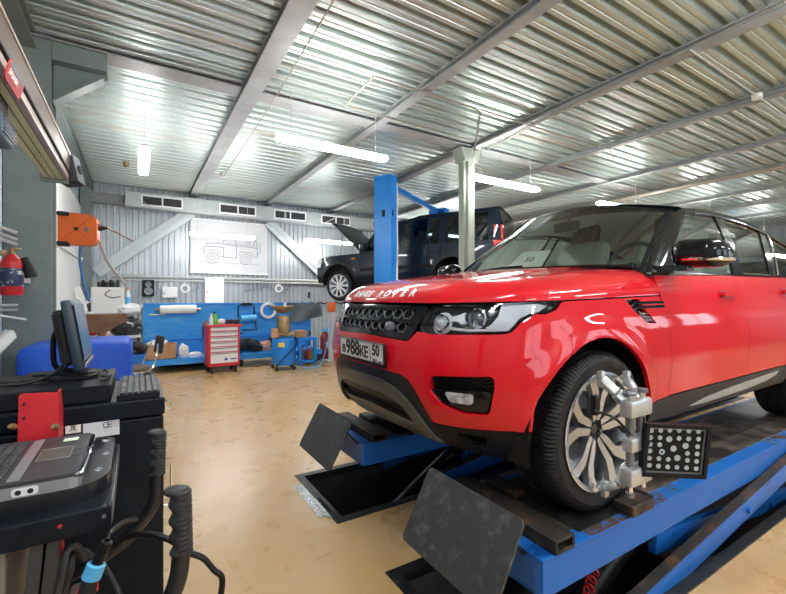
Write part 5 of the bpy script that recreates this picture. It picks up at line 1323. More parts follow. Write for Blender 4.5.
# ------------------------------------------------------------------ red tool chest
a, c = atZ(208, 369, 0), atZ(241, 367.5, 0)
t = thing('tool_chest', 'red tool chest with silver drawers on castors before the bench', 'tool chest', (1.42, 8.46, 0), rad(2))
xl = atY(207.5, 340, 8.24).x - 1.42; xr = atY(239.5, 340, 8.24).x - 1.42
TW = xr - xl; TX = (xl + xr) / 2
b = MB(); b.box2((xl, -.22, .13), (xr, .22, .86), .01); b.build('body', M['red_metal'], t, smooth=0)
b = MB(); b.box2((xl - .02, -.24, .86), (xr + .05, .24, .90), .006); b.build('top_tray', M['red_metal'], t, smooth=0)
z = .195
for k, hh_ in enumerate((.20, .085, .085, .085, .085, .085)):
    d = bpy.data.objects.new('drawer', None); COL.objects.link(d); d.parent = t
    b = MB(); b.box2((xl + .045, -.232, z), (xr - .04, -.20, z + hh_ - .008), .004); b.build('drawer_front', M['white_metal'], d, smooth=0)
    b = MB(); b.box2((xl + .055, -.250, z + hh_ - .028), (xr - .05, -.226, z + hh_ - .014), .003); b.build('drawer_handle', M['alloy_grey'], d, smooth=0)
    z += hh_ + .012
b = MB(); b.box((TX + .16, -.2335, .262), (.11, .003, .022)); b.build('maker_mark', mat('mark_blue', (.03, .06, .35), .5), t, smooth=0)
b = MB(); b.prism([(-.035, -.02), (.035, -.02), (.02, .01), (.0, .045), (-.02, .01)], frame((TX + .03, -.232, .262), (1, 0, 0), (0, 0, 1)), .003); b.build('maker_emblem', mat('mark_blue2', (.03, .06, .35), .5), t, smooth=0)
for x in (xl + .07, xr - .07):
    for y in (-.17, .17):
        b = MB(); b.cyl((x - .02, y, .055), (x + .02, y, .055), .055, seg=16); b.box((x, y, .10), (.06, .08, .07), .01); b.build('castor', M['cable'], t, smooth=30)
b = MB(); b.tube([(xr + .02, -.18, .72), (xr + .06, -.18, .72), (xr + .06, .18, .72), (xr + .02, .18, .72)], .012, 6); b.build('push_handle', M['cable'], t)
def chest(x, y): return Vector((1.42 + TX + x, 8.46 + y, .903))
def bottle(label, p, r, h, m, capm, cat='bottle', group=None, name='bottle'):
    t = thing(name, label, cat, p, 0, group)
    b = MB(); b.lathe([(0, 0), (r, 0), (r, h * .62), (r * .45, h * .8), (r * .4, h * .86), (0, h * .86)], (0, 0, 0), seg=16); b.build('body', m, t)
    b = MB(); b.lathe([(0, 0), (r * .48, 0), (r * .44, h * .14), (0, h * .14)], (0, 0, h * .862), seg=12); b.build('cap', capm, t); return t
bottle('green spray bottle with black cap on the tool chest', chest(-.13, -.05), .05, .24, M['green'], M['ink'])
bottle('clear white spray bottle left of the green one on the tool chest', chest(-.20, -.10), .035, .20, M['clear_bag'], M['white'])
bottle('small tan tin at the left edge of the tool chest top', chest(-.30, -.12), .035, .09, M['brass'], M['brass'], 'tin', None, 'tin')
b = MB(); b.ball(chest(-.02, -.08) + Vector((0, 0, .056)), .055, 1.3, 1, 1, 12); tag(b.build('rag', M['paper'], smooth=180), 'white crumpled rag in the middle of the tool chest top', 'rag')
for k, (dx, dy) in enumerate(((.09, -.08), (.17, -.02), (.23, -.1), (.29, .02))):
    b = MB(); b.box(chest(dx, dy) + Vector((0, 0, .045)), (.06, .14, .085), .02, M=None); tag(b.build('air_tool', M['cabin'], smooth=0), 'black hand tool lying on the right half of the tool chest', 'tool', 'black tools on the chest')
# ------------------------------------------------------------------ on the bench shelf: boxes, bags, a sleeping mechanic
def onshelf(px, y): p = atY(px, 350, y); return Vector((p.x, y, SZ))
def open_box(label, p, w, d, h, rz=0):
    t = thing('cardboard_box', label, 'box', p, rz)
    b = MB(); q = .01
    b.box2((-w / 2, -d / 2, 0), (w / 2, d / 2, q)); b.box2((-w / 2, -d / 2, 0), (w / 2, -d / 2 + q, h)); b.box2((-w / 2, d / 2 - q, 0), (w / 2, d / 2, h)); b.box2((-w / 2, -d / 2, 0), (-w / 2 + q, d / 2, h)); b.box2((w / 2 - q, -d / 2, 0), (w / 2, d / 2, h)); b.build('body', M['cardboard'], t, smooth=0)
    b = MB(); b.bar((-w / 2, -d / 2, h), (-w / 2, -d / 2 - .10, h - .07), w * .0 + .01, .01) if False else b.box2((-w / 2, -d / 2 - .012, h - .12), (w / 2, -d / 2 - .002, h)); b.build('flap', M['cardboard'], t, smooth=0)
    random.seed(7)
    b = MB()
    for k in range(9): b.ball((random.uniform(-w * .35, w * .35), random.uniform(-d * .3, d * .3), h - .02 + random.uniform(0, .05)), .075, 1.2, 1, .6, 8)
    b.build('packing_paper', M['paper'], t, smooth=0); return t
open_box('torn cardboard box full of crumpled paper on the bench shelf', onshelf(161, 9.05), .50, .42, .28)
def crumple(label, p, sx, sy, sz, m, seed, name='plastic_bag', cat='bag', parts=None):
    random.seed(seed); b = MB(); bmesh.ops.create_icosphere(b.bm, subdivisions=3, radius=1)
    for v in b.bm.verts:
        n = v.co.copy(); k = 1 + random.uniform(-.10, .10) + .10 * math.sin(5 * n.x + seed) * math.cos(4 * n.y)
        v.co = Vector((n.x * sx * k, n.y * sy * k, max(-1, n.z * k) * sz)) 
        if v.co.z < -sz * .8: v.co.z = -sz * .8
        v.co += Vector(p) + Vector((0, 0, sz * .8))
    return tag(b.build(name, m, smooth=0), label, cat)
crumple('crumpled white paper sheet leaning right of the cardboard box', onshelf(181, 8.90) + Vector((.04, 0, 0)), .09, .07, .15, M['paper'], 3, 'paper_sheet', 'paper')
crumple('small white rag bundle on the shelf left of the tool chest', onshelf(191, 8.88) + Vector((.08, 0, 0)), .12, .06, .06, M['paper'], 5, 'rag', 'rag')
b = MB()
p = atZ(185, 366, 0)
for k, (dx, dz, s_) in enumerate(((-.35, .07, .16), (-.15, .10, .2), (.1, .08, .22), (.3, .06, .16))): b.ball(p + Vector((dx, .05 * (-1) ** k, dz)), s_, 1.2, .8, .5, 12)
for v in b.bm.verts: v.co.z = max(v.co.z, .004)
tag(b.build('bumper_part', M['black_gloss'], smooth=60), 'black plastic car part lying on the floor before the bench', 'car part')

def skin_body(name, V, E, mats, parent, mfn=None, sub=2):
    me = bpy.data.meshes.new(name); me.from_pydata([v[0] for v in V], E, []); o = bpy.data.objects.new(name, me); COL.objects.link(o)
    o.modifiers.new('skin', 'SKIN'); o.modifiers.new('sub', 'SUBSURF').levels = sub
    me.skin_vertices[0].data
    for i, v in enumerate(V):
        me.skin_vertices[0].data[i].radius = (v[1], v[1] if len(v) < 3 else v[2]); me.skin_vertices[0].data[i].use_root = (i == 0)
    bpy.context.view_layer.update()
    m2 = bpy.data.meshes.new_from_object(o.evaluated_get(bpy.context.evaluated_depsgraph_get()))
    bpy.data.objects.remove(o)
    m2.materials.clear()
    for m in mats: m2.materials.append(m)
    for p in m2.polygons:
        p.use_smooth = True
        if mfn: p.material_index = mfn(p.center)
    o = bpy.data.objects.new(name, m2); COL.objects.link(o); o.parent = parent; return o
hp = onshelf(267, 9.18)
man = thing('person', 'person in dark work clothes asleep on the bench shelf, head on hands', 'person', hp)
# lying on the side, head to +x end of the shelf, facing the camera; local origin under the head
V = [((-.84, .09, .13), .125), ((-.68, .07, .14), .12), ((-.48, .04, .15), .145), ((-.30, .02, .16), .12), ((-.17, .0, .15), .055), ((-.07, -.02, .15), .06), ((.0, -.04, .155), .092, .088), ((.075, -.045, .17), .078),
     ((-.34, -.10, .24), .065), ((-.40, -.24, .20), .055), ((-.22, -.26, .13), .045), ((-.09, -.20, .10), .034),
     ((-.32, -.06, .08), .06), ((-.36, -.20, .07), .05), ((-.20, -.20, .055), .04), ((-.08, -.16, .055), .034),
     ((-.90, -.02, .20), .085), ((-.98, -.20, .20), .065), ((-1.03, .0, .15), .05), ((-1.07, .16, .12), .045),
     ((-.88, .0, .09), .085), ((-.99, -.14, .09), .065), ((-1.06, .08, .075), .05), ((-1.09, .22, .06), .04)]
E = [(0, 1), (1, 2), (2, 3), (3, 4), (4, 5), (5, 6), (6, 7), (3, 8), (8, 9), (9, 10), (10, 11), (3, 12), (12, 13), (13, 14), (14, 15), (0, 16), (16, 17), (17, 18), (18, 19), (0, 20), (20, 21), (21, 22), (22, 23)]
body = skin_body('body', V, E, [M['cloth_dark'], M['skin']], man, lambda c: 1 if (c.x > -.155 and c.z > .0) or (c.x > -.15) else 0)
b = MB(); b.ball((.045, -.012, .175), .104, 1.0, .92, 1.0, 20)
for v in list(b.bm.verts):
    if v.co.y < -.055 or v.co.x < -.03: v.co = Vector((v.co.x * .8, max(v.co.y, -.03), v.co.z * .9 + .017))
b.build('hair', M['hair'], man, smooth=180)
def hand(base, dirx, m=M['skin']):
    b = MB(); dx = Vector(dirx).normalized(); n = Vector((0, -1, .3)).normalized(); sd = dx.cross(n).normalized(); base = Vector(base)
    b.bar(base, base + dx * .075, .075, .028, .012, up=n)
    for k, L_ in enumerate((.062, .072, .068, .052)):
        o = base + dx * .07 + sd * (-.029 + .0195 * k); b.tube([o, o + dx * L_ * .5 + n * .006, o + dx * L_ * .85 + n * .0 - n * .012, o + dx * L_ - n * .028], [.0095, .009, .0085, .0075], 7)
    o = base + dx * .02 - sd * .038; b.tube([o, o + dx * .025 - sd * .02, o + dx * .055 - sd * .026], [.012, .0105, .009], 7)
    b.build('hand', m, man, smooth=60)
hand((-.10, -.20, .105), (.95, .12, .18)); hand((-.09, -.165, .05), (.95, .05, .05))
b = MB()
for z_ in (.135, .185): b.ball((.012, -.128, z_), .0085, 1, 1, 1, 8)
b.build('eyes', M['hair'], man, smooth=180)
b = MB(); b.ball((-.015, -.140, .158), .017, 1.5, 1.0, .9, 10); b.build('nose', M['skin'], man, smooth=180)
b = MB(); b.ball((-.055, -.118, .158), .012, .6, .6, 2.0, 8); b.build('mouth', mat('lip', (.40, .14, .12), .5), man, smooth=180)
b = MB(); b.ball((.01, .0, .262), .024, 1, .5, .5, 8); b.build('ear', M['skin'], man, smooth=180)
for x_, y_, z_ in ((-1.08, .17, .11), (-1.10, .22, .05)):
    b = MB(); b.box((x_ - .02, y_ - .02, z_), (.20, .09, .09), .035, seg=3); b.build('shoe', M['cable'], man, smooth=60)
# white coil, grey covers on the bench top right
p = atY(268, 310.5, BY - .06); t = thing('hose_coil', 'coiled white hose hanging on the blue panel by the drainer', 'hose', p)
for k in range(4):
    b = MB(); b.tube([Vector(((.135 + .012 * k) * math.cos(a_), -.02 - .012 * (k % 2), (.135 + .012 * k) * math.sin(a_))) for a_ in [2 * math.pi * q / 24 for q in range(24)]], .015, 7, closed=True); b.build('hose_loop', M['white'], t)
# ------------------------------------------------------------------ oil drainer
p = atZ(285.5, 370, 0)
t = thing('oil_drainer', 'blue oil drainer with a brown bowl and glass jar on castors', 'oil drainer', (p.x, p.y + .15, 0))
zt_ = 1.30
b = MB(); b.lathe([(0, .09), (.20, .09), (.215, .12), (.215, .56), (.20, .60), (.08, .63), (0, .63)], (0, 0, 0), seg=28); b.build('tank', M['lift_blue'], t)
b = MB(); b.box((-.10, -.2165, .50), (.13, .012, .09)); b.build('tank_label', mat('yellow_label', (.75, .55, .08), .5), t, smooth=0)
for a_ in (.6, 2.2, 3.9, 5.4):
    b = MB(); x_, y_ = .25 * math.cos(a_), .25 * math.sin(a_); b.bar((x_ * .5, y_ * .5, .10), (x_, y_, .10), .04, .02); b.cyl((x_ - .02, y_, .045), (x_ + .02, y_, .045), .045, seg=12); b.build('castor', M['cable'], t, smooth=30)
b = MB(); b.lathe([(0, 0), (.12, 0), (.125, .03), (.12, .30), (.10, .33), (0, .33)], (.02, 0, .72), seg=22); b.build('glass_jar', M['brass'], t)
b = MB(); b.box((.0, 0, .68), (.42, .16, .08), .02); b.build('jar_mount', M['brass'], t, smooth=30)
b = MB(); b.box((-.19, -.08, .72), (.12, .10, .18), .01); b.build('side_box', M['cardboard'], t, smooth=0)
b = MB(); b.tube([(-.11, .05, .6), (-.11, .05, 1.18)], .016, 8); b.build('post', M['alloy_grey'], t)
b = MB(); b.lathe([(.03, 0), (.08, .02), (.19, .09), (.22, .13), (.22, .15), (.205, .15), (.17, .09), (.0, .04)], (-.0, .05, 1.09), seg=28); b.build('bowl', M['brass'], t)
b = MB(); b.tube([(.20, -.12, .64), (.23, -.16, .5), (.05, -.26, .35), (-.12, -.27, .2), (-.22, -.28, .1)], .012, 7, smooth=5); b.build('drain_hose', M['cable'], t)
b = MB(); b.cyl((.05, .05, 1.13), (.05, .05, 1.31), .03, seg=12); b.build('bowl_valve', M['white'], t)
# grey seat covers hung on the panel
p = atY(303, 312, BY - .12)
b = MB(); b.grid(lambda i, t_: Vector((p.x - .36 + .75 * i + .1 * t_, BY - .16 + .05 * math.sin(5 * i + 3 * t_), p.z + .22 - .02 * i - .30 * t_ - .16 * (1 - i) * t_)), 14, 8)
bmesh.ops.solidify(b.bm, geom=b.bm.faces[:], thickness=.03)
tag(b.build('grey_cover', M['grey_fabric'], smooth=60), 'grey protective cover draped over the right end of the bench', 'cover')
# small blue table with bottles
ta_, tb_ = atY(299, 336, 8.25), atY(317.5, 336, 8.25)
t = thing('side_table', 'small blue steel table at the right end of the workbench', 'table', ((ta_.x + tb_.x) / 2, 8.48, 0)); w = tb_.x - ta_.x
b = MB(); b.box2((-w / 2, -.22, .52), (w / 2, .22, .58), .006); b.build('tabletop', M['lift_blue'], t, smooth=0)
b = MB(); b.box2((-w / 2, -.22, .06), (w / 2, .22, .11), .006); b.build('shelf', M['lift_blue'], t, smooth=0)
for x in (-w / 2 + .04, w / 2 - .04):
    for y in (-.19, .19): b = MB(); b.box2((x - .03, y - .03, 0), (x + .03, y + .03, .52)); b.build('leg', M['lift_blue'], t, smooth=0)
tx, ty = t.location.x, t.location.y
for k, (dx, h_, m, cm) in enumerate(((-.15, .26, 'cabin', 'red_metal'), (-.07, .30, 'brown', 'ink'), (.0, .24, 'cabin', 'amber'), (.07, .28, 'tail_red', 'white'), (.14, .22, 'green', 'ink'))):
    bottle(('dark bottle with a red cap', 'brown bottle with a black cap', 'dark bottle with an amber cap', 'red bottle with a white cap', 'green bottle with a black cap')[k] + ' on the lower shelf of the small blue table', (tx + dx, ty - .08, .112), .032, h_, M[m], M[cm], group='bottles under the small blue table')
b = MB(); b.box((tx - .10, ty, .652), (.24, .22, .14), .006); tag(b.build('cardboard_carton', M['cardboard'], smooth=0), 'cardboard carton on top of the small blue table', 'box')
b = MB(); b.tube([(tx + .06, ty - .12, .596), (tx + .10, ty - .05, .70), (tx + .15, ty + .05, .64), (tx + .14, ty + .12, .596)], .012, 6, smooth=5); tag(b.build('hose_piece', M['cable']), 'short black hose lying on the small blue table', 'hose')
# barrier stand: orange reel box on a post with a chain, extinguisher at its foot
p = atY(331.5, 307, 8.6)
t = thing('barrier_post', 'grey post topped by an orange box near the lifted wheel', 'post', (p.x, 8.6, 0))
b = MB(); b.box2((-.03, .03, 0), (.10, .12, p.z + .05), .004); b.box2((-.12, -.08, 0), (.18, .22, .02), .003); b.build('post', M['conduit'], t, smooth=0)
b = MB(); b.box((0, 0, p.z), (.17, .12, .22), .03); b.build('orange_box', M['orange'], t, smooth=30)
p = atY(325, 356, 9.0); t = thing('fire_extinguisher', 'dark red extinguisher standing at the foot of the barrier post', 'fire extinguisher', (p.x, 9.0, 0))
b = MB(); b.lathe([(0, .0), (.10, .0), (.11, .02), (.11, .50), (.08, .58), (.03, .62), (0, .62)], (0, 0, .0), seg=20); b.build('cylinder', mat('dark_red_paint', (.25, .02, .02), .4), t)
b = MB(); b.box((.0, 0, .66), (.16, .04, .08), .01); b.build('valve_head', M['sky_blue'], t, smooth=0)
b = MB(); b.box((.03, -.105, .33), (.10, .02, .14)); b.build('tag_label', M['white'], t, smooth=0)
pipe('blue air hose trailing from the barrier post across the floor', [(atY(331, 318, 8.4).x, 8.4, .9), (atY(328, 330, 8.3).x, 8.3, .5), (atY(321, 355, 8.0).x, 8.0, .05), (atY(312, 365, 7.9).x, 7.9, .014), (atY(303, 365, 7.95).x, 7.95, .014)], .012, 'sky_blue', 'air_hose', 'hose', smooth=6)
pipe('brown cable lying on the floor between the tool chest and drainer', [atZ(249, 366, .01), atZ(258, 366, .01), atZ(266, 364, .01), atZ(272, 367, .01)], .010, 'brass', 'floor_cable', 'cable', smooth=5)
# ------------------------------------------------------------------ back left corner
t = thing('storage_cabinet', 'white storage cabinet in the back left corner', 'cabinet', (0, 9.6, 0))
a, c = atY(91, 287, 9.6), atY(124, 287, 9.6)
b = MB(); b.box2((a.x, 0, 0), (c.x, .55, a.z), .008); b.build('body', M['white'], t, smooth=0)
b = MB(); b.box2((a.x + .02, -.015, .05), (c.x - .02, .0, a.z - .03), .004); b.build('door', M['white'], t, smooth=0)
b = MB(); b.tube([(c.x - .22, -.03, a.z - .05), (c.x - .30, -.03, a.z - .14), (c.x - .18, -.03, a.z - .20), (c.x - .05, -.03, a.z - .17)], .008, 5, smooth=5); b.build('hanging_wire', M['cable'], t)
random.seed(3)
for k in range(6):
    q = Vector((lerp(a.x + .08, c.x - .08, (k + .5) / 6), 9.85 + .1 * (k % 2), a.z)); b = MB(); b.box(q + Vector((0, 0, .057 + .02 * (k % 2))), (.055, .2, .11 + .04 * (k % 2)), .02); tag(b.build('spare_part', M['cabin'], smooth=0), 'dark spare part lying on top of the white storage cabinet', 'spare part', 'spare parts on the cabinet')
p = atY(124.5, 292, 9.9); bottle('slim bottle with yellow and blue label beside the white cabinet', (p.x + .06, 9.95, p.z - .30), .038, .40, M['white'], M['amber'])
b = MB(); b.lathe([(.0384, .06), (.0388, .062), (.0388, .20), (.0384, .202)], (p.x + .06, 9.95, p.z - .30), seg=16); lb = b.build('bottle_label', M['sky_blue']); LB = [o for o in bpy.data.objects if o.get('label', '').startswith('slim bottle')][0]; lb.parent = LB; lb.location = -LB.location
b = MB(); b.box((p.x + .12, 9.95, p.z - .32), (.30, .28, .03)); b.bar((p.x + .12, 10.08, p.z - .33), (p.x + .12, 10.55, p.z - .33), .04, .04); tag(b.build('wall_shelf', M['conduit'], smooth=0), 'small grey wall shelf under the slim bottle', 'shelf')
t = thing('oil_basin', 'brown oil basin on a stand in front of the white cabinet', 'basin', (atY(101, 320, 7.6).x, 7.6, 0))
bz = atY(100, 314, 7.6).z
b = MB(); b.prism([(-.33, 0), (.33, 0), (.33, -.10), (.06, -.27), (-.06, -.27), (-.33, -.10)], frame((0, -.25, bz), (1, 0, 0), (0, 0, 1)), -.5); b.build('basin', M['brown'], t, smooth=0)
b = MB(); b.cyl((0, 0, .05), (0, 0, bz - .25), .045, seg=14); b.lathe([(0, 0), (.28, 0), (.28, .04), (.05, .06), (0, .06)], (0, 0, 0), seg=20); b.build('stand', M['brass'], t)
t = thing('folding_arm', 'white jointed arm standing beside the monitor by the left wall', 'arm', (atY(84, 318, 9.1).x, 9.1, 0))
q = [atY(76, 287, 9.1), atY(82, 302, 9.1), atY(84.5, 312, 9.1)]
o = Vector(t.location)
b = MB(); b.bar(q[0] - o, q[1] - o, .12, .05, .01, up=(0, 1, 0)); b.bar(q[1] - o, q[2] - o, .10, .05, .01, up=(0, 1, 0)); b.build('upper_arm', M['white'], t, smooth=0)
b = MB(); b.bar(atY(83, 305, 9.1) - o, atY(92, 299, 9.1) - o, .05, .04, .01, up=(0, 1, 0)); b.build('side_arm', M['white'], t, smooth=0)
b = MB(); b.box2((-.12, -.12, 0), (.12, .12, q[2].z), .01); b.box2((-.16, -.16, 0), (.16, .16, .03)); b.build('pedestal', M['white'], t, smooth=0)
# parts table behind the blue cover with bags on it
t = thing('parts_table', 'low steel table loaded with bags behind the blue cover', 'table', (-.36, 8.4, 0))
for x in (-.38, .38):
    for y in (-.28, .28): b = MB(); b.box2((x - .025, y - .025, 0), (x + .025, y + .025, .74)); b.build('leg', M['cabin'], t, smooth=0)
b = MB(); b.box2((-.41, -.32, .74), (.41, .32, .78), .004); b.build('tabletop', M['conduit'], t, smooth=0)
crumple('black plastic bag heaped on the table behind the blue cover', (-.16, 8.33, .785), .24, .22, .17, M['dark_bag'], 11)
crumple('clear white plastic bag on top of the black bag', (-.10, 8.40, 1.115), .17, .12, .11, M['clear_bag'], 13)
b = MB(); b.cyl((-.46, 8.22, .785), (-.46, 8.22, 1.02), .04, seg=14); tag(b.build('spray_can', M['orange']), 'orange spray can left of the black bag', 'spray can')
b = MB(); b.ball((-.62, 8.3, .855), .085, 1.3, 1, .8, 12); tag(b.build('red_cap', M['red_metal'], smooth=180), 'dark red round cap on the table by the orange can', 'cap')
# blue crate with dark bits
p = atY(137, 345, 7.7); t = thing('parts_bin', 'blue bin filled with dark parts left of the workbench', 'bin', (p.x, 7.7, 0))
b = MB(); b.box2((-.11, -.16, 0), (.11, .16, .52), .01); b.build('body', M['blue'], t, smooth=0)
for k in range(5): b = MB(); b.ball((-.08 + .04 * k, -.05 + .06 * (k % 2), .56 + .05 * (k % 3)), .085, 1.1, 1, .8, 8); b.build('contents', M['cabin'], t, smooth=0)
# blue covered machine by the left wall
xa_, xb_ = -.88, .02
t = thing('covered_machine', 'machine under a bright blue fitted cover by the left wall', 'covered machine', (.0, 4.42, 0))
def cov(i, j, f):
    return 0
b = MB(); b.box2((-.78, -.30, .0), (-.05, .40, 1.04), .05)
bmesh.ops.subdivide_edges(b.bm, edges=b.bm.edges[:], cuts=5, use_grid_fill=True)
for v in b.bm.verts:
    w_ = .018 * math.sin(7 * v.co.x + 3 * v.co.z) + .014 * math.sin(9 * v.co.y + 5 * v.co.z + 2 * v.co.x)
    v.co.x += w_ * .6; v.co.y += w_; v.co.z = max(.0, v.co.z - (.05 * max(0, -.4 - v.co.x) + .02 * abs(v.co.x + .4)) * (v.co.z > .9))
b.build('blue_cover', M['tarp'], t, smooth=60)
# chair
p = atZ(150, 386, 0); cp = atY(155, 355, 6.35)
t = thing('office_chair', 'black visitor chair with steel legs left of the cardboard box', 'chair', (cp.x - .26, 6.5, 0), rad(-75))
b = MB(); b.box((0, 0, .46), (.44, .42, .06), .025, seg=3); b.build('seat', mat('brown_seat', (.10, .07, .045), .6), t, smooth=60)
b = MB(); b.box((0, .22, .80), (.26, .05, .24), .024, M=Matrix.Rotation(rad(-8), 4, 'X'), seg=3); b.build('backrest', M['cabin'], t, smooth=60)
for s_ in (-1, 1):
    b = MB(); b.tube([(.24 * s_, -.22, .012), (.23 * s_, -.20, .42), (.22 * s_, -.15, .45), (.22 * s_, .15, .45), (.19 * s_, .24, .66), (.14 * s_, .27, .78)], .011, 8, smooth=4); b.build('leg', M['chrome'], t)
    b = MB(); b.tube([(.24 * s_, .24, .012), (.22 * s_, .06, .44)], .011, 8); b.build('leg', M['chrome'], t)
# ------------------------------------------------------------------ left wall: hose reel, extinguisher, pipes
t = thing('hose_reel', 'orange hose reel box on a white bracket by the left column', 'hose reel', (-.60, 6.25, 2.22))
Mr = Matrix.Rotation(rad(-8), 4, 'Z')
b = MB(); b.prism(rcorner([(-.19, -.15), (-.12, -.19), (.14, -.19), (.20, -.14), (.20, .13), (.13, .18), (-.12, .19), (-.19, .15)], .05, 4), Mr @ frame((0, -.09, 0), (1, 0, 0), (0, 0, 1)), -.16)
bmesh.ops.bevel(b.bm, geom=[e for e in b.bm.edges if len(e.link_faces) == 2 and e.calc_face_angle(0) > 1.2], offset=.018, segments=3, profile=.5, affect='EDGES'); b.build('reel_case', M['orange'], t, smooth=40)
b = MB()
for p_, q_ in (((-.15, -.15), (.15, .15)), ((-.15, .15), (.15, -.15))): b.bar(Mr @ Vector((p_[0], -.092, p_[1])), Mr @ Vector((q_[0], -.092, q_[1])), .008, .008, .002, up=(0, 1, 0))
b.build('case_rib', mat('orange_dark', (.55, .11, .02), .5), t, smooth=0)
b = MB(); b.cyl(Mr @ Vector((0, -.088, 0)), Mr @ Vector((0, -.105, 0)), .022, seg=16); b.build('case_hub', M['ink'], t)
b = MB(); b.box((.10, -.096, .0), (.035, .012, .05), .004, M=Mr); b.build('case_plate', M['alloy_grey'], t, smooth=0)
b = MB(); b.lathe([(0, 0), (.05, 0), (.03, .06), (.018, .09), (0, .09)], (.20, -.01, .05), (1, 0, .0), 14); b.build('hose_guide', M['ink'], t)
b = MB(); b.tube([(.28, -.01, .05), (.42, -.0, -.02), (.56, .0, -.10)], .010, 7, smooth=4); b.build('hose_end', M['brown'], t)
b = MB(); b.box2((-.24, -.10, -.21), (-.19, .16, .20), .01); b.box2((-.40, .08, -.10), (-.22, .14, .10)); b.build('wall_bracket', M['white_metal'], t, smooth=0)
for z_ in (-.18, .17): b = MB(); b.box((-.15, -.02, z_), (.14, .16, .05), .015); b.build('corner_guard', M['ink'], t, smooth=0)
b = MB(); b.tube([(.02, .0, -.17), (.01, .02, -.35), (.04, .05, -.60), (.10, .08, -.86)], .014, 8, smooth=5); b.build('feed_hose', mat('blue_hose', (.03, .16, .50), .4), t)
b = MB(); b.tube([(.20, .02, -.10), (.27, .5, -.35), (.45, 1.5, -.62)], .018, 8, smooth=6); b.build('grey_hose', M['conduit'], t)
b = MB(); b.box2((-.43, -.16, -.28), (-.395, .30, .28)); b.build('mounting_board', M['white'], t, smooth=0)
p = atY(12, 275, 4.35)
t = thing('fire_extinguisher', 'red fire extinguisher with a black horn hung on the left column', 'fire extinguisher', (p.x, 4.35, p.z))
b = MB(); b.lathe([(0, -.16), (.062, -.16), (.070, -.145), (.070, .09), (.06, .12), (.03, .15), (.02, .165), (0, .165)], (0, 0, 0), seg=28); b.build('cylinder', M['red_metal'], t)
b = MB(); b.lathe([(.0706, -.09), (.0715, -.088), (.0715, .05), (.0706, .052)], (0, 0, 0), seg=28); b.build('label_band', mat('label_blue', (.03, .05, .12), .5, col2=(.7, .72, .75), scale=22, thresh=(.56, .60)), t)
b = MB(); b.cyl((0, 0, .16), (0, 0, .20), .018, seg=12); b.box((.02, 0, .205), (.07, .03, .02), .005); b.box((-.06, 0, .17), (.06, .05, .04), .01); b.build('valve', M['brass'], t, smooth=30)
b = MB(); b.lathe([(0, 0), (.024, 0), (.030, .05), (.046, .16), (.040, .16), (0, .05)], (.075, 0, .14), (.30, 0, -1), 16); b.build('horn', M['ink'], t)
b = MB(); b.box2((-.03, .07, -.05), (.03, .50, .0)); b.build('hanger', M['conduit'], t, smooth=0)
for k, py in enumerate((229, 236, 241)):
    pts = [atY(-8, py - 5, 4.75), atY(17, py + 4, 4.78)]
    pipe(('topmost', 'middle', 'lowest')[k] + ' of three pale pipes at the left edge above the extinguisher', pts, .016, 'conduit', 'wall_pipe', 'pipe', 'three pipes above the extinguisher')
for k, py in enumerate((305.5, 310)):
    pipe(('upper', 'lower')[k] + ' of two pale pipes at the left edge below the extinguisher', [atY(-8, py, 4.75), atY(18, py, 4.78)], .014, 'conduit', 'wall_pipe', 'pipe', 'two pipes below the extinguisher')
pipe('thick grey hose lying along the left wall beside the blue cover', [(-.93, 3.2, .86), (-.90, 4.0, 1.0), (-.88, 4.45, 1.10)], .055, 'conduit', 'exhaust_hose', 'hose', smooth=4)
pipe('thin white cable on the left wall above the blue cover', [(-.95, 3.6, 1.22), (-.93, 4.2, 1.27), (-.80, 4.6, 1.22)], .010, 'white', 'wall_cable', 'cable', smooth=4)
# ------------------------------------------------------------------ foreground: alignment console, trolley, camera beam
t = thing('console_cabinet', 'black metal console cabinet with stickers standing under the monitor', 'cabinet', (0, 1.677, 0))
b = MB(); b.box2((-.85, .0, .03), (.08, .43, .985), .006); b.build('body', M['console'], t, smooth=0)
b = MB(); b.box2((-.855, -.004, .990), (.084, .434, 1.050), .006); b.build('lid', M['console'], t, smooth=0)
b = MB(); b.box2((-.83, .03, 0), (.06, .40, .03)); b.build('plinth', M['ink'], t, smooth=0)
for z0, z1 in ((1.005, 1.03), (.66, .80)):
    b = MB(); b.tube([(.08, .02, z1), (.104, .02, z1), (.104, .02, z0), (.08, .02, z0)], .004, 6); b.build('side_handle', M['chrome'], t)
def sticker(p0, p1, mat_, name):
    a, c = atY(*p0, 1.677), atY(*p1, 1.677); b = MB(); b.box2((a.x, -.0022, c.z), (c.x, -.0006, a.z)); b.build(name, mat_, t, smooth=0); return a, c
a, c = sticker((65.5, 421), (81, 432), M['paper'], 'warning_sticker')
b = MB(); w_ = c.x - a.x; h_ = a.z - c.z
for q in (((.25, .15), (.75, .85)), ((.25, .85), (.75, .15)), ((.3, .75), (.7, .75)), ((.35, .72), (.42, .25)), ((.65, .72), (.58, .25)), ((.42, .25), (.58, .25))):
    b.bar((a.x + w_ * q[0][0], -.003, c.z + h_ * q[0][1]), (a.x + w_ * q[1][0], -.003, c.z + h_ * q[1][1]), .0015, .0012, up=(0, 1, 0))
b.build('crossed_bin_symbol', M['ink'], t, smooth=0)
a, c = sticker((83, 421), (119.5, 434), M['sticker'], 'rating_sticker')
b = MB(); w_ = c.x - a.x; h_ = a.z - c.z
cz_ = a.z - h_ * .36
for cx_ in (.64, .76):
    R_ = h_ * .15; px_ = a.x + w_ * cx_
    b.tube([Vector((px_ + R_ * math.cos(q), -.003, cz_ + R_ * math.sin(q))) for q in np.linspace(rad(60), rad(300), 14)], .0011, 5)
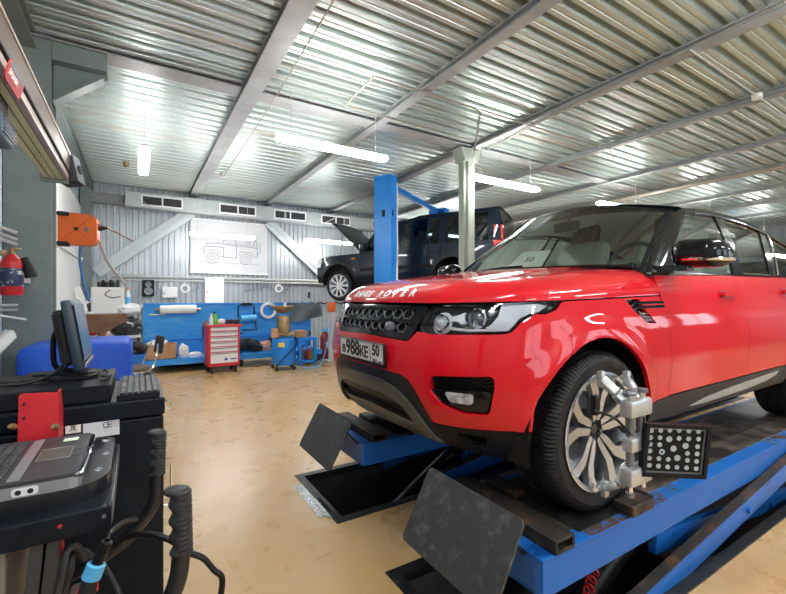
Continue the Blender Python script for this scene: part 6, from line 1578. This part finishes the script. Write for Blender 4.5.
b.bar((a.x + w_ * .76 - h_ * .14, -.003, cz_), (a.x + w_ * .76 + h_ * .08, -.003, cz_), .0022, .001, up=(0, 1, 0))
b.tube([(a.x + w_ * .86, -.003, cz_ - h_ * .14), (a.x + w_ * .97, -.003, cz_ - h_ * .14), (a.x + w_ * .97, -.003, cz_ + h_ * .14), (a.x + w_ * .86, -.003, cz_ + h_ * .14)], .0007, 4, closed=True)
b.build('conformity_mark', M['ink'], t, smooth=0)
# red bracket plate in front of the console
t = thing('mounting_bracket', 'red metal bracket plate fixed to the front of the black console', 'bracket', (0, 0, 0))
a, c = atY(17, 394, 1.575), atY(57, 392, 1.575)
b = MB(); b.prism(rcorner([(a.x, .93), (c.x, .93), (c.x, c.z), (a.x + .004, a.z)], [.004, .004, .004, .012], 3), frame((0, 1.577, 0), (1, 0, 0), (0, 0, 1)), .004); b.build('plate', M['red_metal'], t, smooth=0)
b = MB(); b.prism([(0, .93), (.095, .93), (.095, 1.05), (.05, c.z), (0, c.z)], frame((c.x, 1.574, 0), (0, 1, 0), (0, 0, 1)), .004, [[(.03, 1.02), (.045, 1.02), (.045, 1.08), (.03, 1.08)]]); b.build('side_flange', M['red_metal'], t, smooth=0)
for px, py in ((28, 404), (28, 418)):
    q = atY(px - 4, py, 1.572); b = MB(); b.cyl(q, q + Vector((0, -.004, 0)), .004, seg=8); b.build('bolt', M['ink'], t)
for px in (18.5, 61):
    q = atY(px - 4, 427, 1.566); b = MB(); b.lathe([(.0, 0), (.008, 0), (.009, .006), (.006, .02), (0, .02)], q, (-.4, -1, .5), 10); b.build('wing_nut', M['brass'], t)
# computer box on the console
t = thing('computer_box', 'flat black desktop computer lying on the console under the monitor', 'computer', (0, 1.70, 1.051))
b = MB(); b.box2((-.70, .0, .0), (-.075, .385, .056), .004); b.build('case', M['console'], t, smooth=0)
b = MB()
for r in range(6):
    for k in range(18): b.box2((-.20 + k * .0065, -.0012, .010 + r * .006), (-.197 + k * .0065, .0008, .013 + r * .006))
o_ = b.build('vent_holes', M['ink'], t, smooth=0); o_['kind'] = 'stuff'
b = MB(); b.box2((-.42, -.001, .006), (-.26, .0012, .050), .001); b.build('drive_cover', M['black_plastic'], t, smooth=0)
ztop = 1.051 + .0565
def sheet(label, px, py, w, d, rz, z=ztop, name='paper_sheet'):
    p = atZ(px, py, z); b = MB(); b.box((0, 0, .0008), (w, d, .0012), M=Matrix.Translation(p) @ Matrix.Rotation(rz, 4, 'Z')); tag(b.build(name, M['paper'], smooth=0), label, 'paper')
sheet('white paper slip lying on the computer left of the monitor foot', 37, 381, .16, .10, .3)
# monitor
mt = thing('monitor', 'black flat monitor seen from its side on a bent stand', 'monitor', (-.235, 1.955, ztop + .002))
b = MB(); b.prism(rcorner([(-.11, -.10), (.11, -.10), (.11, .10), (-.11, .10)], .03, 4), Matrix.Translation((.0, .0, 0)), .010); b.bar((-.08, 0, .012), (.10, -.03, .012), .05, .008, .002); b.build('foot', M['black_plastic'], mt, smooth=30)
b = MB(); b.tube([(.05, 0, .016), (-.01, 0, .03), (-.026, 0, .06), (-.026, 0, .14), (-.015, 0, .165), (.02, 0, .17)], .009, 8, smooth=5); b.build('stand_arm', M['black_plastic'], mt)
Mm = Matrix.Translation((.050, .0, .160)) @ Matrix.Rotation(rad(-9), 4, 'Y')
b = MB(); b.box((-.006, 0, 0), (.030, .315, .250), .008, M=Mm); b.build('bezel', M['monitor_shell'] if 'monitor_shell' in M else M['console'], mt, smooth=30)
b = MB(); b.box((-.036, 0, -.005), (.04, .25, .20), .018, M=Mm)
for k in range(14): b.box((-.0575, 0, -.085 + k * .0125), (.004, .20, .005), M=Mm)
b.build('back_shell', M['ink'], mt, smooth=0)
b = MB(); b.box((.0148, 0, .008), (.002, .280, .200), M=Mm); b.build('screen', M['screen'], mt, smooth=0)
b = MB(); b.box((.013, .0, -.112), (.006, .30, .014), .002, M=Mm); b.build('chin_strip', M['alloy_grey'], mt, smooth=0)
def cable(label, pts, r=.006, m='cable', smooth=6, name='cable'):
    return pipe(label, pts, r, m, name, 'cable', smooth=smooth)
b = MB(); b.tube(catm([(-.21, 1.86, ztop + .10), (-.23, 1.85, ztop + .045), (-.30, 1.84, ztop + .008), (-.42, 1.82, ztop + .008), (-.60, 1.80, ztop + .008)], 6), .0055, 6); ld1 = b.build('lead', M['cable'], mt); ld1.location = -mt.location
b = MB(); b.tube(catm([(-.20, 1.90, ztop + .09), (-.23, 1.88, ztop + .03), (-.33, 1.87, ztop + .007), (-.45, 1.92, ztop + .007), (-.62, 1.93, ztop + .007)], 6), .005, 6); ld1 = b.build('lead', M['cable'], mt); ld1.location = -mt.location
cable('black coil of cable lying right of the monitor foot', [(-.105, 1.75, ztop + .007), (-.088, 1.80, ztop + .007), (-.092, 1.92, ztop + .007), (-.110, 1.95, ztop + .016), (-.114, 1.82, ztop + .018), (-.09, 1.76, ztop + .019), (-.082, 1.90, ztop + .008)], .004)
# keyboard on the right of the lid
kt = thing('keyboard', 'dusty black keyboard on the right end of the console top', 'keyboard', (.003, 1.885, 1.0515))
b = MB(); b.prism(rcorner([(-.062, -.20), (.066, -.20), (.066, .19), (-.062, .19)], .012, 3), Matrix.Identity(4), .018); b.build('case', M['black_plastic'], kt, smooth=0)
random.seed(1)
for r in range(6):
    for k in range(15):
        if r == 5 and 3 < k < 9 and k != 6: continue
        L_ = .10 if (r == 5 and k == 6) else .0185
        b = MB(); b.box((.053 - r * .0195, -.182 + k * .0248, .0215), (.0158, L_, .008), .002, seg=1); b.build('key', M['key'], kt, smooth=0)
b = MB(); b.tube([(-.06, .196, .012), (.02, .203, .015), (.06, .18, .024), (.02, .15, .029)], .004, 6, smooth=5); b.build('lead', M['cable'], kt)
# trolley
t = thing('alignment_trolley', 'black trolley in the foreground carrying the laptop tray with two grip handles', 'trolley', (0, 0, 0))
b = MB(); b.box2((-.85, 1.105, .925), (-.048, 1.56, .942), .003); b.box2((-.85, 1.10, .895), (-.048, 1.108, .945), .002); b.box2((-.056, 1.10, .895), (-.048, 1.56, .945), .002); b.build('shelf', M['console'], t, smooth=0)
b = MB(); b.box2((-.0485, 1.12, .90), (-.0465, 1.55, .947)); b.build('shelf_edge', M['alloy_grey'], t, smooth=0)
b = MB(); Mx = Matrix.Translation((0, 0, .9425)); b.prism(rcorner([(-.82, 1.155), (-.055, 1.155), (-.055, 1.53), (-.82, 1.53)], [.01, .10, .03, .01], 8), Mx, .036)
b.build('tray', M['tray_black'], t, smooth=0)
for px, py, nm, mm in ((104, 516, 'shelf_screw', 'alloy_grey'), (60, 526, 'shelf_screw', 'red_metal')):
    q = atY(px, py, 1.10); b = MB(); b.cyl(q, q + Vector((0, -.003, 0)), .004, seg=8); b.build(nm, M[mm], t)
for x, y in ((-.08, 1.25), (-.072, 1.37), (-.08, 1.49)):
    b = MB(); b.lathe([(.006, 0), (.008, .002), (.010, 0)], (x, y, .9785), (0, 0, 1), 12); b.build('tray_screw', M['alloy_grey'], t)
b = MB(); b.box2((-.85, 1.12, .06), (-.30, 1.52, .885), .006); b.build('drawer_unit', M['console'], t, smooth=0)
b = MB(); b.box2((-.83, 1.112, .45), (-.32, 1.122, .84), .003); b.build('drawer_front', M['ink'], t, smooth=0)
b = MB(); b.box2((-.297, 1.14, .06), (-.23, 1.50, .885), .003); b.build('side_panel', mat('beige_panel', (.22, .19, .15), .6), t, smooth=0)
for x0_, x1_ in ((-.175, -.205), (-.155, -.175)):
    b = MB(); b.bar((x0_, 1.16, .90), (x1_ - .03, 1.16, .30), .018, .03, .002); b.build('upright', M['alloy_dark'], t, smooth=0)
b = MB(); b.box2((-.150, 1.20, .30), (-.146, 1.24, .90)); b.build('red_edge', M['red_metal'], t, smooth=0)
b = MB(); b.bar((-.11, 1.22, .72), (-.15, 1.22, .30), .05, .05, .01); b.build('bracket_arm', mat('dusty_grey', (.16, .16, .155), .7), t, smooth=30)
b = MB(); b.box2((-.80, 1.1, 0), (-.74, 1.5, .06)); b.box2((-.36, 1.1, 0), (-.30, 1.5, .06)); b.box2((-.3, 1.10, .02), (.12, 1.16, .06)); b.build('base', M['ink'], t, smooth=0)
def handle(y, pts, gb, gt):
    h = bpy.data.objects.new('handle', None); COL.objects.link(h); h.parent = t
    b = MB(); b.tube([(x, y, z) for x, z in pts], .0165, 12, smooth=8); b.build('handle_bar', M['cable_satin'], h)
    gb, gt = Vector((gb[0], y, gb[1])), Vector((gt[0], y, gt[1])); ax = (gt - gb).normalized(); L = (gt - gb).length
    b = MB(); n = 66; rings = []; side = Vector((1, -.25, 0)).normalized(); oth = ax.cross(side).normalized()
    seg = 20
    for i in range(n + 1):
        f = i / n; ring = []
        for k in range(seg):
            a = 2 * math.pi * k / seg; cs, sn = math.cos(a), math.sin(a)
            r = .0182
            if cs > .1: r += .0016 * (1 if (i % 5) < 3 else -1) * min(1, cs * 2)           # fine ribs on the palm side
            if cs < -.1: r += (.0030 * math.cos(2 * math.pi * f * 4) - .001) * min(1, -cs * 1.6)  # four finger grooves
            if f > .93: r *= 1 - .35 * ((f - .93) / .07) ** 2
            if f > .86 and cs < 0: r += .010 * (-cs) * sst(.86, .92, f)
            ring.append(b.bm.verts.new(gb + ax * (L * f) + (side * cs * 1.05 + oth * sn * .88) * r))
        rings.append(ring)
    for i in range(n):
        for k in range(seg): b.bm.faces.new((rings[i][k], rings[i][(k + 1) % seg], rings[i + 1][(k + 1) % seg], rings[i + 1][k]))
    b.bm.faces.new(rings[-1]); b.bm.faces.new(rings[0][::-1])
    b.build('grip', M['grip'], h, smooth=40)
M['grip'] = mat('grip_rubber', (.022, .023, .026), .55, col2=(.07, .07, .072), scale=20, thresh=(.5, .85))
handle(1.35, [(-.22, .660), (-.13, .690), (-.04, .730), (.02, .790), (.043, .835), (.048, .91)], (.049, .903), (.052, 1.027))
handle(.895, [(-.30, .640), (-.12, .700), (.0, .76), (.045, .815), (.066, .86), (.0735, .92)], (.073, .912), (.070, 1.037))
b = MB(); b.box2((-.30, .88, .62), (-.26, 1.40, .68), .004); b.build('handle_rail', M['ink'], t, smooth=0)
# laptop
lt = thing('laptop', 'worn grey laptop open on the black tray, keyboard towards the left', 'laptop', (-.108, 1.322, .9788))
b = MB(); b.prism(rcorner([(-.30, -.165), (.0, -.165), (.0, .165), (-.30, .165)], [.01, .02, .02, .01], 4), Matrix.Identity(4), .024); b.build('base', M['laptop_side'], lt, smooth=0)
b = MB(); b.prism(rcorner([(-.30, -.163), (-.004, -.163), (-.004, .163), (-.30, .163)], [.01, .018, .018, .01], 4), Matrix.Translation((0, 0, .0242)), .008); b.build('palm_rest', M['laptop'], lt, smooth=0)
b = MB(); b.tube([(-.012, -.160, .026), (.001, -.150, .024), (.003, 0, .024), (.001, .150, .024), (-.012, .160, .026)], .0055, 8); b.build('front_edge', M['chrome'], lt)
b = MB(); b.prism(rcorner([(-.095, -.045), (-.035, -.045), (-.035, .04), (-.095, .04)], .003, 2), Matrix.Translation((0, .01, .0322)), .0006); b.build('touchpad', mat('pad_olive', (.085, .088, .075), .4), lt, smooth=0)
for y0, y1 in ((-.048, -.0), (.003, .05)):
    b = MB(); b.box2((-.030, y0 + .012, .0322), (-.014, y1 + .008, .0335), .0006); b.build('touchpad_button', M['alloy_dark'], lt, smooth=0)
b = MB(); b.tube([(-.097, -.037, .0326), (-.033, -.037, .0326), (-.033, .052, .0326), (-.097, .052, .0326)], .0009, 5, closed=True); b.build('touchpad_rim', M['laptop_side'], lt)
b = MB(); b.box2((-.128, -.15, .0322), (-.106, .15, .0332)); b.build('palm_strip', M['laptop_side'], lt, smooth=0)
for r in range(6):
    for k in range(14):
        b = MB(); b.box((-.148 - r * .0205, -.143 + k * .0218, .0345), (.0172, .0185, .0045), .0012, seg=1); b.build('key', M['key'], lt, smooth=0)
for y0, m in ((.12, 'white'), (.105, 'lime')): b = MB(); b.box2((-.062 - (.0 if m == 'white' else .0), y0, .0322), (-.030, y0 + .011, .0328)); b.build('sticker', M[m], lt, smooth=0)
for k, x in enumerate((-.105, -.085)):
    b = MB(); b.lathe([(0, 0), (.0045, 0), (.0055, .0012), (.003, .002), (.0028, -.002)], (x, -.1655, .012), (0, -1, 0), 12); b.build('audio_socket', M['ink'], lt)
b = MB(); b.prism(rcorner([(-.116, .003), (-.072, .003), (-.072, .021), (-.116, .021)], .007, 4), frame((0, -.1642, 0), (1, 0, 0), (0, 0, 1)), .0012); b.build('socket_plate', M['white_metal'], lt, smooth=0)
for x in (-.165, -.19): b = MB(); b.box2((x - .009, -.1662, .006), (x + .009, -.1640, .017)); b.build('port', M['ink'], lt, smooth=0)
b = MB(); b.box((-.375, 0, .098), (.008, .325, .225), .003, M=Matrix.Translation((.02, 0, 0)) @ Matrix.Rotation(0, 4, 'Y') @ Matrix.Translation((-.30, 0, .03)) @ Matrix.Rotation(rad(-40), 4, 'Y') @ Matrix.Translation((.36, 0, .02))); b.build('lid', M['laptop'], lt, smooth=0)
# loose cables and the diagnostic plug
cable('thick black cable looping from the trolley behind the near grip to the floor', [atY(118, 545, 1.25), atY(128, 537, 1.22), atY(150, 534, 1.18), atY(172, 541, 1.14), atY(188, 552, 1.12), atY(203, 558, 1.12), atY(214, 570, 1.12), atY(222, 578, 1.12), atY(220, 600, 1.12), atY(212, 640, 1.12), (.22, 1.15, .03)], .0075)
cable('black cable dropping from the diagnostic plug beside the console', [atY(104, 566, 1.10), atY(113, 580, 1.08), atY(121, 600, 1.06), atY(124, 640, 1.05)], .006)
for k, (dx, col_) in enumerate(((0, 'front'), (7, 'rear'))):
    cable(('left', 'right')[k] + ' grey looped cable hanging from the handle bar end', [atY(84 + dx * 1.4, 560, 1.16 + .04 * k), atY(76 + dx, 546 + k * 6, 1.14 + .04 * k), atY(66 + dx, 552 + k * 4, 1.13 + .04 * k), atY(63 + dx, 572, 1.12 + .04 * k), atY(57 + dx, 594, 1.12 + .04 * k), atY(54 + dx, 640, 1.12 + .04 * k)], .0085, 'grip')
t = thing('diagnostic_plug', 'black diagnostic plug with a blue band dangling below the handle bar', 'plug', (0, 0, 0))
q0, q1, q2, q3 = atY(107, 541, 1.03), atY(97, 563, 1.03), atY(91, 578, 1.03), atY(86, 594, 1.03)
b = MB(); b.tube([q0, q1], .0085, 10)
for k in range(10): b.lathe([(.0085, -.002), (.0112, -.001), (.0112, .001), (.0085, .002)], q0.lerp(q1, .05 + k * .1), q1 - q0, 12)
b.build('cable_boot', M['cable'], t)
b = MB(); b.tube(catm([q0, atY(112, 531, 1.06), atY(124, 522, 1.16), atY(136, 519, 1.24)], 6), .006, 8); b.build('plug_lead', M['cable'], t)
b = MB(); b.lathe([(.010, 0), (.017, .002), (.0175, .028), (.013, .030)], q1, q2 - q1, 16); b.build('blue_band', M['sky_blue'], t)
b = MB(); b.lathe([(0, 0), (.014, 0), (.016, .02), (.017, .045), (0, .045)], q2, q3 - q2, 16); b.build('plug_shell', M['ink'], t)
for sg in (-1, 1):
    b = MB(); s_ = Vector((sg * .0165, -.004, 0)); b.bar(q2 + s_ * .7, q2.lerp(q3, .9) + s_ * 1.1, .003, .003); b.build('plug_latch', M['red_metal'], t, smooth=0)
# camera beam overhead
t = thing('camera_beam', 'bronze alignment camera beam with pale green underside overhead at the left', 'camera beam', (0, 0, 0))
YA, YE = .25, 2.96
b = MB(); b.box2((-.44, YA, 2.105), (-.322, YE, 2.205), .003); b.build('beam_profile', M['tan'], t, smooth=0)
b = MB(); b.box2((-.338, YA, 2.200), (-.318, YE, 2.212), .002); b.build('top_rail', M['tan_light'], t, smooth=0)
b = MB(); b.box2((-.352, YA, 2.066), (-.328, YE, 2.100), .003); b.build('lower_rail', M['tan_light'], t, smooth=0)
b = MB(); b.box2((-.334, YA, 2.102), (-.320, YE, 2.112), .001); b.build('dark_groove', M['ink'], t, smooth=0)
for k in range(3):
    b = MB(); x_ = -.440 + k * .030; b.box2((x_, YA, 2.068), (x_ + .024, YE, 2.103), .001); b.build('green_strip', M['lime'], t, smooth=0)
b = MB(); b.box2((-.444, YA, 2.074), (-.352, YE, 2.104)); b.build('strip_carrier', mat('olive_carrier', (.10, .10, .07), .6), t, smooth=0)
b = MB(); b.box2((-.455, YE, 2.045), (-.33, YE + .02, 2.105), .002); b.build('end_plate', M['green_grey'], t, smooth=0)
pod = bpy.data.objects.new('camera_pod', None); COL.objects.link(pod); pod.parent = t
Mp = Matrix.Translation((-.335, YE + .07, 2.135)) @ Matrix.Rotation(rad(-12), 4, 'Y') @ Matrix.Rotation(rad(-10), 4, 'Z')
b = MB(); b.box((0, 0, 0), (.09, .13, .165), .012, M=Mp, seg=3); b.build('pod_case', M['ink'], pod, smooth=40)
b = MB(); b.box((.047, 0, 0), (.006, .12, .155), .003, M=Mp); b.build('pod_face', mat('pod_face', (.16, .19, .22), .3), pod, smooth=0)
b = MB(); b.lathe([(0, .0), (.024, 0), (.026, .008), (.018, .006), (0, .002)], Mp @ Vector((.049, 0, .0)), Mp.to_3x3() @ Vector((1, 0, 0)), 20); b.build('lens', M['ink'], pod)
b = MB(); b.box((-.40, 1.86, 1.96), (.07, .18, .09), .02, seg=3)
for k in range(5): b.box((-.362, 1.86, 1.935 + k * .012), (.004, .15, .004))
b.build('side_pod', M['pod_blue'], t, smooth=30)
b = MB(); b.box2((-.42, 1.80, 1.99), (-.38, 1.92, 2.08)); b.build('pod_hanger', M['ink'], t, smooth=0)
bd = bpy.data.objects.new('badge', None); COL.objects.link(bd); bd.parent = t
Mb = frame((-.315, 1.66, 2.055), (0, 1, 0), (.25, 0, 1))
b = MB(); b.prism(rcorner([(-.085, -.030), (.085, -.030), (.085, .030), (-.085, .030)], .018, 4), Mb, .004); b.build('badge_plate', M['red_metal'], bd, smooth=0)
b = MB(); b.prism(rcorner([(-.080, .012), (.078, .012), (.078, .027), (-.080, .027)], .006, 3), Mb @ Matrix.Translation((0, 0, .004)), .001); b.build('badge_stripe', M['alloy_grey'], bd, smooth=0)
b = MB()
for k in range(6): b.tube([Mb @ Vector((-.07 + k * .016, -.012 + .004 * (k % 2), .005)), Mb @ Vector((-.064 + k * .016, .006, .005)), Mb @ Vector((-.058 + k * .016, -.012, .005))], .0018, 5)
b.build('badge_script', M['white'], bd, smooth=0)
b = MB(); b.box2((-.47, .62, 0), (-.40, .72, 2.10), .004); b.box2((-.60, .45, 0), (-.30, .90, .03)); b.build('column', M['console'], t, smooth=0)
